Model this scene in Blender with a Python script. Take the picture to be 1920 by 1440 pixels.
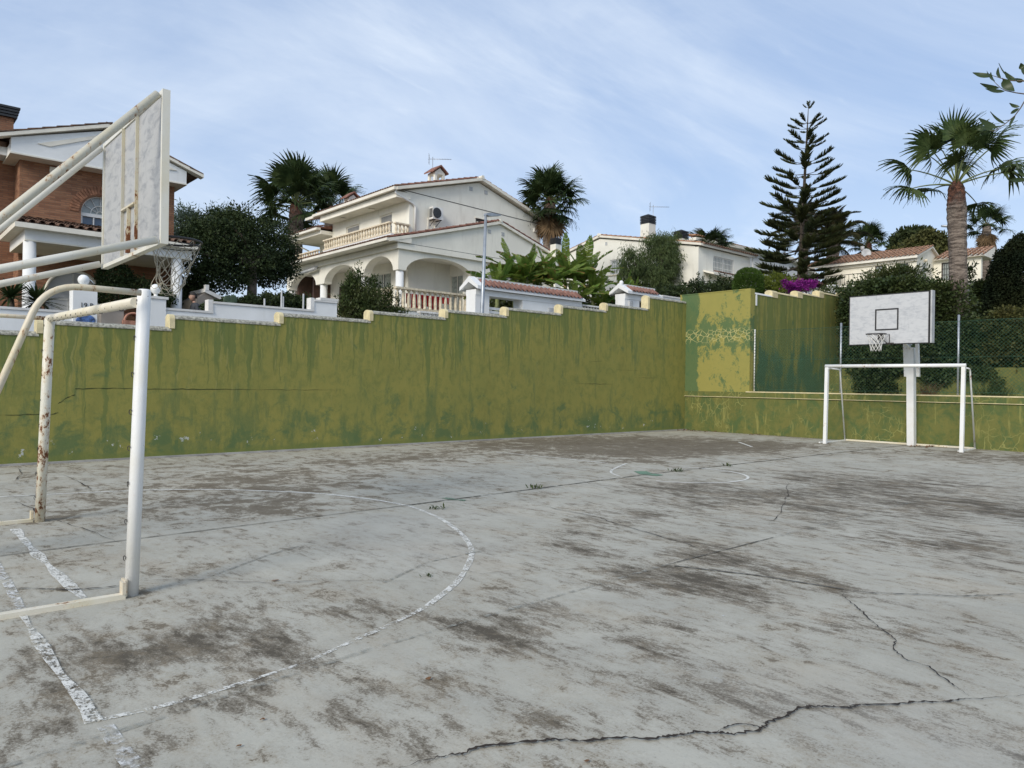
import bpy, bmesh, math, random
import numpy as np
from mathutils import Vector, Matrix, noise as mnoise
random.seed(7); RNG=np.random.default_rng(11)
R=math.radians; PI=math.pi
for o in list(bpy.data.objects): bpy.data.objects.remove(o)
scene=bpy.context.scene
COL=scene.collection

# ------------------------------------------------------------------ camera, sky, sun, exposure
F=1375.; HC=1.45; YAW=R(48.2); ROLL=R(0.8)
cam_d=bpy.data.cameras.new('camera'); cam=bpy.data.objects.new('camera',cam_d); COL.objects.link(cam)
cam_d.sensor_width=36.0; cam_d.sensor_fit='HORIZONTAL'; cam_d.lens=F/1920*36; cam_d.clip_end=3000; cam_d.clip_start=.05
fwd=Vector((math.cos(YAW),math.sin(YAW),0)); right=Vector((math.sin(YAW),-math.cos(YAW),0)); up=Vector((0,0,1))
c_,s_=math.cos(ROLL),math.sin(ROLL)
camR=right*c_+up*s_; camU=up*c_-right*s_
cam.matrix_world=Matrix(((camR.x,camU.x,-fwd.x,0),(camR.y,camU.y,-fwd.y,0),(camR.z,camU.z,-fwd.z,HC),(0,0,0,1)))
scene.camera=cam

SUN_EL=R(32); SUN_AZ=R(197)      # direction towards the sun, measured from +X counter-clockwise
world=bpy.data.worlds.new('World'); scene.world=world; world.use_nodes=True
wn=world.node_tree.nodes; wl=world.node_tree.links; wn.clear()
SKY_STRENGTH=0.105; EXPOSURE=0.48
def wnode(t,**k):
    n=wn.new(t)
    for a,b in k.items(): setattr(n,a,b)
    return n
sky=wnode('ShaderNodeTexSky',sky_type='NISHITA'); sky.sun_disc=False; sky.sun_elevation=SUN_EL
sky.sun_rotation=PI/2-SUN_AZ; sky.air_density=1.0; sky.dust_density=1.2; sky.ozone_density=1.6
tc=wnode('ShaderNodeTexCoord'); sep=wnode('ShaderNodeSeparateXYZ'); wl.new(tc.outputs['Generated'],sep.inputs[0])
mx=wnode('ShaderNodeMath',operation='MAXIMUM'); mx.inputs[1].default_value=0.0; wl.new(sep.outputs['Z'],mx.inputs[0])
ad=wnode('ShaderNodeMath',operation='ADD'); ad.inputs[1].default_value=0.16; wl.new(mx.outputs[0],ad.inputs[0])
dx=wnode('ShaderNodeMath',operation='DIVIDE'); dy=wnode('ShaderNodeMath',operation='DIVIDE')
wl.new(sep.outputs['X'],dx.inputs[0]); wl.new(ad.outputs[0],dx.inputs[1]); wl.new(sep.outputs['Y'],dy.inputs[0]); wl.new(ad.outputs[0],dy.inputs[1])
cmb=wnode('ShaderNodeCombineXYZ'); wl.new(dx.outputs[0],cmb.inputs[0]); wl.new(dy.outputs[0],cmb.inputs[1])
def cloud(scale,rot,sx,sy,lo,hi,detail=7,dist=.6,off=(0,0,0)):
    mp=wnode('ShaderNodeMapping'); mp.inputs['Rotation'].default_value=(0,0,rot); mp.inputs['Scale'].default_value=(sx,sy,1); mp.inputs['Location'].default_value=off
    wl.new(cmb.outputs[0],mp.inputs[0])
    n=wnode('ShaderNodeTexNoise'); n.inputs['Scale'].default_value=scale; n.inputs['Detail'].default_value=detail; n.inputs['Roughness'].default_value=.6; n.inputs['Distortion'].default_value=dist
    wl.new(mp.outputs[0],n.inputs['Vector'])
    r=wnode('ShaderNodeMapRange'); r.interpolation_type='SMOOTHSTEP'; r.inputs[1].default_value=lo; r.inputs[2].default_value=hi
    wl.new(n.outputs['Fac'],r.inputs[0]); return r
c1=cloud(.45,R(20),1.0,1.7,.34,.70,9,.7)            # broad thin veil
c2=cloud(1.1,R(-14),.8,1.5,.46,.80,9,.9,(3,1,0))    # streaks of cirrus
c3=cloud(5.0,R(-25),.8,2.6,.60,.86,6,.3,(7,2,0))    # small mottled patches
mA=wnode('ShaderNodeMath',operation='MULTIPLY'); mA.inputs[1].default_value=.70; wl.new(c1.outputs[0],mA.inputs[0])
mB=wnode('ShaderNodeMath',operation='MULTIPLY_ADD'); mB.inputs[1].default_value=.38; wl.new(c2.outputs[0],mB.inputs[0]); wl.new(mA.outputs[0],mB.inputs[2])
mC=wnode('ShaderNodeMath',operation='MULTIPLY_ADD'); mC.inputs[1].default_value=.22; mC.use_clamp=True; wl.new(c3.outputs[0],mC.inputs[0]); wl.new(mB.outputs[0],mC.inputs[2])
# thin haze whitening the low sky
hz=wnode('ShaderNodeMapRange'); hz.interpolation_type='SMOOTHSTEP'; hz.inputs[1].default_value=.38; hz.inputs[2].default_value=-.02; hz.inputs[3].default_value=0; hz.inputs[4].default_value=.6
wl.new(sep.outputs['Z'],hz.inputs[0])
mxx=wnode('ShaderNodeMath',operation='MAXIMUM'); wl.new(mC.outputs[0],mxx.inputs[0]); wl.new(hz.outputs[0],mxx.inputs[1])
tint=wnode('ShaderNodeMix',data_type='RGBA',blend_type='MIX'); tint.inputs[0].default_value=.6; tint.inputs[7].default_value=(3.1,4.2,6.3,1)
wl.new(sky.outputs[0],tint.inputs[6])
cm=wnode('ShaderNodeMix',data_type='RGBA'); cm.inputs[7].default_value=(6.3,6.9,7.6,1)
sc=wnode('ShaderNodeMath',operation='MULTIPLY'); sc.inputs[1].default_value=.8; wl.new(mxx.outputs[0],sc.inputs[0])
wl.new(sc.outputs[0],cm.inputs[0]); wl.new(tint.outputs[2],cm.inputs[6])
bg=wnode('ShaderNodeBackground'); bg.inputs['Strength'].default_value=SKY_STRENGTH
wl.new(cm.outputs[2],bg.inputs['Color']); out=wnode('ShaderNodeOutputWorld'); wl.new(bg.outputs[0],out.inputs[0])

sun_d=bpy.data.lights.new('sun','SUN'); sun_d.energy=1.9; sun_d.angle=R(22); sun_d.color=(1,.93,.82)
sun=bpy.data.objects.new('sun',sun_d); COL.objects.link(sun)
sd=Vector((math.cos(SUN_AZ)*math.cos(SUN_EL),math.sin(SUN_AZ)*math.cos(SUN_EL),math.sin(SUN_EL)))
sun.rotation_euler=sd.to_track_quat('Z','Y').to_euler(); sun.location=sd*60
scene.view_settings.view_transform='Standard'; scene.view_settings.look='None'; scene.view_settings.exposure=EXPOSURE; scene.view_settings.gamma=1
scene.view_settings.use_curve_mapping=False
scene.render.engine='CYCLES'; scene.cycles.max_bounces=6; scene.cycles.transparent_max_bounces=12

# ------------------------------------------------------------------ measuring helpers (photo pixel -> point on a plane of the place)
def ray(px,py):
    a=(px-960)/F; b=-(py-720)/F
    x=a*c_-b*s_; z=a*s_+b*c_
    return (fwd.x+right.x*x, fwd.y+right.y*x, z)
def AT(px,py,d): r=ray(px,py); return Vector((r[0]*d,r[1]*d,HC+r[2]*d))
def G(px,py,z=0.): return AT(px,py,(z-HC)/ray(px,py)[2])
def PX(px,py,X): return AT(px,py,X/ray(px,py)[0])
def PY(px,py,Y): return AT(px,py,Y/ray(px,py)[1])

# ------------------------------------------------------------------ object helpers
def thing(name,label,cat,loc=(0,0,0),group=None,rz=0.):
    o=bpy.data.objects.new(name,None); COL.objects.link(o); o.location=loc; o.rotation_euler=(0,0,rz)
    o.empty_display_size=.2; o['label']=label; o['category']=cat
    if group: o['group']=group
    return o
def tag(o,label,cat,group=None):
    o['label']=label; o['category']=cat
    if group: o['group']=group
    return o
def wloc(p):
    v=Vector((0,0,0))
    while p is not None: v+=Vector(p.location); p=p.parent
    return v
def link(name,me,mat=None,parent=None,loc=(0,0,0),rot=None,scale=None):
    o=bpy.data.objects.new(name,me); COL.objects.link(o); o.location=loc
    if rot is not None: o.rotation_euler=rot
    if scale is not None: o.scale=scale
    if parent is not None: o.parent=parent
    if mat is not None and not me.materials: me.materials.append(mat)
    return o
def mesh(name,verts,faces,smooth=False):
    me=bpy.data.meshes.new(name); me.from_pydata([tuple(v) for v in verts],[],[tuple(f) for f in faces]); me.update()
    if smooth: me.polygons.foreach_set('use_smooth',[True]*len(me.polygons))
    return me
def npmesh(name,V,Fq):
    V=np.asarray(V,dtype=np.float32); Fq=np.asarray(Fq,dtype=np.int32); n,k=Fq.shape
    me=bpy.data.meshes.new(name); me.vertices.add(len(V)); me.vertices.foreach_set('co',V.ravel())
    me.loops.add(n*k); me.loops.foreach_set('vertex_index',Fq.ravel())
    me.polygons.add(n); me.polygons.foreach_set('loop_start',np.arange(0,n*k,k,dtype=np.int32)); me.polygons.foreach_set('loop_total',np.full(n,k,dtype=np.int32))
    me.update(calc_edges=True); me.validate(); return me
class MB:
    def __init__(s): s.v=[]; s.f=[]; s.sm=[]
    def add(s,v,f,smooth=False):
        b=len(s.v); s.v+= [tuple(p) for p in v]; s.f+=[tuple(b+i for i in q) for q in f]; s.sm+=[smooth]*len(f); return s
    def box(s,x0,y0,z0,x1,y1,z1):
        x0,x1=sorted((x0,x1)); y0,y1=sorted((y0,y1)); z0,z1=sorted((z0,z1))
        return s.add([(x0,y0,z0),(x1,y0,z0),(x1,y1,z0),(x0,y1,z0),(x0,y0,z1),(x1,y0,z1),(x1,y1,z1),(x0,y1,z1)],
                     [(0,3,2,1),(4,5,6,7),(0,1,5,4),(1,2,6,5),(2,3,7,6),(3,0,4,7)])
    def prism(s,poly,d):        # poly: 3-D points in a plane, extruded along vector d
        n=len(poly); P=[Vector(p) for p in poly]; d=Vector(d)
        nrm=Vector((0,0,0))
        for i in range(n): nrm+=P[i].cross(P[(i+1)%n])
        if nrm.dot(d)>0: P=P[::-1]
        v=P+[p+d for p in P]
        return s.add(v,[tuple(range(n)),tuple(range(2*n-1,n-1,-1))]+[(i,i+n,(i+1)%n+n,(i+1)%n) for i in range(n)])
    def tube(s,pts,r,seg=8,cap=True,smooth=True):
        P=[Vector(p) for p in pts]; n=len(P); rs=r if hasattr(r,'__len__') else [r]*n
        v=[];f=[]; t0=(P[1]-P[0]).normalized(); ref=Vector((0,0,1)) if abs(t0.z)<.9 else Vector((1,0,0))
        a=t0.cross(ref).normalized()
        for i in range(n):
            t=(P[min(i+1,n-1)]-P[max(i-1,0)])
            t=t.normalized() if t.length>1e-9 else t0
            a=(a-t*a.dot(t)); a=a.normalized() if a.length>1e-6 else t.orthogonal().normalized()
            b=t.cross(a)
            for k in range(seg):
                q=2*PI*k/seg; v.append(P[i]+(a*math.cos(q)+b*math.sin(q))*rs[i])
        for i in range(n-1):
            for k in range(seg): f.append((i*seg+k,i*seg+(k+1)%seg,(i+1)*seg+(k+1)%seg,(i+1)*seg+k))
        s.add(v,f,smooth)
        if cap:
            b=len(s.v)-n*seg
            s.f+=[tuple(b+k for k in range(seg))[::-1],tuple(b+(n-1)*seg+k for k in range(seg))]; s.sm+=[False,False]
        return s
    def lathe(s,prof,c=(0,0,0),seg=12,smooth=True):   # prof [(r,z)]
        v=[];f=[];n=len(prof)
        for r,z in prof:
            for k in range(seg): q=2*PI*k/seg; v.append((c[0]+r*math.cos(q),c[1]+r*math.sin(q),c[2]+z))
        for i in range(n-1):
            for k in range(seg): f.append((i*seg+k,i*seg+(k+1)%seg,(i+1)*seg+(k+1)%seg,(i+1)*seg+k))
        s.add(v,f,smooth); b=len(s.v)-n*seg
        s.f+=[tuple(b+k for k in range(seg))[::-1],tuple(b+(n-1)*seg+k for k in range(seg))]; s.sm+=[False,False]
        return s
    def cells(s,plane,c,th,u0,u1,z0,z1,holes):   # wall in plane X=c or Y=c, thickness th, with rectangular holes
        us=sorted({u0,u1}|{h[0] for h in holes}|{h[1] for h in holes}); zs=sorted({z0,z1}|{h[2] for h in holes}|{h[3] for h in holes})
        us=[u for u in us if u0<=u<=u1]; zs=[z for z in zs if z0<=z<=z1]
        for a,b in zip(us,us[1:]):
            for e,g in zip(zs,zs[1:]):
                m=((a+b)/2,(e+g)/2)
                if any(h[0]<m[0]<h[1] and h[2]<m[1]<h[3] for h in holes): continue
                if plane=='Y': s.box(a,c,e,b,c+th,g)
                else: s.box(c,a,e,c+th,b,g)
        return s
    def mesh(s,name='m',off=(0,0,0)):
        me=bpy.data.meshes.new(name); o=Vector(off)
        me.from_pydata([tuple(Vector(p)-o) for p in s.v],[],s.f); me.polygons.foreach_set('use_smooth',s.sm); me.update(); return me
    def build(s,name,mat,parent=None,label=None,kind=None):
        me=s.mesh(name,wloc(parent)); o=link(name,me,mat,parent)
        if label: o['label']=label
        if kind: o['kind']=kind
        return o
def structure(o): o['kind']='structure'; return o
def copy_tree(o,parent=None):
    c=o.copy(); COL.objects.link(c)
    if parent is not None: c.parent=parent
    for ch in list(o.children): copy_tree(ch,c)
    return c
def arcpts(u0,u1,zs,za,n=14):      # elliptic arch between u0,u1, spring zs, apex za
    m=(u0+u1)/2; r=(u1-u0)/2
    return [(m-r*math.cos(PI*i/n), zs+(za-zs)*math.sin(PI*i/n)) for i in range(n+1)]

# ------------------------------------------------------------------ materials
def newmat(name):
    m=bpy.data.materials.new(name); m.use_nodes=True; nt=m.node_tree; return m,nt,nt.nodes['Principled BSDF']
class NT:
    def __init__(s,nt): s.nt=nt
    def n(s,t,**k):
        n=s.nt.nodes.new(t)
        for a,b in k.items(): setattr(n,a,b)
        return n
    def l(s,a,b): s.nt.links.new(a,b)
    def pos(s,scale=(1,1,1),obj=False,loc=(0,0,0),rot=(0,0,0)):
        if obj: c=s.n('ShaderNodeTexCoord').outputs['Object']
        else: c=s.n('ShaderNodeNewGeometry').outputs['Position']
        m=s.n('ShaderNodeMapping'); m.inputs['Scale'].default_value=scale; m.inputs['Location'].default_value=loc; m.inputs['Rotation'].default_value=rot; s.l(c,m.inputs[0]); return m.outputs[0]
    def noise(s,vec,scale=1,detail=5,rough=.55,dist=0):
        n=s.n('ShaderNodeTexNoise'); n.inputs['Scale'].default_value=scale; n.inputs['Detail'].default_value=detail; n.inputs['Roughness'].default_value=rough; n.inputs['Distortion'].default_value=dist
        s.l(vec,n.inputs['Vector']); return n.outputs['Fac']
    def ramp(s,fac,lo,hi,a=0.,b=1.):
        r=s.n('ShaderNodeMapRange'); r.interpolation_type='SMOOTHSTEP'
        r.inputs[1].default_value=lo; r.inputs[2].default_value=hi; r.inputs[3].default_value=a; r.inputs[4].default_value=b; s.l(fac,r.inputs[0]); return r.outputs[0]
    def math(s,op,a,b,clamp=False):
        m=s.n('ShaderNodeMath',operation=op); m.use_clamp=clamp
        for i,x in enumerate((a,b)):
            if isinstance(x,(int,float)): m.inputs[i].default_value=x
            else: s.l(x,m.inputs[i])
        return m.outputs[0]
    def mix(s,fac,a,b,mode='MIX'):
        m=s.n('ShaderNodeMix',data_type='RGBA',blend_type=mode)
        if isinstance(fac,(int,float)): m.inputs[0].default_value=fac
        else: s.l(fac,m.inputs[0])
        for i,x in ((6,a),(7,b)):
            if isinstance(x,tuple): m.inputs[i].default_value=(*x,1)[:4]
            else: s.l(x,m.inputs[i])
        return m.outputs[2]
    def bump(s,h,strength,dist,bsdf):
        b=s.n('ShaderNodeBump'); b.inputs['Strength'].default_value=strength; b.inputs['Distance'].default_value=dist; s.l(h,b.inputs['Height']); s.l(b.outputs[0],bsdf.inputs['Normal'])
    def island(s): return s.n('ShaderNodeNewGeometry').outputs['Random Per Island']
    def objrand(s): return s.n('ShaderNodeObjectInfo').outputs['Random']
def plain(name,col,rough=.7,var=.12,scale=3.,bump=.0,bscale=40.,metal=0.,dirt=None,dirtamt=.35):
    m,nt,b=newmat(name); t=NT(nt); p=t.pos()
    f=t.noise(p,scale,6)
    dark=tuple(c*(1-var*1.6) for c in col); light=tuple(min(1,c*(1+var)) for c in col)
    c=t.mix(t.ramp(f,.3,.7),dark,light)
    if dirt:
        pv=t.pos(scale=(2.2,2.2,.35)); d=t.ramp(t.noise(pv,1.6,6,.65),.5,.78,0,dirtamt); c=t.mix(d,c,dirt)
    t.l(c,b.inputs['Base Color']); b.inputs['Roughness'].default_value=rough; b.inputs['Metallic'].default_value=metal
    if bump: t.bump(t.noise(p,bscale,4),bump,.01,b)
    return m
def leafmat(name,c1,c2,c3=None,rough=.55,trans=.25,edge=None):
    m,nt,b=newmat(name); t=NT(nt)
    isl=t.island(); c=t.mix(isl,c1,c2)
    p=t.pos(); f=t.ramp(t.noise(p,1.3,4),.35,.7)
    c=t.mix(t.math('MULTIPLY',f,.6),c,c3 or c2)
    if edge:
        a=t.n('ShaderNodeAttribute',attribute_name='edge').outputs['Fac']
        e=t.math('ADD',a,t.math('MULTIPLY',t.math('SUBTRACT',t.noise(t.pos(obj=True),9,4),.5),1.1)); e=t.ramp(e,.55,.75)
        c=t.mix(e,c,edge)
    t.l(c,b.inputs['Base Color']); b.inputs['Roughness'].default_value=rough; b.inputs['Specular IOR Level'].default_value=.2
    if trans:
        tr=t.n('ShaderNodeBsdfTranslucent'); t.l(c,tr.inputs['Color']); mx=t.n('ShaderNodeMixShader'); mx.inputs[0].default_value=trans
        o=nt.nodes['Material Output']; t.l(b.outputs[0],mx.inputs[1]); t.l(tr.outputs[0],mx.inputs[2]); t.l(mx.outputs[0],o.inputs[0])
    return m
def painted(name,base,rust=(.16,.055,.018),amount=.5,yellow=(.62,.55,.36),yam=.4,rough=.45):
    m,nt,b=newmat(name); t=NT(nt); p=t.pos()
    c=t.mix(t.ramp(t.noise(p,3.2,5),.42,.72,0,yam),base,yellow)
    big=t.noise(p,2.1,3); fine=t.noise(t.pos(scale=(1,1,.55)),28,5,.7)
    f=t.math('ADD',t.math('MULTIPLY',fine,.62),t.math('MULTIPLY',big,.62))
    halo=t.ramp(f,.86-.24*amount,1.0-.24*amount,0,.75); c=t.mix(halo,c,(.50,.29,.11))
    core=t.ramp(f,.93-.24*amount,.97-.24*amount); c=t.mix(core,c,rust)
    c=t.mix(t.ramp(t.noise(p,23,2),.74,.77,0,.7),c,(.10,.06,.04))
    t.l(c,b.inputs['Base Color']); t.l(t.math('ADD',t.math('MULTIPLY',core,.4),rough),b.inputs['Roughness'])
    t.bump(t.math('SUBTRACT',t.noise(p,35,4),t.math('MULTIPLY',core,.8)),.25,.003,b)
    return m
def glass_mat(name,col,rough=.08):
    m,nt,b=newmat(name); b.inputs['Base Color'].default_value=(*col,1); b.inputs['Roughness'].default_value=rough; b.inputs['Specular IOR Level'].default_value=.6
    return m

MT={}
MT['white_wall']=plain('white_wall',(.78,.79,.78),.8,.04,1.2,.35,60,dirt=(.5,.5,.46),dirtamt=.22)
MT['white_cap']=plain('white_cap',(.70,.69,.66),.8,.08,3,.3,50,dirt=(.4,.38,.33),dirtamt=.45)
MT['cream_wall']=plain('cream_wall',(.83,.80,.70),.85,.04,1.,.35,50,dirt=(.50,.47,.38),dirtamt=.38)
MT['cream_wall2']=plain('cream_wall2',(.81,.79,.70),.85,.04,.8,.3,50,dirt=(.50,.47,.39),dirtamt=.40)
MT['cream_wall3']=plain('cream_wall3',(.82,.78,.66),.85,.04,.8,.3,50,dirt=(.55,.5,.38),dirtamt=.2)
MT['soffit']=plain('soffit',(.74,.71,.62),.85,.04,1.5)
MT['trim']=plain('trim',(.78,.74,.64),.7,.06,2.)
MT['white_metal']=plain('white_metal',(.75,.75,.72),.4,.05,3.)
MT['stone_cream']=plain('stone_cream',(.72,.63,.47),.85,.14,9,.4,60,dirt=(.40,.33,.22),dirtamt=.4)
MT['coping_cream']=plain('coping_cream',(.66,.57,.34),.85,.1,7,.5,50,dirt=(.45,.38,.2),dirtamt=.3)
MT['coping_grey']=plain('coping_grey',(.36,.35,.29),.95,.35,22,.8,60,dirt=(.12,.11,.09),dirtamt=.6)
MT['render_grey']=plain('render_grey',(.30,.27,.24),.9,.1,2,.3)
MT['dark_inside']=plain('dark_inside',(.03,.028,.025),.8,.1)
MT['black_metal']=plain('black_metal',(.025,.027,.03),.5,.2,6)
MT['rim_dark']=plain('rim_dark',(.03,.026,.024),.55,.3,10)
MT['galv']=plain('galv',(.36,.39,.42),.4,.1,5,metal=.5)
MT['fence_green']=plain('fence_green',(.035,.10,.06),.6,.2,6)
MT['grey_fix']=plain('grey_fix',(.45,.46,.46),.5,.1,5)
MT['antenna']=plain('antenna',(.42,.43,.44),.4,.1,5,metal=.6)
MT['glass']=glass_mat('window_glass',(.06,.075,.08))
MT['glass_pale']=glass_mat('pale_glass',(.30,.33,.32),.2)
MT['glass_blue']=glass_mat('blue_glass',(.09,.13,.19),.06)
MT['curtain']=plain('curtain',(.46,.48,.42),.9,.2,7)
MT['shutter']=plain('shutter',(.26,.26,.25),.6,.08,5)
MT['globe']=plain('lamp_globe',(.85,.86,.84),.25,.02)
MT['rope']=plain('net_rope',(.46,.42,.33),.9,.12,25)
MT['rope_white']=plain('net_white',(.75,.74,.70),.9,.08,25)
MT['red']=plain('red_cloth',(.42,.008,.012),.75,.25,5)
MT['terracotta']=plain('terracotta_pot',(.45,.22,.15),.85,.2,6,.3)
MT['terra_tile']=plain('terra_tile',(.25,.115,.08),.85,.25,5,.4,40,dirt=(.16,.10,.08),dirtamt=.5)
MT['brown_tile']=plain('brown_tile',(.16,.095,.065),.9,.3,5,.4,40,dirt=(.06,.05,.04),dirtamt=.5)
MT['pink_tile']=plain('pink_tile',(.26,.135,.105),.85,.2,5,.4,40,dirt=(.2,.11,.09),dirtamt=.4)
MT['tan_tile']=plain('tan_tile',(.36,.20,.12),.9,.3,7,.4,40,dirt=(.16,.12,.08),dirtamt=.5)
MT['bark_grey']=plain('bark_grey',(.13,.105,.08),.95,.3,8,.9,25)
MT['soil']=plain('soil',(.10,.075,.05),.95,.3,3,.6,30)
MT['asphalt']=plain('asphalt',(.06,.06,.062),.9,.2,2,.3,80)
MT['kerb']=plain('kerb',(.34,.33,.31),.9,.15,4,.3)
MT['terrain']=plain('terrain_dry',(.12,.115,.06),.95,.35,.7,.6,6)
MT['white_door']=plain('white_door',(.62,.63,.64),.5,.04,2)
MT['dark_wood']=plain('dark_wood',(.06,.03,.02),.6,.2,5)
MT['black_line']=plain('black_line',(.022,.022,.024),.6,.3,12)
MT['p_white']=painted('paint_white',(.80,.80,.78),amount=.36,yam=.2)
MT['p_cream']=painted('paint_cream',(.72,.67,.55),amount=.78,yam=.7)
MT['p_rusty']=painted('paint_rusty',(.74,.71,.60),amount=1.15,yam=.6)
MT['p_pipe']=painted('paint_pipe',(.64,.57,.44),amount=1.12,yam=.8)
MT['p_arm']=painted('paint_arm',(.70,.68,.60),amount=.66,yam=.5)
MT['p_arm_rust']=painted('paint_arm_rust',(.56,.53,.43),amount=.98,yam=.7)
MT['p_far']=painted('paint_far',(.80,.81,.80),amount=.72,yam=.2)

def m_board(name,base,streak,amt):
    m,nt,b=newmat(name); t=NT(nt)
    f=t.ramp(t.noise(t.pos(scale=(1,2.2,5.0)),2.6,7,.65,.6),.42,.75,0,amt); c=t.mix(f,base,streak)
    f2=t.ramp(t.noise(t.pos(scale=(3,3,.5)),3,5,.6),.60,.8,0,.35); c=t.mix(f2,c,tuple(x*.6 for x in streak))
    t.l(c,b.inputs['Base Color']); b.inputs['Roughness'].default_value=.6; t.bump(t.noise(t.pos(),18,5),.2,.004,b); return m
MT['board_back']=m_board('board_back',(.43,.43,.42),(.17,.18,.20),.75)
MT['board_front']=m_board('board_front',(.53,.54,.55),(.30,.32,.35),.65)

# pines / palms
def m_palmtrunk():
    m,nt,b=newmat('palm_trunk'); t=NT(nt); p=t.pos()
    a=t.n('ShaderNodeAttribute',attribute_name='high').outputs['Fac']
    rings=t.noise(t.pos(scale=(1.2,1.2,7)),2.2,5,.6,.4)
    grey=t.mix(t.ramp(rings,.35,.65),(.085,.065,.052),(.27,.22,.18)); red=t.mix(t.ramp(t.noise(p,9,5,.7),.38,.62),(.028,.013,.009),(.17,.072,.042))
    c=t.mix(t.ramp(t.math('ADD',a,t.math('MULTIPLY',t.math('SUBTRACT',t.noise(p,2.5,4),.5),.25)),.56,.74),grey,red)
    t.l(c,b.inputs['Base Color']); b.inputs['Roughness'].default_value=.95; t.bump(t.math('ADD',rings,t.noise(p,14,4)),1.,.06,b); return m
MT['palm_trunk']=m_palmtrunk()
MT['frond']=leafmat('fan_frond',(.030,.055,.018),(.060,.095,.028),(.085,.105,.03),.5,.22)
MT['frond_dark']=leafmat('fan_frond_dark',(.018,.036,.014),(.040,.066,.022),(.055,.075,.022),.5,.2)
MT['frond_dead']=leafmat('dead_frond',(.17,.11,.06),(.26,.18,.10),(.12,.08,.045),.9,.2)
MT['feather']=leafmat('feather_frond',(.03,.042,.018),(.06,.07,.03),(.10,.07,.035),.6,.2)
MT['petiole']=plain('petiole',(.14,.17,.06),.6,.2,4)
MT['pine']=leafmat('pine_needles',(.022,.036,.014),(.048,.062,.02),(.075,.075,.022),.7,.1)
MT['pine_wood']=plain('pine_wood',(.07,.055,.04),.95,.25,8,.6)
MT['banana']=leafmat('banana_leaf',(.075,.15,.025),(.16,.25,.04),(.23,.25,.055),.5,.38,edge=(.30,.17,.06))
MT['banana_stem']=plain('banana_stem',(.13,.15,.05),.6,.3,6)
MT['oval_hedge']=leafmat('oval_hedge_leaf',(.016,.03,.01),(.03,.05,.015),None,.5,.15)
MT['evergreen']=leafmat('evergreen_leaf',(.014,.026,.010),(.036,.056,.019),(.050,.068,.020),.6,.12)
MT['grey_green']=leafmat('grey_green_leaf',(.07,.10,.07),(.13,.17,.12),None,.6,.3)
MT['shrub']=leafmat('shrub_leaf',(.028,.048,.014),(.065,.095,.028),(.085,.09,.03),.5,.2)
MT['pepper']=leafmat('pepper_leaf',(.04,.065,.022),(.095,.13,.05),(.10,.13,.04),.6,.3)
MT['trim_hedge']=leafmat('trim_hedge_leaf',(.03,.062,.010),(.065,.12,.018),None,.6,.2)
MT['yellow_shrub']=leafmat('yellow_shrub_leaf',(.07,.10,.015),(.16,.19,.03),(.12,.15,.02),.6,.3)
MT['bougain']=leafmat('bougainvillea_petal',(.15,.012,.14),(.33,.03,.30),(.10,.01,.10),.6,.3)
MT['ivy']=leafmat('ivy_leaf',(.020,.036,.014),(.060,.088,.030),(.055,.065,.018),.45,.15)
MT['ivy_olive']=leafmat('olive_shrub_leaf',(.045,.05,.015),(.11,.10,.03),(.05,.07,.02),.6,.2)
MT['stone_pine']=leafmat('stone_pine_leaf',(.055,.06,.02),(.115,.11,.035),(.07,.085,.025),.7,.15)
MT['stone_pine_dark']=leafmat('dark_pine_leaf',(.022,.034,.013),(.05,.065,.02),None,.7,.1)
MT['cypress']=leafmat('cypress_leaf',(.006,.012,.005),(.018,.030,.011),(.03,.036,.011),.8,.05)
MT['olive_leaf']=leafmat('olive_leaf',(.02,.035,.015),(.05,.075,.03),None,.35,.15)
MT['cactus']=plain('cactus',(.045,.075,.04),.6,.2,4)
MT['skin']=plain('skin',(.42,.25,.18),.6,.06,6)
MT['hair']=plain('hair',(.02,.015,.012),.7,.2,30)
MT['jacket']=plain('jacket',(.045,.05,.06),.9,.15,8)
MT['trousers']=plain('trousers',(.04,.045,.06),.9,.15,8)

def m_brick():
    m,nt,b=newmat('brick_face'); t=NT(nt)
    g=t.n('ShaderNodeNewGeometry'); s=t.n('ShaderNodeSeparateXYZ'); t.l(g.outputs['Position'],s.inputs[0])
    cb=t.n('ShaderNodeCombineXYZ'); t.l(t.math('ADD',s.outputs['X'],s.outputs['Y']),cb.inputs[0]); t.l(s.outputs['Z'],cb.inputs[1])
    br=t.n('ShaderNodeTexBrick'); t.l(cb.outputs[0],br.inputs['Vector']); br.inputs['Scale'].default_value=1
    br.inputs['Brick Width'].default_value=.27; br.inputs['Row Height'].default_value=.062; br.inputs['Mortar Size'].default_value=.009; br.inputs['Mortar Smooth'].default_value=.3; br.inputs['Bias'].default_value=-.1
    br.inputs['Color1'].default_value=(.34,.165,.09,1); br.inputs['Color2'].default_value=(.20,.085,.046,1); br.inputs['Mortar'].default_value=(.20,.12,.08,1)
    c=t.mix(t.ramp(t.noise(t.pos(scale=(1,1,4)),2.4,5),.4,.75,0,.4),br.outputs['Color'],(.42,.235,.13))
    t.l(c,b.inputs['Base Color']); b.inputs['Roughness'].default_value=.9; t.bump(t.math('SUBTRACT',1.,br.outputs['Fac']),.7,.012,b); return m
MT['brick']=m_brick()
MT['voussoir']=plain('arch_brick',(.34,.16,.09),.9,.25,9,.3)

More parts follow.
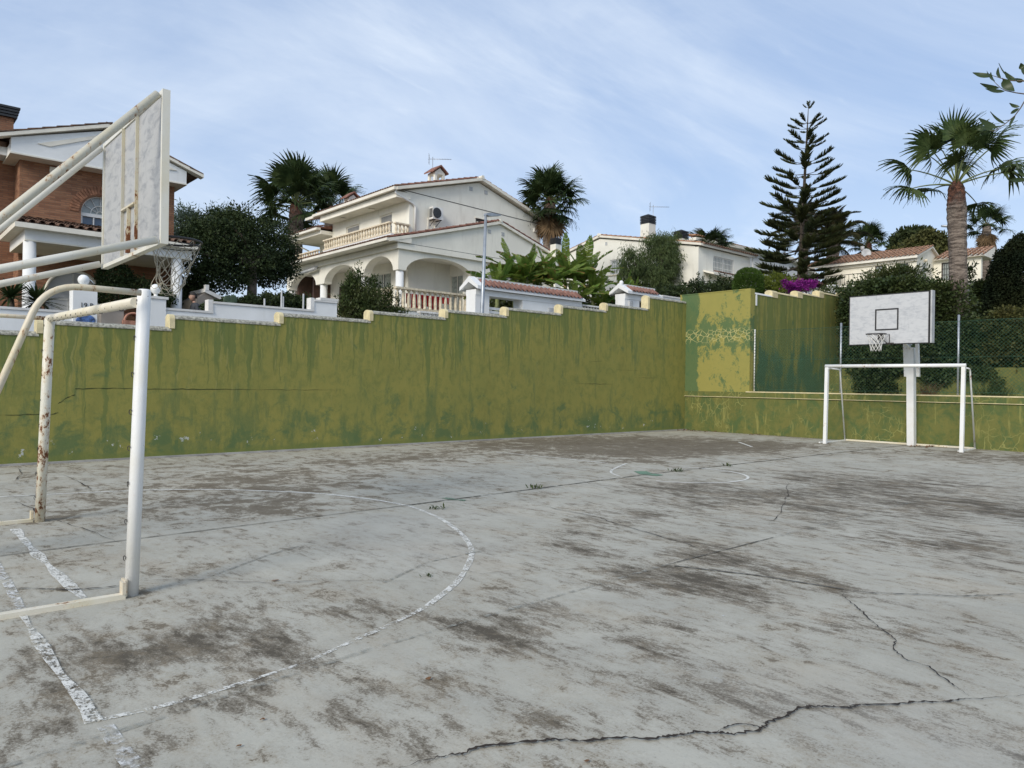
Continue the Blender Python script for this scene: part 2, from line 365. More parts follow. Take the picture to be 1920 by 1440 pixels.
def m_green(kind):
    m,nt,b=newmat('green_paint_'+kind); t=NT(nt)
    g=t.n('ShaderNodeNewGeometry'); s=t.n('ShaderNodeSeparateXYZ'); t.l(g.outputs['Position'],s.inputs[0]); X,Y,Z=s.outputs
    olive=(.268,.248,.066); drip=(.142,.172,.052); teal=(.080,.140,.060)
    if kind=='low': olive=(.160,.158,.046); drip=(.080,.118,.036)
    mott=t.ramp(t.noise(t.pos(),1.3,8,.62),.35,.7); c=t.mix(mott,olive,tuple(.72*a+.28*d for a,d in zip(olive,drip)))
    fine=t.ramp(t.noise(t.pos(scale=(1,1,.8)),5,9,.75,.4),.44,.66,0,.6); c=t.mix(fine,c,tuple(x*.95 for x in drip))
    c=t.mix(t.ramp(t.noise(t.pos(scale=(1,1,.4)),2.2,7,.7,.3),.45,.75,0,.5),c,tuple(x*.78 for x in olive))
    if kind in('long','back'):
        top=t.math('ADD',t.math('MULTIPLY',X,.1 if kind=='long' else .07),2.35 if kind=='long' else 2.9)
        d=t.math('SUBTRACT',top,Z)
        wob=t.n('ShaderNodeCombineXYZ'); t.l(t.math('MULTIPLY',t.math('SUBTRACT',t.noise(t.pos(),2.4,4,.6),.5),.17),wob.inputs[0])
        def dv(sz):
            v2=t.n('ShaderNodeVectorMath',operation='ADD'); t.l(t.pos(scale=(1,1,sz)),v2.inputs[0]); t.l(wob.outputs[0],v2.inputs[1]); return v2.outputs[0]
        va,vb=dv(.05),dv(.10)
        n1=t.noise(va,5.0,4,.58); k1=.105 if kind=='long' else .0
        c=t.mix(t.ramp(t.math('SUBTRACT',n1,t.math('MULTIPLY',d,k1)),.425 if kind=='long' else .47,.475 if kind=='long' else .53,0,.85),c,drip)
        n2=t.noise(va,15,3,.55); thin=t.ramp(t.math('SUBTRACT',n2,t.math('MULTIPLY',d,.085)),.49,.535,0,.6); c=t.mix(thin,c,tuple(x*.9 for x in drip))
        lite=t.ramp(t.math('SUBTRACT',t.noise(vb,19,3,.5),t.math('MULTIPLY',d,.05)),.585,.62,0,.45); c=t.mix(lite,c,(.31,.28,.10))
        low=t.ramp(Z,1.5,.05); base=t.noise(t.pos(scale=(1,1,1.1)),2.0,9,.70,.5)
        c=t.mix(t.ramp(t.math('ADD',base,t.math('MULTIPLY',low,.13)),.565,.72,0,.72),c,teal)
        vert=t.noise(t.pos(scale=(1,1,.25)),2.6,7,.68); c=t.mix(t.ramp(t.math('ADD',vert,t.math('MULTIPLY',low,.10)),.55,.70,0,.6),c,(.095,.145,.058))
        strip=t.ramp(t.math('ADD',Z,t.math('MULTIPLY',t.math('SUBTRACT',t.noise(t.pos(),3,4),.5),.25)),.16,.08); c=t.mix(t.math('MULTIPLY',strip,.6),c,(.16,.185,.05))
        sp=t.noise(t.pos(),5.5,6,.62); zone=t.ramp(t.math('ABSOLUTE',t.math('SUBTRACT',Z,.28),0),.34,.1)
        c=t.mix(t.ramp(t.math('ADD',sp,t.math('MULTIPLY',zone,.12)),.775,.79,0,.9),c,(.46,.48,.44))
    if kind=='return':
        ol=(.31,.28,.08); c=t.mix(.75,c,ol)
        n=t.noise(t.pos(scale=(1,1,.8)),2.6,10,.78,.3); band=t.math('SUBTRACT',1.,t.math('MULTIPLY',t.math('ABSOLUTE',t.math('SUBTRACT',Z,3.2),0),1.1),clamp=True)
        c=t.mix(t.ramp(t.math('ADD',n,t.math('MULTIPLY',band,.15)),.54,.61,0,.85),c,(.075,.14,.062))
        lowb=t.ramp(t.math('ABSOLUTE',t.math('SUBTRACT',Y,14.3),0),.55,.15,0,.3)
        c=t.mix(t.ramp(t.math('ADD',n,lowb),.62,.68,0,.9),c,teal)
        vor=t.n('ShaderNodeTexVoronoi',feature='DISTANCE_TO_EDGE'); vor.inputs['Scale'].default_value=5.5; t.l(t.pos(scale=(1,1,1.3)),vor.inputs['Vector'])
        z2=t.ramp(t.math('ABSOLUTE',t.math('SUBTRACT',Z,3.1),0),.28,.12); c=t.mix(t.math('MULTIPLY',t.ramp(vor.outputs['Distance'],.06,.02),z2),c,(.46,.42,.18))
    if kind=='low':
        n=t.noise(t.pos(scale=(1,1,.8)),2.2,9,.72,.4); c=t.mix(t.ramp(n,.46,.62,0,.8),c,(.070,.115,.042))
        vor=t.n('ShaderNodeTexVoronoi',feature='DISTANCE_TO_EDGE'); vor.inputs['Scale'].default_value=4.2; vor.inputs['Randomness'].default_value=1; 
        vv=t.n('ShaderNodeVectorMath',operation='ADD'); t.l(t.pos(scale=(1,1,.7)),vv.inputs[0])
        nn=t.n('ShaderNodeTexNoise'); nn.inputs['Scale'].default_value=3; t.l(t.pos(),nn.inputs['Vector']); sc=t.n('ShaderNodeVectorMath',operation='SCALE'); sc.inputs['Scale'].default_value=.35; t.l(nn.outputs['Color'],sc.inputs[0]); t.l(sc.outputs[0],vv.inputs[1]); t.l(vv.outputs[0],vor.inputs['Vector'])
        msk=t.ramp(t.noise(t.pos(),.8,3),.45,.6,0,.65); c=t.mix(t.math('MULTIPLY',t.ramp(vor.outputs['Distance'],.045,.012),msk),c,(.30,.29,.10))
        vert=t.noise(t.pos(scale=(1,1,.15)),7,4); c=t.mix(t.ramp(vert,.60,.68,0,.5),c,(.30,.28,.09))
    if kind=='back':
        n=t.noise(t.pos(scale=(1,1,.35)),2.0,9,.72,.3); lowm=t.ramp(Z,3.9,1.9,-.6,1.); c=t.mix(t.ramp(t.math('ADD',n,t.math('MULTIPLY',lowm,.14)),.52,.64,0,.85),c,(.065,.135,.07))
    t.l(c,b.inputs['Base Color']); b.inputs['Roughness'].default_value=.85; b.inputs['Specular IOR Level'].default_value=.25
    h=t.math('ADD',t.noise(t.pos(),22,5),t.math('MULTIPLY',t.noise(t.pos(),1.8,4),2.)); t.bump(h,.5,.006,b); return m
for k in ('long','return','low','back'): MT['green_'+k]=m_green(k)

def m_floor():
    m,nt,b=newmat('court_concrete'); t=NT(nt)
    at=lambda n: t.n('ShaderNodeAttribute',attribute_name=n).outputs['Fac']
    p=t.pos()
    c=t.mix(t.ramp(t.noise(p,.9,8,.65),.3,.7),(.378,.364,.305),(.458,.443,.376))
    c=t.mix(t.ramp(t.noise(t.pos(scale=(1,.5,1)),2.2,8,.65,.4),.4,.72,0,.55),c,(.335,.325,.28))
    c=t.mix(t.ramp(t.noise(t.pos(scale=(1,.6,1),loc=(7,3,0)),1.1,7,.7,.5),.48,.72,0,.45),c,(.40,.345,.26))
    c=t.mix(t.ramp(t.noise(p,45,4,.7),.55,.75,0,.30),c,(.20,.20,.19)); c=t.mix(t.ramp(t.noise(p,30,4,.7),.58,.75,0,.35),c,(.60,.61,.59))
    # streaky weather stains and the contact shade held in the masks, stretched along the trowel direction
    n1=t.noise(t.pos(scale=(1,.32,1),rot=(0,0,R(8))),4.6,6,.6,.5); nf=t.noise(t.pos(scale=(1,.42,1),rot=(0,0,R(4)),loc=(1,2,0)),15,8,.72,.3); n1b=t.noise(t.pos(scale=(1,.6,1),loc=(3,8,0)),1.5,4,.6,.5); n2=t.noise(t.pos(loc=(4,9,0)),70,4,.8,.2)
    f=t.math('ADD',t.math('ADD',t.math('MULTIPLY',n1,.28),t.math('MULTIPLY',n1b,.16)),t.math('ADD',t.math('MULTIPLY',n2,.22),t.math('MULTIPLY',nf,.34)))
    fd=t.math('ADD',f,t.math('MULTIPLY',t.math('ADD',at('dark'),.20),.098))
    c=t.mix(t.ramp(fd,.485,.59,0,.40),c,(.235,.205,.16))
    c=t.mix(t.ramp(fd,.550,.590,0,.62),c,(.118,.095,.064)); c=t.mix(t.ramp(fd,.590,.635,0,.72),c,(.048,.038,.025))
    n3=t.noise(t.pos(scale=(1,.8,1),loc=(2,5,0)),4.2,6,.62,.6); n3f=t.noise(t.pos(scale=(1,.8,1),loc=(5,5,0)),16,8,.72,.3); n3b=t.noise(t.pos(loc=(9,5,0)),1.4,4,.6)
    f3=t.math('ADD',t.math('ADD',t.math('MULTIPLY',n3,.38),t.math('MULTIPLY',n3b,.24)),t.math('ADD',t.math('MULTIPLY',n2,.14),t.math('MULTIPLY',n3f,.24)))
    fb=t.math('ADD',f3,t.math('MULTIPLY',t.math('ADD',at('brown'),.05),.135))
    c=t.mix(t.ramp(fb,.50,.595,0,.40),c,(.27,.22,.15)); c=t.mix(t.ramp(fb,.567,.597,0,.76),c,(.118,.094,.062)); c=t.mix(t.ramp(fb,.625,.70,0,.4),c,(.07,.052,.038))
    c=t.mix(t.ramp(t.noise(t.pos(scale=(1,.5,1)),90,3,.8),.60,.72,0,.5),c,(.13,.12,.10))
    c=t.mix(t.ramp(t.noise(t.pos(loc=(3,3,3)),75,3,.8),.62,.74,0,.5),c,(.66,.645,.60))
    s4=t.ramp(at('smooth'),.2,1,0,.30); c=t.mix(s4,c,(.37,.365,.335))
    t.l(c,b.inputs['Base Color']); t.l(t.math('SUBTRACT',.88,t.math('MULTIPLY',s4,.25)),b.inputs['Roughness']); b.inputs['Specular IOR Level'].default_value=.22
    t.bump(t.math('ADD',t.noise(p,25,6,.65),t.math('MULTIPLY',t.noise(p,3,4),1.5)),.35,.006,b); return m
MT['floor']=m_floor()
def m_line(name,col,lo,hi,scale=30):
    m,nt,b=newmat(name); t=NT(nt); t.l(t.mix(t.ramp(t.noise(t.pos(),8,4),.3,.7),tuple(x*.85 for x in col),col),b.inputs['Base Color']); b.inputs['Roughness'].default_value=.8
    a=t.n('ShaderNodeAttribute',attribute_name='keep').outputs['Fac']
    n=t.math('ADD',t.math('MULTIPLY',t.noise(t.pos(scale=(1,.7,1)),scale,6,.7),.55),t.math('MULTIPLY',t.noise(t.pos(scale=(1,.6,1)),14,6,.7,.4),.45))
    t.l(t.ramp(t.math('ADD',n,a),lo,hi),b.inputs['Alpha']); return m
MT['line_white']=m_line('line_white',(.70,.69,.63),.415,.53,70)
MT['line_faint']=m_line('line_faint',(.66,.66,.63),.50,.66)
MT['line_green']=m_line('line_green',(.14,.24,.16),.42,.52)
MT['crack']=plain('crack',(.028,.02,.014),1,.3,30)
MT['joint']=m_line('joint_dark',(.10,.09,.07),.40,.52,20)
MT['joint_pale']=m_line('joint_pale',(.32,.315,.27),.46,.70,25)

# ================================================================== THE COURT
def bumpf(x,y,cx,cy,rx,ry,a): return a*np.exp(-(((x-cx)/rx)**2+((y-cy)/ry)**2))
gx=np.concatenate([np.array([-14,-10,-7,-5,-3.5,-2.5,-1.7,-1]),np.arange(-.6,21.01,.13)]); gx[-1]=20.9
gy=np.concatenate([np.array([-16,-12,-9,-7,-5,-3.5,-2.4,-1.6,-1]),np.arange(-.6,14.7,.13),[14.75]])
XX,YY=np.meshgrid(gx,gy,indexing='ij'); nx,ny=XX.shape
idx=np.arange(nx*ny).reshape(nx,ny)
FQ=np.stack([idx[:-1,:-1],idx[1:,:-1],idx[1:,1:],idx[:-1,1:]],-1).reshape(-1,4)
me=npmesh('court_floor',np.stack([XX,YY,np.zeros_like(XX)],-1).reshape(-1,3),FQ)
brown=np.zeros_like(XX); dark=np.zeros_like(XX); smooth=np.zeros_like(XX)
for px,py,rx,ry,a in [(170,935,.7,1.0,.45),(420,915,1.1,1.6,.72),(560,905,1.3,1.5,.62),(480,950,.9,.8,.62),(240,960,.7,.9,.5),(620,870,2.2,1.5,.62),(200,880,1.5,1.2,.45),(820,855,2.0,1.2,.5),
        (980,832,2.2,1.7,.85),(1130,832,2.2,1.9,1.0),(1250,828,2.2,2.2,1.0),(1330,838,2.6,1.6,.9),(1180,850,2.0,1.3,.8),(1420,835,1.6,1.2,.75),(1700,850,1.6,2.,.35),(1900,860,1.5,1.5,.7),(1240,870,.9,.9,.3),
        (100,1080,.3,.4,.35),(600,1080,.35,.5,.30),(700,1140,.3,.35,.3),(500,960,.5,.5,.35),(60,1180,.3,.3,.3)]:
    q=G(px,py); brown+=bumpf(XX,YY,q.x,q.y,rx,ry,a)
for px,py,rx,ry,a in [(460,1200,.30,.30,.9),(400,1180,.25,.25,.6),(230,1240,.28,.35,.9),(300,1210,.25,.25,.8),(60,1230,.2,.25,.7),(80,1310,.14,.15,1.),(120,1345,.1,.15,.6),(20,1280,.15,.15,.6),(490,1220,.16,.2,1.),
        (690,1140,.25,.3,.7),(800,1150,.2,.25,.5),(620,1090,.2,.2,.4),(540,1280,.25,.12,.5),(560,1250,.3,.15,.4),(520,1265,.3,.12,.6),(660,1290,.16,.14,.8),(680,1350,.12,.12,.9),(770,1380,.12,.12,.9),(640,1330,.12,.1,.7),(820,1270,.15,.14,1.),(960,1190,.3,.3,1.),(1080,1240,.1,.5,1.),(900,1180,.2,.2,.8),(1010,1150,.2,.3,.5),
        (1040,1360,.12,.2,.9),(1130,1360,.1,.12,.8),(1240,1220,.14,.3,.6),(1290,1290,.12,.2,.6),(1230,1085,.35,.4,1.),(1330,1100,.3,.5,1.),(1390,1050,.5,.5,.7),(1500,1090,.25,.6,.8),(1200,1180,.2,.2,.6),(1440,1210,.15,.2,.7),(1480,1205,.1,.2,.6),(1380,1310,.1,.18,.7),(1580,1180,.16,.2,.5),(1290,1260,.12,.2,.6),
        (1250,915,.7,.7,.75),(1350,925,.8,.9,.7),(1640,935,1.2,1.0,.6),(1500,945,1.,1.2,.55),(1800,950,.9,1.,.55),(1700,1010,.7,.9,.5),(1880,960,.9,1.,.6),(1850,1030,.6,.8,.45),(1560,900,1.5,1.5,.5),(1760,910,1.5,1.5,.45),(1130,1010,.5,.6,.4),(1100,1040,.4,.5,.35),(1180,960,.9,.7,.4),(1320,1020,.5,.6,.3),
        (300,1395,.12,.1,.6),(260,1405,.1,.1,.5),(1800,1330,.2,.4,.25),(20,1400,.2,.2,.4)]:
    q=G(px,py); dark+=bumpf(XX,YY,q.x,q.y,rx,ry,a)
for px,py,rx,ry,a in [(780,1030,1.0,1.1,.9),(700,980,.8,.6,.6),(880,960,1.2,.7,.5),(1000,1130,.35,.4,.4),(1750,1400,.6,1.2,.8),(1700,1130,.8,.6,.5),(380,1010,.6,.5,.6)]:
    q=G(px,py); smooth+=bumpf(XX,YY,q.x,q.y,rx,ry,a)
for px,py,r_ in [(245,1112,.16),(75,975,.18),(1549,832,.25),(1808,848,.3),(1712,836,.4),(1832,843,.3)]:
    q=G(px,py); brown+=bumpf(XX,YY,q.x+.03,q.y,r_,r_,.8); dark+=bumpf(XX,YY,q.x,q.y,r_*.6,r_*.6,.8)  # dirt at the post bases, also painting in their contact shade
dark+=.55*np.exp(-((14.45-YY)/.28)**2)*(YY<14.5)+.55*np.exp(-((20.7-XX)/.3)**2)*(XX<20.75)  # dark band along the wall feet, contact shade put into the colour
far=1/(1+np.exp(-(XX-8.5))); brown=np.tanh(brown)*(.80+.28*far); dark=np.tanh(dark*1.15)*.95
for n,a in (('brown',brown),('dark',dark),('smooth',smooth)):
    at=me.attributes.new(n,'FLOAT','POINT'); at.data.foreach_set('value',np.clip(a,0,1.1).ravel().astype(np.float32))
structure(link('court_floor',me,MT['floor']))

def ribbon(name,pts,w,mat,z=.004,jit=.0,keep=0.,sub=1,label=None,parent=None,wjit=0.,struct=True,fade=False):
    P=[Vector((p[0],p[1],0)) for p in pts]
    if sub>1:
        Q=[]
        for a,b in zip(P,P[1:]):
            for k in range(sub): Q.append(a.lerp(b,k/sub))
        Q.append(P[-1]); P=Q
    n=len(P); v=[];f=[]
    ph=random.random()*9
    for i,p in enumerate(P):
        t=(P[min(i+1,n-1)]-P[max(i-1,0)]).normalized(); s=Vector((-t.y,t.x,0)); ww=w*(1+(random.uniform(-wjit,wjit) if jit else 1.6*wjit*mnoise.noise(Vector((p.x*2.5,p.y*2.5,ph))))); 
        if fade: ww*=max(.12,min(1,min(i,n-1-i)/(n*.12+1)))
        q=p+s*random.uniform(-jit,jit)+t*random.uniform(-jit,jit)*.5
        v+=[(q.x+s.x*ww/2,q.y+s.y*ww/2,z),(q.x-s.x*ww/2,q.y-s.y*ww/2,z)]
    for i in range(n-1): f.append((2*i,2*i+1,2*i+3,2*i+2))
    me=mesh(name,v,f); at=me.attributes.new('keep','FLOAT','POINT'); at.data.foreach_set('value',[keep]*len(v))
    o=link(name,me,mat,parent)
    if struct: structure(o)
    return o
def smoothline(pts,n=8):       # Catmull-Rom
    P=[Vector((p[0],p[1],0)) for p in pts]; P=[P[0]*2-P[1]]+P+[P[-1]*2-P[-2]]; out=[]
    for i in range(1,len(P)-2):
        for k in range(n):
            t=k/n; a,b,c,d=P[i-1:i+3]
            out.append(.5*((2*b)+(c-a)*t+(2*a-5*b+4*c-d)*t*t+(3*b-a-3*c+d)*t**3))
    out.append(P[-2]); return out
gp=lambda L:[G(*q) for q in L]
arc=gp([(0,932),(120,926),(250,920),(390,918),(500,921),(600,926),(700,937),(770,950),(820,970),(855,993),(878,1018),(884,1040),(872,1070),(850,1098),(800,1138),(740,1168),(690,1190),(610,1226),(560,1247),(400,1298),(290,1328),(180,1352)])
ribbon('painted_line',smoothline(arc[:8]),.05,MT['line_white'],keep=.03,wjit=.2)
ribbon('painted_line',smoothline(arc[7:15]),.046,MT['line_white'],keep=-.01,wjit=.25,z=.0045)
ribbon('painted_line',smoothline(arc[14:]),.034,MT['line_white'],keep=-.04,wjit=.35)
ribbon('painted_line',smoothline(gp([(176,1356),(150,1310),(110,1262),(80,1215),(60,1185),(40,1150)])),.058,MT['line_white'],keep=-.02,wjit=.5,z=.008)
ribbon('painted_line',smoothline(gp([(40,1150),(22,1110),(0,1070),(-40,1010)])),.06,MT['line_faint'],keep=.06,wjit=.2,z=.0045)
ribbon('painted_line',smoothline(gp([(28,992),(60,1030),(90,1060),(130,1098),(165,1130)])),.068,MT['line_white'],keep=.0,wjit=.5)
ribbon('painted_line',smoothline(gp([(197,1362),(225,1405),(262,1450),(300,1500)])),.068,MT['line_faint'],keep=.04,wjit=.3)
ribbon('painted_line',gp([(1340,1300),(1352,1200),(1352,1150)]),.06,MT['line_faint'],keep=-.05,sub=8)
# far centre circle, short marks
cc=Vector((10.15,7.15,0)); 
ribbon('painted_line',[cc+Vector((math.cos(a),math.sin(a),0))*1.06 for a in np.linspace(R(-165),R(35),44)],.045,MT['line_white'],keep=.10,wjit=.2)
ribbon('painted_line',smoothline(gp([(1175,869),(1158,876),(1146,883),(1150,889),(1162,893)])),.045,MT['line_white'],keep=.02)
ribbon('painted_line',gp([(930,848),(1060,860),(1140,869)]),.05,MT['line_white'],keep=.04,sub=10)
ribbon('painted_line',gp([(1385,829),(1410,838)]),.06,MT['line_white'],keep=.05,sub=5)
ribbon('painted_line',gp([(1046,948),(1100,963),(1140,972)]),.035,MT['line_faint'],keep=.0,sub=10)
ribbon('painted_line',gp([(1404,905),(1600,932),(1700,945)]),.05,MT['line_faint'],keep=-.03,sub=14)
ribbon('green_smear',gp([(1200,884),(1212,889),(1238,892)]),.20,MT['line_green'],keep=.06,sub=5,wjit=.4,z=.006)
ribbon('green_smear',gp([(832,934),(850,937),(872,939)]),.10,MT['line_green'],keep=.0,sub=5,wjit=.4,z=.006)
# expansion joints
ribbon('expansion_joint',[(0.2,7.13),(1.4,7.18),(4.8,7.25)],.016,MT['joint'],keep=.10,sub=60,jit=.004,wjit=.5,z=.007)
ribbon('expansion_joint',[(4.8,7.25),(9.6,7.45),(15.9,7.42),(20.5,7.35)],.03,MT['joint'],keep=.02,sub=40,jit=.004,wjit=.5,z=.007)
ribbon('expansion_joint',[(-.5,3.2),(.77,3.30),(2.14,3.46),(5.0,3.58)],.035,MT['joint_pale'],keep=.03,sub=30,wjit=.4,z=.007)
ribbon('expansion_joint',[(5.0,3.58),(6.6,3.58)],.013,MT['joint'],keep=.03,sub=30,wjit=.4,jit=.003,z=.007)
ribbon('expansion_joint',[(6.6,3.58),(9,3.58),(14,3.6),(20.5,3.6)],.06,MT['joint_pale'],keep=.0,sub=30,wjit=.3,z=.007)
ribbon('expansion_joint',gp([(1265,1062),(1420,1080),(1582,1106)]),.022,MT['joint'],keep=.07,sub=26,wjit=.5,jit=.004,z=.007)
ribbon('expansion_joint',gp([(720,1093),(800,1055),(900,1034)]),.03,MT['joint_pale'],keep=.05,sub=14,wjit=.3,z=.007)
ribbon('expansion_joint',gp([(360,1094),(500,1042),(560,1025)]),.03,MT['joint_pale'],keep=.05,sub=14,wjit=.3,z=.0065)
# cracks: jagged, uneven in width
def crack(px,w,jit,sub=6,z=.010):
    pts=gp(px); ribbon('floor_crack',pts,w,MT['crack'],z=z,jit=jit,sub=sub,wjit=.75,fade=True)
crack([(730,1450),(800,1428),(835,1421),(870,1416),(905,1402),(960,1397),(1010,1393),(1040,1390),(1100,1393),(1165,1386),(1230,1388),(1270,1382),(1302,1376),(1345,1377),(1375,1380),(1425,1372),(1432,1365),(1440,1358),(1475,1345),(1500,1331),(1520,1327),(1560,1328),(1595,1331),(1605,1325),(1680,1324),(1720,1319),(1760,1319),(1800,1315),(1850,1312),(1925,1306)],.0135,.008,8)
crack([(1345,1376),(1362,1366),(1385,1360),(1410,1363),(1432,1369)],.007,.004)
crack([(1582,1108),(1580,1120),(1600,1135),(1618,1150),(1640,1172),(1665,1190),(1680,1202),(1675,1218),(1695,1238),(1740,1252),(1770,1275),(1790,1290),(1818,1309)],.0065,.007,6)
crack([(1582,1108),(1640,1114),(1720,1116),(1790,1120),(1860,1118),(1925,1114)],.009,.008,8)
crack([(980,940),(1040,955),(1120,970),(1150,982),(1180,990),(1240,1008),(1290,1022),(1336,1038)],.009,.012,6)
crack([(1480,905),(1475,930),(1465,960),(1440,985)],.006,.03,6)
crack([(95,972),(130,985),(165,995),(220,1018)],.008,.008,6)
crack([(0,1106),(60,1105),(130,1108),(200,1103),(238,1098)],.013,.004,8)
crack([(260,1092),(330,1088),(420,1092),(520,1095),(600,1090),(820,1092)],.005,.006,8)
crack([(0,938),(60,930),(130,922),(170,918),(150,905),(115,890)],.012,.015,6)
crack([(25,905),(40,890),(35,878)],.01,.012,6)
crack([(0,944),(30,942),(62,955),(75,968)],.01,.01,6)
crack([(870,1070),(900,1078),(960,1072),(1100,1068),(1270,1062)],.004,.01,6)
# leaf litter, small weeds and debris
def scraps(name,centers,n,spread,size,mat,label,cat,z=.01,flat=.35):
    V=[];Fc=[]
    for c in centers:
        for i in range(n):
            p=Vector((c[0]+random.gauss(0,spread[0]),c[1]+random.gauss(0,spread[1]),z+random.random()*flat*size))
            a=Vector((random.uniform(-1,1),random.uniform(-1,1),random.uniform(-.4,.4)*1)).normalized()*size*random.uniform(.5,1.2); b=a.cross(Vector((random.uniform(-.5,.5),random.uniform(-.5,.5),1))).normalized()*size*.45
            k=len(V); V+=[p-a,p-b*.9,p+a,p+b]; Fc.append((k,k+1,k+2,k+3))
    o=link(name,mesh(name,V,Fc),mat); o['kind']='stuff'; tag(o,label,cat); return o
MT['dead_leaf']=leafmat('dead_leaf',(.10,.05,.025),(.22,.12,.06),None,.9,.1)
scraps('leaf_litter',[G(1285,807),G(1275,806),G(1300,808),G(1330,810),G(1745,838),G(1420,815),G(1722,837)],16,(.25,.08),.05,MT['dead_leaf'],'dry brown leaf litter gathered at the foot of the green wall corner','leaf litter')
def weed(px,py,n,h,w):
    c=G(px,py); V=[];Fc=[]
    for i in range(n):
        a=random.uniform(0,2*PI); l=random.uniform(.4,1)*h; b=Vector((c.x+random.gauss(0,w),c.y+random.gauss(0,w),.004)); d=Vector((math.cos(a),math.sin(a),random.uniform(.4,1.6))).normalized()*l; s=d.cross(Vector((0,0,1))).normalized()*l*.13
        k=len(V); V+=[b-s*.6,b+s*.6,b+d*.6+s,b+d,b+d*.6-s]; Fc.append((k,k+1,k+2,k+3,k+4))
    return link('weed_tuft',mesh('weed_tuft',V,Fc),MT['shrub'])
for px,py,h,lab in [(806,1081,.035,'tiny green weed growing in the hairline crack inside the painted arc'),(1267,884,.10,'green weed tuft in the joint beside the green paint smear'),(1364,874,.09,'green weed tuft at the joint above the far painted circle'),(820,955,.08,'small weed in the joint left of the painted arc top'),(1003,916,.09,'small weed cluster in the joint before the far circle')]:
    tag(weed(px,py,26,h,h*.6),lab,'weed','weeds growing in the court joints')
for px,py,s,lab in [(515,1090,.022,'dark twig scrap lying on the hairline crack near the goal'),(492,1352,.010,'small dark leaf scrap on the concrete in front of the arc end'),(448,1402,.009,'small dark leaf scrap nearest the bottom edge left'),(803,1275,.014,'dark leaf crumb on the smudge right of the arc'),(1100,1430,.012,'brown leaf scrap in front of the big crack'),(183,1075,.008,'dark pebble on the concrete left of the near goal post')]:
    q=G(px,py); o=link('leaf_scrap',mesh('leaf_scrap',[(q.x+s*1.6*math.cos(a)*random.uniform(.6,1),q.y+s*math.sin(a)*random.uniform(.6,1),.006+.006*random.random()) for a in np.linspace(0,2*PI,8)[:-1]],[tuple(range(7))]),MT['dead_leaf']); tag(o,lab,'leaf scrap','scraps lying on the court')

# ================================================================== GREEN WALLS
YW=14.45; XW=20.7; YR=12.08
t=thing('green_boundary_wall','long olive green boundary wall with stepped top and drip stains along the left of the court','wall',(9,YW,0))
steps=[(-8.1,-6.0,1.78),(-6.0,-3.9,1.88),(-3.9,-1.8,1.99),(-1.8,.2,2.09),(.2,2.27,2.21),(2.27,4.37,2.42),(4.37,6.5,2.65),(6.5,8.62,2.85),(8.62,10.72,3.06),(10.72,12.7,3.25),(12.7,14.73,3.46),(14.73,16.65,3.69),(16.65,18.65,3.90),(18.65,XW,4.30)]
CH=.075
for i,(a,b,z) in enumerate(steps):
    z2=z+(.08 if i==len(steps)-1 else 0)
    MB().box(a,YW,-.3,b,YW+.24,z-CH).build('wall_panel',MT['green_long'],t)
    # rounded coping running along the panel, set 1 cm proud
    prof=[(YW-.012,z-CH)]+[(YW+.12-.135*math.cos(q),z-CH+.010+.078*math.sin(q)) for q in np.linspace(0,PI,9)]+[(YW+.252,z-CH)]
    MB().prism([(a+.062,y,zz) for y,zz in prof],(b-a-.062,0,0)).build('coping',MT['coping_grey'],t)
    zl=steps[i-1][2]-.02 if i else z-.3
    prof=[(YW-.016,zl)]+[(YW+.12-.138*math.cos(q),z-CH+.012+.085*math.sin(q)) for q in np.linspace(0,PI,9)]+[(YW+.256,zl)]
    MB().prism([(a-.03,y,zz) for y,zz in prof],(.092,0,0)).build('step_end',MT['coping_cream'],t)
MB().box(-8.1,YW-.09,-.05,XW,YW-.004,.028).build('foot_strip',MT['kerb'],t)
def wallcrack(px,w=.012,off=.004):
    V=[];Fc=[]; P=[PY(x,y,YW-off) for x,y in px]; Q=[]
    for a,b in zip(P,P[1:]):
        for k in range(8): Q.append(a.lerp(b,k/8)+Vector((0,0,random.gauss(0,.004))))
    Q.append(P[-1])
    for i,q in enumerate(Q):
        ww=w*random.uniform(.3,1.1)*min(1,.2+min(i,len(Q)-1-i)*.15); V+=[q+Vector((0,0,ww/2)),q-Vector((0,0,ww/2))]
    for i in range(len(Q)-1): Fc.append((2*i,2*i+1,2*i+3,2*i+2))
    link('wall_crack',mesh('wall_crack',[v-wloc(t) for v in V],Fc),MT['wcrack'],t)
MT['wcrack']=plain('wall_crack_dark',(.05,.06,.02),1,.2)
wallcrack([(0,779),(60,777),(98,777),(109,774),(109,757),(125,746),(140,740),(141,729),(200,728),(290,729),(360,730),(480,730)],.018)
wallcrack([(480,730),(560,731),(640,731)],.008); wallcrack([(1080,719),(1120,720),(1152,720)],.015); wallcrack([(1190,708),(1235,709)],.015); wallcrack([(1105,678),(1130,677)],.012); wallcrack([(1155,693),(1200,695)],.010)
t=thing('green_return_wall','tall yellow green end wall with peeling teal patches beside the chain link fence','wall',(XW,13.2,0))
MB().box(XW,YR,1.30,XW+.24,YW+.24,4.50).build('wall_panel',MT['green_return'],t)
MB().box(XW-.006,YR-.004,1.30,XW+.246,YR+.20,4.53).build('corner_pier',MT['green_return'],t)
MB().box(XW-.012,YR+.20,4.50,XW+.25,YW+.24,4.53).build('coping',MT['green_return'],t)
t=thing('low_green_wall','low olive green wall across the end of the court behind the far goal','wall',(XW,4,0))
MB().box(XW,-12,-.3,XW+.30,YW+.24,1.14).build('wall_panel',MT['green_low'],t)
MB().box(XW-.035,-12,1.14,XW+.30,YW,1.30).build('top_band',MT['green_low'],t)
MB().box(XW-.045,-12,1.292,XW+.30,YR+.1,1.322).build('coping',MT['coping_cream'],t)
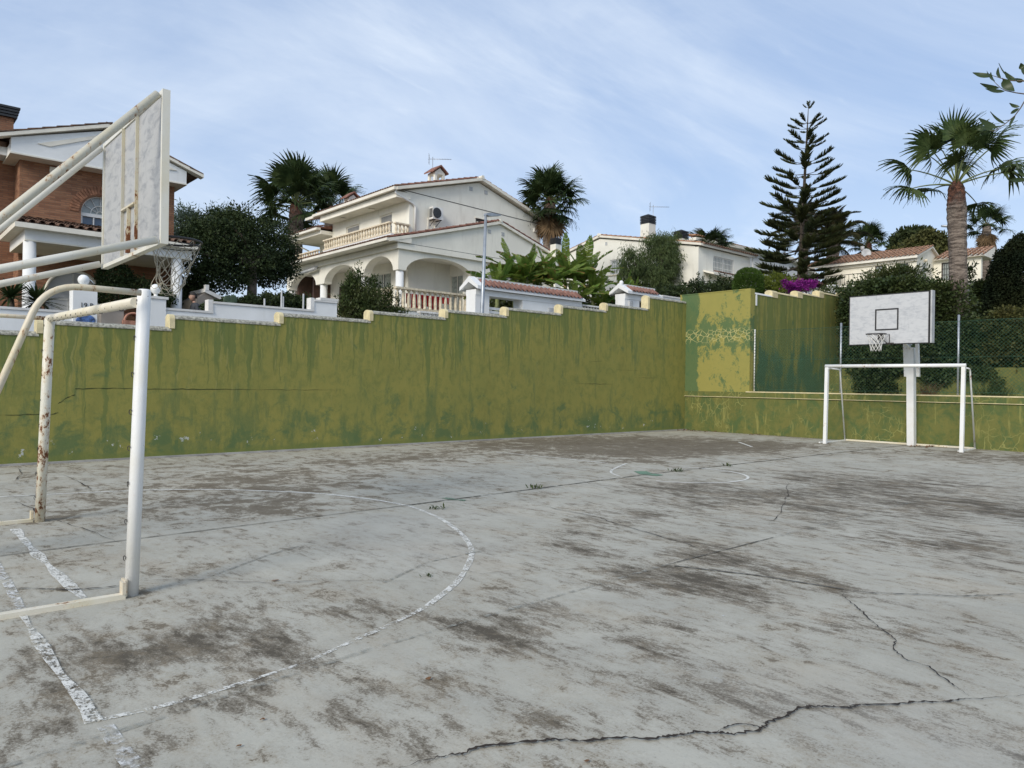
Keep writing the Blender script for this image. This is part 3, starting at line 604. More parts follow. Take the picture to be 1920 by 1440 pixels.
MB().box(XW-.043,-12,1.128,XW-.0,YW-.0,1.142).build('drip_line',MT['coping_cream'],t)
t=thing('green_rear_wall','green stained retaining wall with cream stepped ends running away behind the fence','wall',(24,YR,0))
rs=[(20.94,22.30,4.44),(22.30,23.98,4.58),(23.98,25.55,4.72),(25.55,27.4,4.88),(27.4,31,5.0)]
for i,(a,b,z) in enumerate(rs):
    MB().box(a,YR+.0,1.0,b,YR+.24,z-CH).build('wall_panel',MT['green_back'],t)
    prof=[(YR-.012,z-CH)]+[(YR+.12-.135*math.cos(q),z-CH+.010+.07*math.sin(q)) for q in np.linspace(0,PI,9)]+[(YR+.252,z-CH)]
    MB().prism([(a,y,zz) for y,zz in prof],(b-a,0,0)).build('coping',MT['white_cap'] if i==0 else MT['coping_cream'],t)
    if i:
        MB().prism([(a-.30,y,zz+.01 if zz>z-CH else zz-.14) for y,zz in [(YR-.016,z-CH)]+[(YR+.12-.138*math.cos(q),z-CH+.012+.08*math.sin(q)) for q in np.linspace(0,PI,9)]+[(YR+.256,z-CH)]],(.36,0,0)).build('step_end',MT['coping_cream'],t)
MB().box(21.0,YR-.02,4.02,21.07,YR+.1,4.38).build('white_edge',MT['white_wall'],t)
t=thing('planter_back_wall','low olive retaining wall under the ivy behind the chain link fence','wall',(26,2,1.2))
MB().box(26,-12,1.0,26.3,YR,2.16).build('wall_panel',MT['green_low'],t)
structure(MB().box(XW+.30,-12,.9,26,YR,1.22).build('planter_ground',MT['soil']))

# ------------------------------------------------------------------ chain link fence
t=thing('chain_link_fence','green chain link fence on tall grey posts standing on the low wall','fence',(20.9,4,1.3))
FX=20.9
for y,zt,big in [(9.34,3.32,1),(6.35,3.37,1),(3.3,3.37,1),(.3,3.37,1),(-2.7,3.37,1)]:
    MB().tube([(FX,y,1.25),(FX,y,zt)],.028,10).build('post',MT['galv'],t)
MB().tube([(FX,12.03,1.33),(FX,12.03,3.26)],.02,8).build('tension_bar',MT['white_metal'],t)
MB().tube([(FX,12.10,1.33),(FX,12.10,3.30)],.028,8).build('post',MT['fence_green'],t)
m=MB(); S=.072; y0,y1,z0,z1=-6.,12.03,1.36,3.22
def wire(a,b,r=.0034):
    a=Vector(a);b=Vector(b);d=(b-a).normalized(); p=d.cross(Vector((1,0,0))).normalized(); q=Vector((1,0,0))
    o=[p*r,(-p*.5+q*.87)*r,(-p*.5-q*.87)*r]; m.add([a+x for x in o]+[b+x for x in o],[(0,1,4,3),(1,2,5,4),(2,0,3,5)])
k=y0-(z1-z0)
while k<y1:
    a0=max(y0,k); a1=min(y1,k+z1-z0)
    if a1>a0:
        wire((FX-.02,a0,z0+(a0-k)),(FX-.02,a1,z0+(a1-k))); wire((FX-.024,a0,z1-(a0-k)),(FX-.024,a1,z1-(a1-k)))
    k+=S*1.25
for zz in (1.4,2.3,3.21):
    n=14
    for i in range(n): 
        ya=y1+(y0-y1)*i/n; yb=y1+(y0-y1)*(i+1)/n; m.tube([(FX-.026,ya,zz),(FX-.026,(ya+yb)/2,zz-.012),(FX-.026,yb,zz)],.004,4,False)
m.build('wire_mesh',MT['fence_green'],t,kind='stuff')

# ================================================================== GOALS
def ubend(pts,r,n=6):            # round the corners of a polyline
    P=[Vector(p) for p in pts]; out=[P[0]]
    for i in range(1,len(P)-1):
        a=(P[i-1]-P[i]).normalized(); b=(P[i+1]-P[i]).normalized()
        A=P[i]+a*r; B=P[i]+b*r
        for k in range(n+1):
            s=k/n; out.append(A*(1-s)**2+P[i]*2*s*(1-s)+B*s*s)
    out.append(P[-1]); return out
g=thing('football_goal','rusty white futsal goal seen from the side in the left foreground','goal',(1.39,7,0),'goals at the ends of the court')
A0=Vector((1.39,5.355,0)); A1=Vector((1.445,5.36,2.055)); B0=Vector((1.39,8.65,0)); B1=Vector((1.42,8.46,2.035))
MB().tube([A0,A0.lerp(A1,.5),A1-Vector((0,0,.012)),A1],[.043,.043,.043,.034],16).build('goal_post',MT['p_white'],g)
MB().tube([B0,B0.lerp(B1,.5),B1],.046,16).build('goal_post',MT['p_rusty'],g,label='rust eaten far goal post')
MB().tube([A1+Vector((-.045,.02,-.09)),B1+Vector((0,-.04,.0)),B1+Vector((0,.045,.0))],[.036,.036,.036],16).build('crossbar',MT['p_cream'],g)
y=5.27
MB().tube(ubend([(1.40,y,2.02),(.86,y,2.025),(.14,y,.03)],.20,8),.021,10).build('side_rail',MT['p_pipe'],g)
MB().tube(ubend([(1.42,8.55,2.04),(.86,8.6,2.045),(.14,8.65,.03)],.20,8),.021,10).build('side_rail',MT['p_pipe'],g)
MB().box(.12,5.275,.0,1.335,5.335,.032).build('ground_bar',MT['p_cream'],g)
MB().box(.12,8.66,.0,1.335,8.72,.03).build('ground_bar',MT['p_cream'],g)
MB().box(.12,5.34,.0,.17,8.655,.03).build('ground_bar',MT['p_cream'],g)
MB().box(1.315,5.27,.032,1.337,5.345,.11).box(1.337,5.30,.005,1.352,5.40,.115).build('hinge_plate',MT['p_pipe'],g)
MB().box(1.315,8.655,.03,1.337,8.73,.11).build('hinge_plate',MT['p_pipe'],g)
hm=MB().tube([(0,.0,0)]+[(0.0,.016*math.cos(a)-.016,.016*math.sin(a)) for a in np.linspace(0,R(285),10)],.0028,5); hme=hm.mesh('net_hook'); hme.materials.append(MT['rim_dark'])
def hook(p,rz=0,rx=0):
    link('net_hook',hme,None,g,Vector(p)-wloc(g),(rx,0,rz))
for i in range(15):
    s=(i+.7)/15.6; p=(A1+Vector((-.03,.0,-.09))).lerp(B1,s); hook(p+Vector((-.044,-.01,-.015-.01*random.random())),R(90+random.uniform(-30,30)),random.uniform(-.6,.6))
for i in range(8):
    p=A0.lerp(A1,.12+i*.12); hook(p+Vector((-.048,-.012,0)),R(180+random.uniform(-20,20)),random.uniform(-.4,.4))
    p=B0.lerp(B1,.12+i*.12); hook(p+Vector((-.047,-.012,0)),R(180+random.uniform(-20,20)),random.uniform(-.4,.4))
# far goal
g2=thing('football_goal','white futsal goal with square posts standing before the far green wall','goal',(19.2,7.3,0),'goals at the ends of the court')
L0=Vector((18.97,8.86,0)); R0=Vector((19.28,5.76,0)); LT=L0+Vector((.06,.0,2.0)); RT=R0+Vector((.06,0,2.0))
def sqpost(a,b,w):
    m=MB(); a=Vector(a);b=Vector(b); v=[]
    for p in (a,b): v+=[p+Vector((-w,-w,0)),p+Vector((w,-w,0)),p+Vector((w,w,0)),p+Vector((-w,w,0))]
    m.add(v,[(0,3,2,1),(4,5,6,7),(0,1,5,4),(1,2,6,5),(2,3,7,6),(3,0,4,7)]); return m
sqpost(L0,LT,.04).build('goal_post',MT['p_far'],g2); sqpost(R0,RT,.04).build('goal_post',MT['p_far'],g2)
MB().tube([LT+Vector((0,.05,.035)),RT+Vector((0,-.05,.035))],.043,12).build('crossbar',MT['p_far'],g2)
for y,yb,x0 in ((8.83,9.05,19.02),(5.74,5.86,19.35)):
    MB().tube(ubend([(x0,y,1.98),(19.72,y,1.96),(20.58,yb,.03)],.09,5),.020,8).build('side_rail',MT['p_far'],g2)
    MB().box(x0+.04,yb-.02,.0,20.6,yb+.02,.03).build('ground_bar',MT['p_far'],g2)
MB().box(20.58,5.885,.002,20.63,9.025,.045).build('ground_bar',MT['p_cream'],g2)

# ================================================================== BASKETBALL HOOPS
def net(m,c,r0,r1,h,rows,cols,rad,sway=(0,0),jit=.0,loops=True):
    def P(i,j):
        z=i/rows; rr=r0+(r1-r0)*min(1,z*1.15)**.8
        a=2*PI*(j+.5*(i%2))/cols
        return Vector((c[0]+rr*math.cos(a)+sway[0]*z*z+random.uniform(-jit,jit)*z,c[1]+rr*math.sin(a)+sway[1]*z*z+random.uniform(-jit,jit)*z,c[2]-h*z+random.uniform(-jit,jit)*z))
    pts=[[P(i,j) for j in range(cols)] for i in range(rows+1)]
    for i in range(rows):
        for j in range(cols):
            k=(j-1 if i%2==0 else j)%cols; l=(j if i%2==0 else j+1)%cols
            a=pts[i][j]
            for b in (pts[i+1][k],pts[i+1][l]):
                mid=(a+b)/2-Vector((0,0,.008)); m.tube([a,mid,b],rad,5,False)
    return pts
h=thing('basketball_hoop','white basketball hoop with rusty tube arms seen from behind at upper left','basketball hoop',(.2,7.1,0),'basketball hoops at the ends of the court')
BX=1.8; y0,y1,z0,z1=6.16,8.04,2.52,3.74
MB().box(BX-.012,y0+.03,z0+.03,BX+.028,y1-.03,z1-.03).build('board_panel',MT['board_back'],h)
MB().box(BX-.025,y0-.0,z0,BX+.033,y0+.032,z1).box(BX-.025,y1-.03,z0,BX+.033,y1+.0,z1).box(BX-.023,y0+.032,z0,BX+.033,y1-.03,z0+.033).box(BX-.023,y0+.032,z1-.033,BX+.033,y1-.03,z1).build('board_frame',MT['p_arm'],h)
for yy in (6.86,7.30):
    MB().box(BX-.038,yy-.010,z0+.034,BX-.013,yy+.000,z1-.034).build('back_rail',MT['p_arm_rust'],h)
MB().box(BX-.042,6.873,2.955,BX-.014,7.29,2.97).box(BX-.042,7.07,2.56,BX-.014,7.085,2.955).box(BX-.042,7.10,2.56,BX-.014,7.115,2.78).build('rim_bracket_frame',MT['p_pipe'],h)
PO=Vector((.12,7.1,0))
for a,mt in (((BX-.05,6.20,3.70),'p_arm_rust'),((BX-.05,8.0,3.69),'p_arm')):
    MB().tube([a,Vector(a)+Vector((-1.07,0,-1.21)),Vector(a)+Vector((-1.55,0,-1.75))],.031,12).build('upper_arm',MT[mt],h)
for a in ((BX-.045,6.20,2.55),(BX-.045,8.0,2.56)):
    MB().tube([a,Vector(a)+Vector((-1.05,0,-.36)),Vector(a)+Vector((-1.58,0,-.54))],.031,12).build('lower_arm',MT['p_arm'],h)
MB().box(.10,6.1,1.88,.20,8.1,2.03).build('cross_beam',MT['p_arm'],h)
MB().tube([(.02,7.1,0),(.02,7.1,2.3)],.09,14).build('post',MT['p_cream'],h)
ZR=2.715; CX,CY=2.165,7.08
rimm=MB().tube([(CX+.225*math.cos(a),CY+.225*math.sin(a),ZR) for a in np.linspace(0,2*PI,33)],.011,8,False)
rimm.tube([(BX+.05,CY-.13,ZR-.0),(CX-.12,CY-.19,ZR)],.008,6).tube([(BX+.05,CY+.13,ZR),(CX-.12,CY+.19,ZR)],.008,6)
rimm.tube([(CX+.22*math.cos(a),CY+.22*math.sin(a),ZR-.045) for a in np.linspace(R(-100),R(100),20)],.005,6,False).tube([(BX+.05,CY,ZR-.13),(CX-.2,CY-.03,ZR-.03)],.008,6)
rimm.box(BX+.046,CY-.09,ZR-.16,BX+.06,CY+.09,ZR+.03)
rimm.build('rim',MT['rim_dark'],h)
random.seed(21)
nm=MB(); pts=net(nm,(CX,CY,ZR-.01),.222,.115,.38,6,11,.0031,(-.03,.03),.030)
for j in range(0,11):    # loose tangled loops at the hem
    a=pts[6][j]; b=pts[6][(j+3)%11]; d=random.uniform(.02,.10)
    nm.tube([a,(a*2+b)/3-Vector((random.uniform(-.02,.03),0,d)),(a+2*b)/3-Vector((0,random.uniform(-.02,.03),d*1.1)),b],.0031,5,False)
a=pts[5][8]; nm.tube(ubend([pts[4][6],pts[4][6]+Vector((-.05,.12,-.16)),pts[5][6]+Vector((-.02,.05,-.13)),pts[6][7]],.04,4),.0032,5,False)
nm.build('net',MT['rope'],h)
# far hoop
h2=thing('basketball_hoop','white basketball backboard with black square on a single pole behind the far goal','basketball hoop',(20.45,7.27,0),'basketball hoops at the ends of the court')
BX=19.0; y0,y1,z0,z1=6.42,8.27,2.58,3.79
MB().box(BX,y0+.0,z0+.0,BX+.03,y1-.0,z1-.0).build('board_panel',MT['board_front'],h2)
fr=MB(); w=.022
fr.box(BX-.004,y0,z0,BX+.06,y0-.03,z1).box(BX-.004,y1,z0,BX+.06,y1+w,z1).box(BX-.004,y0-.03,z0,BX+.06,y1+w,z0-w).box(BX-.004,y0-.03,z1,BX+.06,y1+w,z1+w); fr.build('board_frame',MT['black_line'],h2)
MB().box(BX-.02,y0-.085,z0-.01,BX+.16,y0-.05,z1+.03).build('side_rail',MT['grey_fix'],h2)
a0,a1,b0,b1=PX(1641,580,BX).y,PX(1685,582,BX).y,PX(1642,620,BX).z,PX(1642,580,BX).z; w=.034; q=BX-.006
MB().box(q,a0,b0,BX-.001,a0-w,b1).box(q,a1,b0,BX-.001,a1+w,b1).box(q,a1+w,b1-w,BX-.001,a0-w,b1).box(q,a1+w,b0,BX-.001,a0-w,b0+w).build('target_square',MT['black_line'],h2)
CX,CY,ZR=BX-.36,7.47,2.80
rimm=MB().tube([(CX+.225*math.cos(a),CY+.225*math.sin(a),ZR) for a in np.linspace(0,2*PI,29)],.012,6,False)
rimm.tube([(BX-.03,CY-.12,ZR-.2),(CX+.05,CY-.0,ZR-.02)],.009,6).box(BX-.03,CY-.10,ZR-.24,BX-.007,CY-.28,ZR-.20).tube([(BX-.02,CY-.18,ZR-.22),(BX-.02,CY-.18,ZR+.01),(CX+.2,CY-.1,ZR)],.009,6).box(BX-.14,CY-.05,ZR-.14,BX-.007,CY+.05,ZR+.02).tube([(BX-.03,CY+.10,ZR-.2),(CX+.0,CY+.2,ZR-.01)],.009,6)
rimm.build('rim',MT['rim_dark'],h2)
random.seed(5); nm=MB(); pts=net(nm,(CX,CY,ZR-.01),.22,.125,.34,4,10,.0048,(0,0),.006)
for j in range(10):
    a=pts[4][j]; b=pts[4][(j+1)%10]; nm.tube([a,(a+b)/2-Vector((0,0,.07)),b],.0048,5,False)
nm.build('net',MT['rope_white'],h2)
P0=Vector((20.45,7.27,0)); P1=Vector((19.9,6.98,2.62))
def bar(a,b,wx,wy):
    a=Vector(a);b=Vector(b);v=[]
    for p in (a,b): v+=[p+Vector((-wx,-wy,0)),p+Vector((wx,-wy,0)),p+Vector((wx,wy,0)),p+Vector((-wx,wy,0))]
    return MB().add(v,[(0,3,2,1),(4,5,6,7),(0,1,5,4),(1,2,6,5),(2,3,7,6),(3,0,4,7)])
bar((20.45,7.27,0),(20.05,7.17,2.52),.09,.085).build('pole',MT['p_far'],h2)
for dy in (-.145,.145): bar((20.15,7.17+dy,1.78),(19.9,7.13+dy,2.85),.045,.035).build('side_channel',MT['p_far'],h2)
bar((19.07,7.0,3.0),(19.13,7.0,3.45),.02,.3).build('back_bracket',MT['grey_fix'],h2)
MB().tube([(19.1,7.3,3.3),(20.02,7.17,2.6)],.035,8).tube([(19.1,6.9,3.3),(20.02,7.17,2.6)],.035,8).tube([(19.1,7.1,2.7),(20.02,7.17,2.5)],.035,8).build('board_arm',MT['p_far'],h2)

# ================================================================== TERRAIN, STREET
def zs(X): return 1.35+.1*(X-2.3) if X<30 else 4.12+.09*(X-30)
def zt(X,Y):       # garden ground
    if Y>=14.6:
        return zs(X)+ (0 if Y<19.6 else .12+.07*(Y-19.6)) - .03
    return 2.12+min(max(0,X-27),22)*.28
xs=list(np.arange(-30,27,3))+[27,28,30]+list(np.arange(33,140,6)); V=[];Fc=[]
ys=[14.70,19.55,19.65]+list(np.arange(22,130,6))
for x in xs:
    for y in ys: V.append((x,y,zt(x,y) if y<60 else zt(x,60)))
n=len(ys)
for i in range(len(xs)-1):
    for j in range(n-1): Fc.append((i*n+j,(i+1)*n+j,(i+1)*n+j+1,i*n+j+1))
structure(link('hillside_ground',mesh('hillside_ground',V,Fc),MT['terrain']))
V=[];Fc=[]; xs2=[26.3,27.2,30,36,45,60,90,140]; ys2=[-80,-30,-12,0,6,12.3,14.70]
for x in xs2:
    for y in ys2: V.append((x,y,zt(x,5) if y<14 else max(zt(x,5),zs(x)-.03) if x>31 else zs(x)-.03 if x>31 else zt(x,5)))
n=len(ys2)
for i in range(len(xs2)-1):
    for j in range(n-1): Fc.append((i*n+j,(i+1)*n+j,(i+1)*n+j+1,i*n+j+1))
structure(link('slope_ground',mesh('slope_ground',V,Fc),MT['terrain']))
structure(link('land',mesh('land',[(-900,-900,-.35),(900,-900,-.35),(900,900,-.35),(-900,900,-.35)],[(0,1,2,3)]),MT['terrain']))
V=[];Fc=[]
for x in (-30,2.3,30,60):
    V+=[(x,15.9,zs(x)+.004),(x,18.3,zs(x)+.004)]
structure(link('street',mesh('street',V,[(0,2,3,1),(2,4,5,3),(4,6,7,5)]),MT['asphalt']))
for a,b in ((14.70,15.9),(18.3,19.5)):
    m=MB()
    for x0,x1 in ((-30,30),(30,60)):
        m.add([(x0,a,zs(x0)-.1),(x1,a,zs(x1)-.1),(x1,b,zs(x1)-.1),(x0,b,zs(x0)-.1),(x0,a,zs(x0)+.12),(x1,a,zs(x1)+.12),(x1,b,zs(x1)+.12),(x0,b,zs(x0)+.12)],[(0,3,2,1),(4,5,6,7),(0,1,5,4),(1,2,6,5),(2,3,7,6),(3,0,4,7)])
    structure(m.build('pavement',MT['kerb']))

# ================================================================== BUILDING HELPERS
def tile_mesh(L=.42,r=.085,seg=6,taper=.88):
    v=[];f=[]
    for i,(x,rr) in enumerate(((0,r),(L,r*taper))):
        for k in range(seg+1): q=PI*k/seg; v.append((rr*math.cos(q),x,rr*math.sin(q)*.95+ (0.012 if i==0 else 0)))
        for k in range(seg+1): q=PI*k/seg; v.append(((rr-.014)*math.cos(q),x,(rr-.014)*math.sin(q)*.95+(0.012 if i==0 else 0)))
    s=seg+1
    for k in range(seg): f+=[(k,k+1,2*s+k+1,2*s+k),(s+k,3*s+k,3*s+k+1,s+k+1),(k,s+k,s+k+1,k+1)]
    return v,f
TV,TF=tile_mesh()
TILE={}
def tile_piece(mat):
    if mat not in TILE:
        me=mesh('roof_tile',TV,TF,True); me.materials.append(MT[mat]); TILE[mat]=me
    return TILE[mat]
def eave_tiles(parent,mat,p,e,s,n,scale=1.):    # n separate tiles along unit vector e, each running up slope s, first centre p
    e=Vector(e).normalized(); s=Vector(s).normalized(); nn=e.cross(s).normalized()
    if nn.z<0: nn=-nn; 
    ex=s.cross(nn).normalized()
    M=Matrix((ex,s,nn)).transposed(); eu=M.to_euler(); off=wloc(parent)
    for i in range(n):
        q=Vector(p)+e*(.21*scale*i)+Vector((0,0,random.uniform(-.004,.004)))
        link('roof_tile',tile_piece(mat),None,parent,q-off,(eu.x,eu.y,eu.z+random.uniform(-.02,.02)),(scale,scale*1.,scale))
def tile_field(name,parent,mat,p,e,le,s,ls,pitch=.21,course=.38,start=0):   # joined pantile rows
    e=Vector(e).normalized(); s=Vector(s).normalized(); nn=e.cross(s).normalized()
    if nn.z<0: nn=-nn
    off=wloc(parent); p=Vector(p); V=[];Fc=[]; seg=5; r=.085*pitch/.21
    nr=int(le/pitch)
    for i in range(nr+1):
        x=i*pitch
        for j in range(start,int(ls/course)+1):
            y0=j*course; y1=min(y0+course*1.08,ls)
            if y1<=y0: continue
            b=len(V); dz=random.uniform(-.006,.006)
            for y,rr,h in ((y0,r,.028),(y1,r*.88,.004)):
                for k in range(seg+1):
                    q=PI*k/seg; V.append(p+e*(x+rr*math.cos(q))+s*y+nn*(rr*.9*math.sin(q)+h+dz)-off)
            for k in range(seg): Fc.append((b+k,b+k+1,b+seg+2+k,b+seg+1+k))
    return link(name,mesh(name,V,Fc),MT[mat],parent)
BALV={}
def baluster_mesh(h,r,mat,style=0):
    key=(round(h,3),r,mat,style)
    if key not in BALV:
        if style==0: prof=[(.9,0),(.9,.10),(.55,.12),(.62,.2),(.95,.42),(1.,.5),(.72,.7),(.55,.86),(.85,.88),(.85,1.)]
        elif style==1: prof=[(1.15,0),(1.15,.07),(.9,.09),(.95,.2),(1.05,.3),(.62,.8),(.55,.9),(1.15,.93),(1.15,1.)]
        else: prof=[(.7,0),(.95,.3),(.6,.6),(.5,.85),(.9,.9),(.9,1.)]
        me=MB().lathe([(r*a,h*b) for a,b in prof],seg=8).mesh('baluster'); me.materials.append(MT[mat]); BALV[key]=me
    return BALV[key]
def balustrade(parent,a,b,h,mat,n,r=.07,style=0,rail=.07,base=.05,w=.16,names=('handrail','base_rail')):
    a=Vector(a);b=Vector(b); d=(b-a); L=d.length; u=d.normalized(); sd=Vector((-u.y,u.x,0)); off=wloc(parent)
    for nm,z0,z1,ww in ((names[1],0,base,w*.95),(names[0],h-rail,h,w)):
        v=[]
        for p in (a,b):
            for s in (-1,1):
                for z in (z0,z1): v.append(p+sd*s*ww/2+Vector((0,0,z)))
        MB().add(v,[(0,1,3,2),(4,6,7,5),(0,4,5,1),(2,3,7,6),(1,5,7,3),(0,2,6,4)]).build(nm,MT[mat],parent)
    me=baluster_mesh(h-rail-base,r,mat,style)
    for i in range(n): link('baluster',me,None,parent,a+u*(L*(i+.5)/n)+Vector((0,0,base))-off)
def window(parent,plane,c,u0,u1,z0,z1,side=-1,frame='white_metal',glass='glass',mull=1,sill=None,shutter=0,grille=0,fw=.06,bars=0,curtain=False,gmat='white_metal'):
    # plane 'X'/'Y' at c, looking towards side (-1 = towards negative axis)
    def bx(m,ua,ub,za,zb,d0,d1):   # depth measured outwards from the wall face
        c0=c+side*d0; c1=c+side*d1
        if plane=='Y': m.box(ua,c0,za,ub,c1,zb)
        else: m.box(c0,ua,za,c1,ub,zb)
        return m
    m=MB(); bx(m,u0,u0+fw,z0,z1,-.12,-.05); bx(m,u1-fw,u1,z0,z1,-.12,-.05); bx(m,u0+fw,u1-fw,z0,z0+fw,-.12,-.05); bx(m,u0+fw,u1-fw,z1-fw,z1,-.12,-.05)
    for i in range(mull):
        x=u0+(u1-u0)*(i+1)/(mull+1); bx(m,x-fw*.45,x+fw*.45,z0+fw,z1-fw,-.115,-.055)
    f=m.build('window_frame',MT[frame],parent)
    bx(MB(),u0+fw,u1-fw,z0+fw,z1-fw,-.10,-.085).build('pane',MT[glass],f)
    if curtain:
        cm=MB()
        for s0,s1 in ((u0+fw,u0+(u1-u0)*.42),(u1-(u1-u0)*.42,u1-fw)):
            k=10
            for i in range(k): 
                q0=s0+(s1-s0)*i/k; q1=s0+(s1-s0)*(i+1)/k; bx(cm,q0,q1,z0+fw,z1-fw,-.080+(i%2)*.012,-.084)
        cm.build('curtain',MT['curtain'],f)
    if shutter: bx(MB(),u0+fw,u1-fw,z1-fw-(z1-z0)*shutter,z1-fw,-.08,-.06).build('shutter',MT['shutter'],f)
    if sill: bx(MB(),u0-.08,u1+.08,z0-.06,z0,-.02,.06).build('window_sill',MT[sill],parent)
    if grille:
        gm=MB(); k=grille; w=.011
        for i in range(k+1):
            x=u0+.02+(u1-u0-.04)*i/k; bx(gm,x-w,x+w,z0+.02,z1-.02,-.03,-.012)
        for zz in (z0+.03,z0+(z1-z0)*.33,z0+(z1-z0)*.66,z1-.03)[:4 if bars else 4]: bx(gm,u0+.01,u1-.01,zz-w,zz+w,-.034,-.029)
        gm.build('window_grille',MT[gmat],parent)
def antenna(label,p,hgt,dirx=1,mast=.016,nel=6):
    t=thing('tv_antenna',label,'antenna',p,'television antennas on the roofs'); p=Vector(p)
    MB().tube([p,p+Vector((0,0,hgt))],mast,6).build('mast',MT['antenna'],t)
    z=hgt-.12; m=MB(); d=Vector((dirx*.75,-.66,0)).normalized(); s=Vector((-d.y,d.x,0))
    m.tube([p+Vector((0,0,z))-d*.25,p+Vector((0,0,z))+d*1.0],.014,5)
    for i in range(nel): 
        q=p+Vector((0,0,z))+d*(.1+.85*i/nel); m.tube([q-s*.13,q+s*.13],.006,4)
    for a in (-1,1):
        for k in range(3): m.tube([p+Vector((0,0,z+a*(.06+.09*k)))-d*(.2)+s*-.22,p+Vector((0,0,z+a*(.06+.09*k)))-d*.2+s*.22],.009,4)
        m.tube([p+Vector((0,0,z))-d*.18,p+Vector((0,0,z+a*.26))-d*.2],.009,4)
    m.build('antenna_head',MT['antenna'],t)
def chimney_metal(parent,x,y,z0,z1,w,mat='cream_wall2'):
    MB().box(x-w,y-w,z0,x+w,y+w,z1).build('chimney_stack',MT[mat],parent)
    m=MB(); h=(w*1.5)
    for i in range(5): m.box(x-w*1.08,y-w*1.08,z1+.01+i*h/5,x+w*1.08,y+w*1.08,z1+.01+i*h/5+h/5*.62)
    m.box(x-w*.85,y-w*.85,z1,x+w*.85,y+w*.85,z1+h).add([(x-w*1.1,y-w*1.1,z1+h),(x+w*1.1,y-w*1.1,z1+h),(x+w*1.1,y+w*1.1,z1+h),(x-w*1.1,y+w*1.1,z1+h),(x,y,z1+h+w*.5)],[(0,1,4),(1,2,4),(2,3,4),(3,0,4),(0,3,2,1)])
    m.build('chimney_cowl',MT['black_metal'],parent)

# ================================================================== BRICK HOUSE
bh=thing('brick_house','red brick two storey house with white gable and tiled porch at the left','house',(5.5,25,1.9))
YB=25.; m=MB()
m.cells('Y',YB,.3,3.41,7.60,1.9,7.66,[(4.96,6.04,5.2,7.05),(4.05,5.55,1.9,4.75)])
m.build('brick_wall',MT['brick'],bh)
# arch fillers closing the round heads of window and door
def arch_fill(u0,u1,zs_,za,ztop,c,th):
    a=arcpts(u0,u1,zs_,za,16); return [(u0,c,ztop)]+[(u,c,z) for u,z in a]+[(u1,c,ztop)]
MB().prism(arch_fill(4.96,6.04,6.42,6.98,7.05,YB,.3),(0,.3,0)).prism(arch_fill(4.05,5.55,3.9,4.65,4.75,YB,.3),(0,.3,0)).build('arch_wall',MT['brick'],bh)
MB().box(3.41,YB+.3,1.9,3.71,29,7.66).box(-3,25.9,1.9,3.41,26.2,7.9).box(7.3,YB+.3,1.9,7.6,33,7.66).build('side_wall',MT['brick'],bh)
MB().box(7.25,YB+.3,1.9,3.8,25.32,4).build('inner_wall',MT['brick'],bh)
for i in range(27):   # voussoirs round the window head
    q=PI*(i+.5)/27; cx=5.5; r=.66
    me=MB().box(-.12,-.03,-.033,.12,.0,.033).mesh('brick') if i==0 else me
    if i==0: me.materials.append(MT['voussoir'])
    link('brick',me,None,bh,Vector((cx+(r+.06)*math.cos(q),YB,6.42+(r+.06)*math.sin(q)))-wloc(bh),(0,-q,0))
a=arcpts(4.96,6.04,6.42,6.98,20); fr=MB()
fr.tube([(u,YB+.14,z) for u,z in a],.035,6).box(4.96,YB+.1,5.62,5.02,YB+.18,6.42).box(5.98,YB+.1,5.62,6.04,YB+.18,6.42).box(4.96,YB+.1,5.62,6.04,YB+.18,5.68).box(4.96,YB+.09,6.33,6.04,YB+.18,6.43)
fr.tube([(5.5-.26*math.cos(PI*k/10),YB+.13,6.43+.27*math.sin(PI*k/10)) for k in range(11)],.014,5).tube([(5.5-.1*math.cos(PI*k/6),YB+.13,6.43+.1*math.sin(PI*k/6)) for k in range(7)],.012,5)
for q in (30,60,90,120,150): fr.tube([(5.5+.1*math.cos(R(q)),YB+.13,6.43+.1*math.sin(R(q))),(5.5+.52*math.cos(R(q)),YB+.13,6.43+.53*math.sin(R(q)))],.010,5)
for x in (5.32,5.68): fr.box(x-.015,YB+.1,5.68,x+.015,YB+.16,6.33)
f=fr.build('window_frame',MT['white_metal'],bh)
MB().box(5.0,YB+.17,5.66,6.0,YB+.185,6.35).build('pane',MT['glass_blue'],f)
MB().prism([(u,YB+.17,z) for u,z in a],(0,.015,0)).build('pane',MT['glass_pale'],f)
MB().box(4.86,YB-.07,5.52,6.14,YB+.12,5.60).box(4.96,YB+.02,5.2,6.04,YB+.29,5.52).build('window_sill',MT['white_cap'],bh)
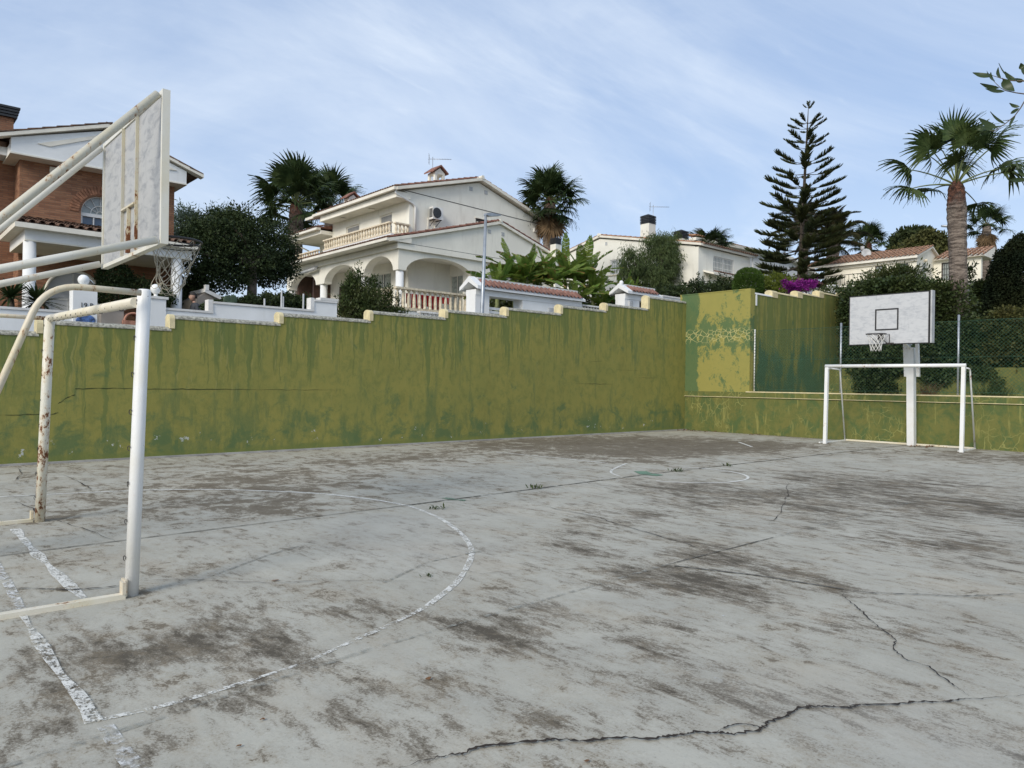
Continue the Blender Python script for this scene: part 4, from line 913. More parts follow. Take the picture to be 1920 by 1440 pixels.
# white gable, boxed eaves
ex0,ex1=2.75,8.30; fy=24.35
MB().box(ex0+.38,fy+.12,7.70,ex1-.5,25.4,7.98).build('eaves_box',MT['white_wall'],bh)
MB().box(ex0+.36,fy+.10,7.66,ex1-.48,26.2,7.70).build('soffit',MT['soffit'],bh)
MB().prism([(ex0+.38,fy+.12,7.98),(ex1-.5,fy+.12,7.98),(ex1-.5,fy+.12,8.1),(5.55,fy+.12,8.86),(ex0+.38,fy+.12,8.1)],(0,.28,0)).build('gable',MT['white_wall'],bh)
MB().prism([(ex0+1.0,fy+.09,8.06),(5.55,fy+.09,8.76),(7.5,fy+.09,8.06),(7.1,fy+.09,8.03),(5.55,fy+.09,8.68),(ex0+1.3,fy+.09,8.04)],(0,.028,0)).build('gable_moulding',MT['trim'],bh)
for x0,x1,z0,z1 in ((ex0,5.55,8.0,8.94),(5.55,ex1,8.94,7.97)):
    MB().prism([(x0,fy,z0),(x1,fy,z1),(x1,fy,z1+.10),(x0,fy,z0+.10)],(0,.30,0)).build('verge_board',MT['trim'],bh)
    MB().prism([(x0,fy+.02,z0+.10),(x1,fy+.02,z1+.10),(x1,fy+.02,z1+.14),(x0,fy+.02,z0+.14)],(0,8.,0)).build('roof_slab',MT['brown_tile'],bh)
sl=Vector((2.8,0,.94)).normalized(); 
for i in range(8):
    q=Vector((ex0+.05,fy+.05,8.15))+Vector((2.8,0,.94))*(i/8.); 
    me=MB().box(0,-.06,0,.40,.22,.03).mesh('roof_tile') if i==0 else me
    if i==0: me.materials.append(MT['brown_tile'])
    link('roof_tile',me,None,bh,q-wloc(bh),(0,-math.atan2(.94,2.8)+.06,0))
    q=Vector((ex1-.05,fy+.05,8.12))+Vector((-2.75,0,.97))*(i/8.); link('roof_tile',me,None,bh,q-wloc(bh),(0,PI+math.atan2(.97,2.75)-.06,0))
MB().box(-3,25.2,7.75,3.15,26.2,7.98).build('eaves_box',MT['white_wall'],bh)
MB().prism([(-3,25.1,7.98),(-3,25.1,8.1),(-3,30,9.3),(-3,30,7.98)],(6.1,0,0)).build('roof_slab',MT['brown_tile'],bh)
MB().box(2.3,25.6,8.0,3.33,26.6,8.95).build('chimney_stack',MT['brick'],bh); 
m=MB()
for i in range(4): m.box(2.22-.02*i,25.5-.02*i,8.96+i*.08,3.41+.02*i,26.7+.02*i,9.02+i*.08)
m.box(2.35,25.65,8.95,3.28,26.55,9.27).build('chimney_cowl',MT['black_metal'],bh)
_a=PY(93,313,YB); _b=PY(105,331,YB); MB().box(_a.x,YB-.06,_b.z,_b.x,YB,_a.z).build('alarm_box',MT['trim'],bh)
MB().lathe([(.02,0),(.09,.03),(.10,.07),(.05,.1)],seg=10).mesh('x')
o=link('gable_light',MB().lathe([(.03,0),(.10,.04),(.11,.1),(.03,.12)],seg=10).mesh('gable_light'),MT['black_metal'],bh,Vector((5.5,fy+.10,8.28))-wloc(bh),(R(90),0,0))
# porch
px0,px1,py0=2.95,7.45,22.25
MB().box(px0+.25,py0+.25,5.02,px1-.1,YB,5.27).build('porch_beam',MT['white_wall'],bh)
MB().box(px0+.25,py0+.25,4.98,px1-.1,YB,5.02).build('porch_ceiling',MT['soffit'],bh)
MB().box(px0,py0,5.27,px1,py0+.5,5.40).box(px0,py0+.5,5.27,px0+.4,YB,5.40).build('porch_cornice',MT['trim'],bh)
MB().prism([(px0,py0,5.40),(px0,YB,6.0),(px0,YB,5.40)],(px1-px0,0,0)).build('porch_roof',MT['brown_tile'],bh)
sv=Vector((0,YB-py0,.60)).normalized()
for j in range(4):
    for i in range(20):
        pass
eave_tiles(bh,'brown_tile',(px0+.16,py0+.06,5.42),(1,0,0),sv,20,1.05)
tile_field('tile_courses',bh,'brown_tile',Vector((px0+.16,py0+.04,5.41))+sv*.36,(1,0,0),px1-px0-.2,sv,2.15,.2205,.36)['kind']='stuff'
for x in (3.33,6.98):
    MB().lathe([(.17,0),(.17,.2),(.155,.25),(.15,3.1)],(x,22.65,1.9),18).build('porch_column',MT['white_wall'],bh)
# double door
d=MB(); d.prism([(4.1,YB+.12,1.95)]+[(u,YB+.12,z) for u,z in arcpts(4.1,5.5,3.9,4.6,14)]+[(5.5,YB+.12,1.95)],(0,.05,0)); dd=d.build('front_door',MT['white_door'],bh)
m=MB(); m.box(4.78,YB+.09,1.97,4.82,YB+.12,4.55)
for x in (4.2,4.9):
    m.box(x,YB+.10,3.1,x+.5,YB+.12,3.14).box(x,YB+.10,3.75,x+.5,YB+.12,3.79).box(x,YB+.10,3.1,x+.03,YB+.12,3.78).box(x+.47,YB+.10,3.1,x+.5,YB+.12,3.78)
m.build('door_moulding',MT['white_metal'],dd)
for x in (4.45,5.15): MB().lathe([(.02,0),(.05,.02),(.06,.06),(.03,.10),(.05,.12)],(x,YB+.05,3.98),8).build('door_knocker',MT['black_metal'],dd)
MB().lathe([(.03,0),(.03,.05)],(4.72,YB+.08,3.55),8).build('door_handle',MT['black_metal'],dd)
MB().tube([(u,YB+.0,z) for u,z in arcpts(4.07,5.53,3.9,4.63,16)],.05,6).build('door_surround',MT['trim'],bh)

# ================================================================== GARDEN WALL OF THE BRICK HOUSE
GW=19.5
w=thing('white_garden_wall','white rendered garden wall with stepped caps across the street from the green wall','wall',(6,GW,1.5))
for a,b,z in ((-6,3.72,3.0),(5.75,6.93,3.24),(6.93,9.78,3.50),(9.78,10.5,3.80)):
    MB().box(a,GW,zs(a)-.3,b,GW+.22,z-.06).build('wall_panel',MT['white_wall'],w)
    MB().box(a+(.0 if a<7 else -.0),GW-.03,z-.055,b,GW+.25,z).build('wall_cap',MT['white_cap'],w)
MB().box(6.80,GW-.02,3.18,6.925,GW+.24,3.54).box(9.66,GW-.02,3.44,9.775,GW+.24,3.84).build('cap_upstand',MT['white_cap'],w)
MB().box(9.95,GW-.035,3.80,10.52,GW+.255,3.87).build('wall_cap',MT['white_cap'],w)
MB().box(3.72,GW-.06,zs(3.7)-.3,4.22,GW+.34,3.56).build('gate_pillar',MT['white_wall'],w)
MB().box(5.38,GW-.06,zs(5.4)-.3,5.75,GW+.34,3.44).build('gate_pillar',MT['white_wall'],w)
MB().box(5.35,GW-.09,3.44,5.80,GW+.37,3.50).build('wall_cap',MT['white_cap'],w)
for x,z,lab in ((3.97,3.56,'white globe lamp on the house number pillar left of the gate'),(5.56,3.50,'white globe lamp on the gate pillar below the near hoop net')):
    l=thing('globe_lamp',lab,'lamp',(x,GW+.14,z),'globe lamps on the gate pillars')
    MB().lathe([(.09,0),(.09,.02),(.045,.03),(.045,.08),(.07,.09)],(x,GW+.14,z),12).build('lamp_base',MT['white_metal'],l)
    MB().lathe([(.125*math.sin(q)+.001,.125-.125*math.cos(q)+.075) for q in np.linspace(.35,PI-.02,12)],(x,GW+.14,z),18).build('lamp_globe',MT['globe'],l)
def text(name,body,size,loc,mat,parent,ext=.004):
    c=bpy.data.curves.new(name,'FONT'); c.body=body; c.size=size; c.extrude=ext; c.align_x='LEFT'; o=bpy.data.objects.new(name,c); COL.objects.link(o)
    dg=bpy.context.evaluated_depsgraph_get(); dg.update(); me=bpy.data.meshes.new_from_object(o.evaluated_get(dg)); COL.objects.unlink(o); bpy.data.objects.remove(o)
    return link(name,me,mat,parent,Vector(loc)-wloc(parent),(R(90),0,0))
MT['blue_glaze']=plain('blue_glaze',(.07,.14,.34),.3,.5,14)
text('house_number','19 B',.155,(3.86,GW-.07,3.10),MT['black_metal'],w)
m=MB(); m.lathe([(.16,0),(.165,.012),(.14,.02)],(0,0,0),20); o=link('ceramic_plaque',m.mesh('ceramic_plaque'),MT['blue_glaze'],w,Vector((3.98,GW-.062,2.80))-wloc(w),(R(90),0,0),(1.25,.85,1))
# things behind that wall
t=thing('garden_planter','dark stone planter standing in the gateway of the brick house','planter',(5.25,20.4,1.9))
x0=PY(190,575,20.4); x1=PY(232,600,20.4)
MB().box(x0.x,20.4,1.9,x1.x,20.8,x0.z).box(x0.x-.03,20.37,x0.z-.05,x1.x+.03,20.83,x0.z+.001).build('planter_box',MT['render_grey'],t)
q=PY(250,590,20.4); t=thing('clay_oven','small terracotta domed clay shelter beside the near goal post','clay oven',(q.x,20.45,1.9))
m=MB(); m.tube([(q.x-.18+.0,20.45,q.z-.05),(q.x-.17,20.7,q.z-.05)],.0,3,False) if False else None
V=[];Fc=[];n=12
for k,(rr,yy) in enumerate(((.20,20.35),(.20,20.85),(.16,20.85),(.16,20.35))):
    for i in range(n+1): a_=PI*i/n; V.append((q.x+rr*math.cos(a_)*1.15,yy,q.z-.16+rr*math.sin(a_)*1.1))
for k in range(4):
    for i in range(n): Fc.append((k*(n+1)+i,k*(n+1)+i+1,((k+1)%4)*(n+1)+i+1,((k+1)%4)*(n+1)+i))
MB().add(V,Fc,True).build('clay_vault',MT['terracotta'],t); MB().box(q.x-.26,20.33,1.85,q.x+.26,20.87,q.z-.16).build('clay_base',MT['terracotta'],t)
t=thing('garden_shed','low grey rendered outbuilding with white sloping roof edge behind the garden wall','shed',(8.6,22.6,2.1))
a=PY(385,545,22.6); b=PY(440,572,22.6)
MB().prism([(a.x-.25,22.6,2.0),(b.x+.4,22.6,2.0),(b.x+.4,22.6,b.z-.25),(a.x,22.6,a.z-.06),(a.x-.25,22.6,a.z-.25)],(0,2.2,0)).build('shed_wall',MT['render_grey'],t)
MB().prism([(a.x-.05,22.5,a.z-.05),(b.x+.5,22.5,b.z-.26),(b.x+.5,22.5,b.z-.14),(a.x-.05,22.5,a.z+.06)],(0,2.4,0)).build('shed_roof',MT['white_cap'],t)
MB().box(a.x-.03,22.49,a.z+.0,a.x+.07,22.65,a.z+.17).build('roof_finial',MT['white_cap'],t)

# ================================================================== VILLA
v=thing('white_villa','two storey cream villa with arched porch, balustrades and red tiled gables','house',(22,29,3.8))
Ya,Xa=27.4,17.7
zg=2.2
# arcade walls
def arcade(plane,c,u0,u1,arches,zt_,th):
    seq=[(u0,zt_)]; low=[]; cur=u0
    for (a,b,zs_,za) in arches:
        low+= [(cur,zs_)] if cur!=a else []
        low+= arcpts(a,b,zs_,za,18); cur=b
    low.append((u1,arches[-1][2])); poly=[(u0,zt_)]+[(u0,arches[0][2])]+low+[(u1,zt_)]
    out=[]; 
    for p in poly:
        if not out or (abs(out[-1][0]-p[0])+abs(out[-1][1]-p[1]))>1e-4: out.append(p)
    if plane=='Y': return MB().prism([(u,c,z) for u,z in out],(0,th,0))
    return MB().prism([(c,u,z) for u,z in out],(th,0,0))
arcade('Y',Ya,Xa,27.2,[(18.12,21.9,6.42,7.17),(22.7,26.4,6.42,7.17)],7.33,.42).build('arcade_wall',MT['cream_wall'],v)
arcade('X',Xa,Ya+.425,38.6,[(27.83,30.35,6.44,7.18),(31.0,34.25,6.44,7.18),(35.15,38.2,6.44,7.18)],7.33,.42).build('arcade_wall',MT['cream_wall'],v)
for x,y in ((17.92,27.62),(22.3,27.62),(26.8,27.62),(17.92,30.68),(17.92,34.7),(17.92,38.4)):
    MB().lathe([(.18,zg-4.6),(.18,6.43-4.6)],(x,y,4.6),16).build('porch_column',MT['white_wall'],v)
MB().box(Xa-.12,Ya-.12,7.33,27.3,Ya+.4,7.58).box(Xa-.12,Ya+.4,7.33,Xa+.3,38.6,7.58).build('cornice_band',MT['cream_wall'],v)
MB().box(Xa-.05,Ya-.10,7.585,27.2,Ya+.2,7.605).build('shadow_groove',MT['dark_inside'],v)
# gable over porch
MB().prism([(17.45,Ya-.08,7.61),(28.9,Ya-.08,7.61),(28.9,Ya-.08,7.66),(23.44,Ya-.08,9.30),(17.45,Ya-.08,7.66)],(0,.3,0)).build('porch_gable',MT['cream_wall'],v)
for (x0,z0,x1,z1) in ((17.1,7.55,23.44,9.28),(23.44,9.28,29.3,7.52)):
    MB().prism([(x0,Ya-.22,z0),(x1,Ya-.22,z1),(x1,Ya-.22,z1+.13),(x0,Ya-.22,z0+.13)],(0,1.9,0)).build('verge_board',MT['trim'],v)
tile_field('tile_courses',v,'terra_tile',Vector((17.12,Ya-.13,7.72)),(0,1,0),1.6,(6.34,0,1.73),6.5,.21,.4)['kind']='stuff'
tile_field('tile_courses',v,'terra_tile',Vector((29.3,Ya-.13,7.68)),(0,1,0),1.6,(-5.86,0,1.76),6.1,.21,.4)['kind']='stuff'
MB().tube([(23.44,Ya-.25,9.44),(23.44,29,9.44)],.09,8).build('ridge_tile',MT['trim'],v)
for x,z in ((22.9,8.72),(24.1,8.62)): pass
for px,py in ((918,434),(943,439)):
    q=PY(px,py,Ya-.1); MB().box(q.x-.09,Ya-.10,q.z-.09,q.x+.09,Ya-.078,q.z+.09).build('vent_grille',MT['grey_fix'],v)
# left lean-to roof and gutter
MB().prism([(17.1,Ya-.2,7.60),(18.25,Ya-.2,7.60),(18.25,Ya-.2,8.0),(17.1,Ya-.2,7.70)],(0,11.6,0)).build('porch_roof',MT['trim'],v)
MB().box(16.98,Ya-.18,7.585,17.12,39,7.70).build('gutter',MT['trim'],v)
sv=Vector((1.15,0,.30)).normalized(); eave_tiles(v,'brown_tile',(17.10,Ya-.05,7.735),(0,1,0),sv,54)
tile_field('tile_courses',v,'terra_tile',Vector((17.1,Ya-.05,7.73))+sv*.38,(0,1,0),11.3,sv,.8,.21,.36)['kind']='stuff'
# upper parapet with balustrade
XB=18.2; Yb0=28.86
MB().box(XB,Yb0,7.95,XB+.14,35.4,8.30).box(XB+.14,Yb0,7.95,19.3,Yb0+.14,8.30).build('balcony_parapet',MT['white_wall'],v)
MB().box(XB,36.0,7.9,XB+.14,38.6,8.02).build('balcony_parapet',MT['white_wall'],v)
balustrade(v,(XB+.07,Yb0+.07,8.30),(XB+.07,35.4,8.30),.56,'stone_cream',26,.075,0,.07,.06,.18)
balustrade(v,(XB+.25,Yb0+.07,8.302),(19.28,Yb0+.07,8.302),.555,'stone_cream',4,.075,0,.07,.06,.18)
balustrade(v,(XB+.07,36.0,8.02),(XB+.07,38.6,8.02),.45,'stone_cream',9,.075,0,.06,.05,.18)
# upper body
Yu,Xu=29.0,19.3
MB().cells('X',Xu,.25,Yu+.25,36.46,7.5,10.28,[(30.5,31.62,8.5,9.68),(33.6,34.95,8.5,9.62)]).build('side_wall',MT['cream_wall'],v)
window(v,'X',Xu,30.5,31.62,8.5,9.68,-1,'trim','glass',0,None,.45); window(v,'X',Xu,33.6,34.95,8.5,9.62,-1,'trim','glass',0,None,.5)
for a,b,z in ((30.5,31.62,9.68),(33.6,34.95,9.62)): MB().box(Xu-.03,a-.06,z+.01,Xu-.002,b+.06,z+.05).build('window_head',MT['trim'],v)
MB().prism([(Xu,Yu,4.6),(27.84,Yu,4.6),(27.84,Yu,10.15),(27.9,Yu,10.28),(23.5,Yu,11.66),(Xu-.3,Yu,10.42),(Xu,Yu,10.3)],(0,.25,0)).build('gable_wall',MT['cream_wall2'],v)
MB().box(27.6,Yu+.25,4.6,27.84,38,10.1).build('side_wall',MT['cream_wall2'],v)
# groove line across upper gable: from eave corner to right
a=PY(752,357,Yu-.02); b=PY(1012,424,Yu-.02)
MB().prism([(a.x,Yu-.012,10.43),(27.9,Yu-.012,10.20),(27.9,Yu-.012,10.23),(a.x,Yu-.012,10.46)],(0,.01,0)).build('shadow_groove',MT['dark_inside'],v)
for (x0,z0,x1,z1) in ((18.45,10.33,23.5,11.72),(23.5,11.72,28.55,10.17)):
    MB().prism([(x0,Yu-.28,z0),(x1,Yu-.28,z1),(x1,Yu-.28,z1+.14),(x0,Yu-.28,z0+.14)],(0,9.3,0)).build('roof_slab',MT['trim'],v)
MB().tube([(23.5,Yu-.32,11.88),(23.5,38,11.88)],.10,8).build('ridge_tile',MT['trim'],v)
sv=Vector((5.05,0,1.39)).normalized()
eave_tiles(v,'brown_tile',(18.42,Yu-.12,10.50),(0,1,0),sv,37)
tile_field('tile_courses',v,'terra_tile',Vector((18.42,Yu-.12,10.49))+sv*.38,(0,1,0),7.6,sv,4.7,.21,.38)['kind']='stuff'
tile_field('tile_courses',v,'tan_tile',Vector((28.5,Yu-.12,10.34)),(0,1,0),7.6,(-5.05,0,1.55),5.1,.21,.38)['kind']='stuff'
MB().box(18.30,Yu-.25,10.32,18.46,36.9,10.46).build('gutter',MT['trim'],v)
MB().box(18.52,Yu-.1,10.05,Xu-.002,36.4,10.31).build('eaves_box',MT['cream_wall'],v)
MB().box(18.50,Yu-.12,10.02,Xu-.004,36.42,10.052).build('soffit',MT['soffit'],v)
for y in (31.7,34.6): MB().lathe([(.16,0),(.16,.05),(.1,.08)],(18.9,y,9.95),12).build('ceiling_light',MT['trim'],v)
# lower rear wing
MB().box(20.1,36.5,4.6,20.35,39.5,9.5).build('side_wall',MT['cream_wall'],v)
MB().box(18.6,36.47,9.42,21,40.2,9.62).build('eaves_box',MT['cream_wall'],v)
MB().box(18.35,36.47,9.62,18.6,40.2,9.74).build('gutter',MT['trim'],v)
eave_tiles(v,'brown_tile',(18.45,36.6,9.78),(0,1,0),(1,0,.28),16)
MB().prism([(18.4,36.47,9.75),(20.3,36.47,10.2),(20.3,36.47,9.75)],(0,3.6,0)).build('roof_slab',MT['terra_tile'],v)
MB().tube([(18.5,39.9,9.62),(18.5,39.9,9.4),(19.6,39.9,9.05),(19.6,39.9,7.6)],.05,8).build('downpipe',MT['trim'],v)
# downpipe at the corner
dp=[PY(742,354,Yu-.1),PY(742,362,Yu-.1),PY(775,382,Yu-.06),PY(779,388,Yu-.06),PY(778,435,Yu-.06)]
MB().tube(ubend(dp,.08,4),.055,8).build('downpipe',MT['white_metal'],v)
# AC unit
a=PY(807,387,Yu-.42); b=PY(832,412,Yu-.42); u=thing('air_conditioner','white air conditioner unit bracketed on the upper gable wall of the villa','air conditioner',(a.x+.4,Yu,a.z-.8))
x0=PY(812,400,Yu-.42).x; x1=PY(831,400,Yu-.42).x; z1=PY(820,388,Yu-.42).z; z0=PY(820,411,Yu-.42).z
MB().box(x0,Yu-.42,z0,x1,Yu-.10,z1).build('casing',MT['white_metal'],u)
o=link('fan_grille',MB().lathe([(.0,0),(.22,0),(.24,.015),(.25,.03)],seg=18).mesh('fan_grille'),MT['black_metal'],u,Vector((x0+.36*(x1-x0),Yu-.425,(z0+z1)/2))-wloc(u),(R(90),0,0))
m=MB()
for i in range(6): m.box(x0-.012,Yu-.38+i*.045,z0+.08,x0-.001,Yu-.36+i*.045,z1-.08)
m.build('side_louvre',MT['black_metal'],u)
m=MB()
for x in (x0+.12,x1-.12): m.box(x-.02,Yu-.45,z0-.04,x+.02,Yu,z0-.005).tube([(x,Yu-.40,z0-.03),(x,Yu-.0,z0-.28)],.015,5)
m.build('bracket',MT['black_metal'],u); MB().tube([(x0+.0,Yu-.03,z0+.1),(x0-.0,Yu-.03,z0-.65)],.02,6).tube([(x1-.2,Yu-.03,z0-.2),(x1-.18,Yu-.03,z0-.6)],.02,6).build('pipe',MT['trim'],u)
for px,py in ((883,354),(911,361)):
    q=PY(px,py,Yu); MB().box(q.x-.10,Yu-.02,q.z-.10,q.x+.10,Yu-.001,q.z+.10).build('vent_grille',MT['grey_fix'],v)
q=PY(1004,432,Yu); MB().box(q.x-.15,Yu-.08,q.z-.1,q.x+.15,Yu-.001,q.z+.12).build('alarm_box',MT['white_metal'],v)
MB().lathe([(.05,0),(.06,.02)],(q.x,Yu-.1,q.z),8).build('alarm_lamp',MT['grey_fix'],v)
# strip window in gable wall above porch roof
a=PY(892,409,Yu); b=PY(925,417,Yu); MB().box(a.x,Yu-.012,a.z-.9,b.x,Yu-.001,a.z).build('window_recess',MT['dark_inside'],v)
MB().box(a.x+.05,Yu-.03,a.z-.22,b.x-.05,Yu-.013,a.z-.16).build('window_bar',MT['trim'],v); MB().box(a.x-.06,Yu-.05,a.z,b.x+.06,Yu-.0,a.z+.05).build('window_head',MT['trim'],v)
# chimneys with tiled caps
def capchimney(x,y,z0,z1,w):
    c=MB().box(x-w,y-w,z0,x+w,y+w,z1).build('chimney',MT['cream_wall2'],v); m=MB()
    for sx in (-1,1):
        for sy in (-1,1): m.box(x+sx*w,y+sy*w,z1,x+sx*(w-.14),y+sy*(w-.14),z1+.42)
    m.box(x-w,y-w,z1+.42,x+w,y+w,z1+.5).prism([(x-w,y-w,z1+.5),(x+w,y-w,z1+.5),(x,y-w,z1+.5+w*.75)],(0,2*w,0)).build('chimney_top',MT['cream_wall2'],c)
    for s in (-1,1): 
        MB().prism([(x,y-w-.12,z1+.5+w*.75+.08),(x+s*(w+.16),y-w-.12,z1+.47),(x+s*(w+.16),y-w-.12,z1+.54),(x,y-w-.12,z1+.5+w*.75+.16)],(0,2*w+.24,0)).build('chimney_tiles',MT['terra_tile'],c)
q=PY(818,340,31.5); capchimney(q.x,31.5,q.z-.6,PY(818,312,31.5).z-.5-.32*.75-.16,.32)
antenna('aerial on the villa roof beside the tiled chimney',(PY(811,330,32.3).x,32.3,11.0),PY(811,294,32.3).z-11.0,1)
q=PY(658,372,35.6); capchimney(q.x,35.6,q.z-.9,PY(658,361,35.6).z-.5-.27*.75-.16,.27)
# inside the porch
Yi,Xi,Xs=29.4,19.2,21.72
m=MB(); m.cells('Y',Yi,.2,Xi,Xs,4.6,7.33,[(20.2,21.42,4.65,6.76)]); m.cells('X',Xi,.2,Yi+.2,38.6,4.6,7.33,[(30.35,31.9,4.65,6.80),(33.9,35.4,4.65,6.5)]); m.cells('X',Xs,.2,Ya+.42,Yi,4.6,7.33,[(27.95,28.95,4.65,6.72)]); m.build('inner_wall',MT['cream_wall'],v)
window(v,'Y',Yi,20.2,21.42,4.65,6.76,-1,'trim','glass',1,None,0,curtain=True); window(v,'X',Xi,30.35,31.9,4.65,6.80,-1,'trim','glass',1,None,0,curtain=True); window(v,'X',Xs,27.95,28.95,4.65,6.72,-1,'trim','glass',1,None,0,curtain=True)
MB().box(Xi-.02,33.9,4.65,Xi+.1,35.4,6.5).build('wooden_door',MT['dark_wood'],v)
MB().box(Xa+.1,Ya+.1,7.25,Xs+.2,Yi+.3,7.329).box(Xa+.1,Yi+.3,7.25,Xi+.2,38.6,7.329).build('porch_ceiling',MT['soffit'],v)
MB().box(Xa+.45,38.0,2.5,Xi,38.2,7.33).box(Xa+.5,36.4,4.6,Xi,36.5,7.0).build('end_wall',MT['dark_wood'],v)
MB().box(Xs+.2,Ya+.5,4.6,27.6,Ya+.7,7.33).build('inner_wall',MT['cream_wall'],v)
# balcony slab + balustrade
Yf=27.1; Xf=17.35
MB().box(Xf-.05,Yf-.1,4.22,23.2,Yi,4.60).box(Xf-.05,Yi,4.22,Xi,38.6,4.60).build('balcony_slab',MT['white_wall'],v)
MB().box(Xf-.08,Yf-.13,4.60,23.2,Yf+.14,4.66).box(Xf-.08,Yf+.14,4.60,Xf+.16,38,4.66).build('slab_edge',MT['stone_cream'],v)
balustrade(v,(Xf,Yf,4.66),(23.1,Yf,4.66),.95,'stone_cream',20,.085,1,.09,.07,.24)
balustrade(v,(Xf,Yf+.25,4.662),(Xf,31,4.662),.945,'stone_cream',14,.085,1,.09,.07,.24)
MB().box(18.5,28.8,2.0,23,29.0,4.22).build('lower_wall',MT['cream_wall'],v); MB().box(19,29,2.0,27.8,38,4.6).build('plinth',MT['cream_wall'],v)
for px in (572,):
    a=PX(565,512,Xa-.25); b=PX(592,503,Xa-.25); MB().tube([(Xa-.25,a.y,a.z),(Xa-.25,b.y,b.z)],.08,8).tube([(Xa-.12,a.y,a.z+.12),(Xa-.12,b.y,b.z+.12)],.04,6).build('rolled_awning',MT['grey_fix'],v)
# washing on the balcony
t=thing('red_cloths','red cloths hanging over a rack behind the lower balcony balusters','laundry',(19.5,27.8,4.6))
for i,(xa,xb,zb) in enumerate(((18.35,18.62,5.0),(18.66,18.98,4.78),(19.02,19.32,4.80),(19.36,19.62,4.95),(19.66,20.0,4.78),(20.04,20.3,4.75),(20.32,20.75,5.15))):
    Vv=[];Ff=[]; k=8
    for j in range(k+1):
        x=xa+(xb-xa)*j/k
        for z in (5.46,5.2,zb): Vv.append((x,27.75+.03*math.sin(j*2.4+i)*(1+ (5.46-z)*2),z))
    for j in range(k): Ff+=[(j*3,j*3+1,j*3+4,j*3+3),(j*3+1,j*3+2,j*3+5,j*3+4)]
    MB().add(Vv,Ff,True).build('cloth',MT['red'],t)
MB().tube([(18.2,27.75,5.47),(20.9,27.75,5.47)],.012,5).tube([(18.2,27.75,5.47),(18.2,27.9,4.6)],.012,5).tube([(20.9,27.75,5.47),(20.9,27.9,4.6)],.012,5).build('rack',MT['white_metal'],t)
t=thing('round_chimney','cream chimney with black slatted cowl right of the villa gable','chimney',(28,28,6))
a=PY(1042,460,27.0); chimney_metal(t,a.x,27.0,5,PY(1042,459,27).z,.20)

# ================================================================== GATEWAYS ON THE STREET
def gateway(lab,x0,x1,ze,zr,yf,opening,zopen,lab_gate=None):
    t=thing('gateway',lab,'gateway',((x0+x1)/2,yf,zs(x0)),'white tiled gateways along the street'); yb=yf+.75; ym=(yf+yb)/2
    zb=ze-.10
    a,b=opening
    MB().box(x0+.08,yf+.12,zs(x0)-.2,a,yb-.12,zopen).build('gate_pillar',MT['white_wall'],t)
    MB().box(b,yf+.12,zs(x0)-.2,x1-.05,yb-.12,zopen).build('gate_wall',MT['white_wall'],t)
    MB().box(x0+.08,yf+.10,zopen,x1-.05,yb-.10,zb).build('lintel',MT['white_wall'],t)
    MB().prism([(x0,yf-.05,zb),(x0,ym,zr-.06),(x0,yb+.05,zb),(x0,yb+.05,zb+.08),(x0,ym,zr+.03),(x0,yf-.05,zb+.08)],(x1-x0,0,0)).build('roof_slab',MT['white_wall'],t)
    MB().prism([(x0-.03,yf-.14,zb-.02),(x0-.03,ym,zr-.06),(x0-.03,yb+.14,zb-.02),(x0-.03,yb+.14,zb+.10),(x0-.03,ym,zr+.14),(x0-.03,yf-.14,zb+.10)],(.30,0,0)).build('roof_end',MT['white_wall'],t)
    n=int((x1-x0-.35)/.21)
    sv=Vector((0,ym-yf,zr-zb-.02)).normalized()
    eave_tiles(t,'pink_tile',(x0+.42,yf-.06,zb+.085),(1,0,0),sv,n)
    MB().box(x0+.3,ym-.09,zr+.05,x1-.1,ym+.09,zr+.13).build('ridge_cap',MT['white_cap'],t)
    return t
zga=4.75
t=gateway('long white street gateway with a pink tiled roof beside the lamp post',15.9,21.42,4.83,5.05,19.72,(16.61,18.2),4.54)
for i in range(7): MB().box(16.62,19.95,3.3+i*.13,18.2,20.0,3.39+i*.13).build('gate_slat',MT['white_metal'],t)
a=PY(1030,577,19.8); b=PY(1052,590,19.8); MB().box(a.x,19.80,b.z-.1,b.x,19.838,a.z).build('meter_box',MT['grey_fix'],t)
t=gateway('short white street gateway with a pink tiled roof and dark doorway',23.95,26.4,5.42,5.62,19.72,(25.0,25.95),5.10)
MB().box(25.0,20.2,zs(25),25.95,20.25,5.08).build('gate_door',MT['black_metal'],t)
a=PY(1180,564,19.8); MB().box(a.x,19.78,a.z-.28,a.x+.22,19.838,a.z).build('letter_box',MT['grey_fix'],t)
o=link('roof_finial',MB().lathe([(.03,0),(.08,.03),(.10,.1),(.07,.17),(.01,.2)],seg=10).mesh('roof_finial'),MT['white_wall'],t,Vector((24.1,20.1,5.70))-wloc(t))
# pierced white walls between
t=thing('pierced_wall','low pierced concrete balustrade wall between the two street gateways','wall',(22.4,19.9,3.3))
a=PY(1086,572,20.0); b=PY(1140,579,20.0)
MB().box(21.45,19.9,zs(21),24.0,20.1,a.z-.22).build('wall_base',MT['white_cap'],t)
balustrade(t,(21.5,20,a.z-.24),(23.9,20,a.z-.24),.27,'white_cap',14,.055,2,.05,.03,.18)
t=thing('street_balustrade','low white baluster wall under the villa balcony beside the street','wall',(14.2,20.5,2.6))
a=PY(785,583,20.5); b=PY(832,589,20.5)
MB().box(a.x,20.4,zs(13),15.9,20.6,a.z-.44).build('wall_base',MT['white_cap'],t)
balustrade(t,(a.x,20.5,a.z-.44),(15.9,20.5,a.z-.44),.44,'white_cap',11,.075,2,.06,.04,.2)
t=thing('white_side_wall','white wall strip seen over the green wall just left of the end wall','wall',(28,19.8,4))
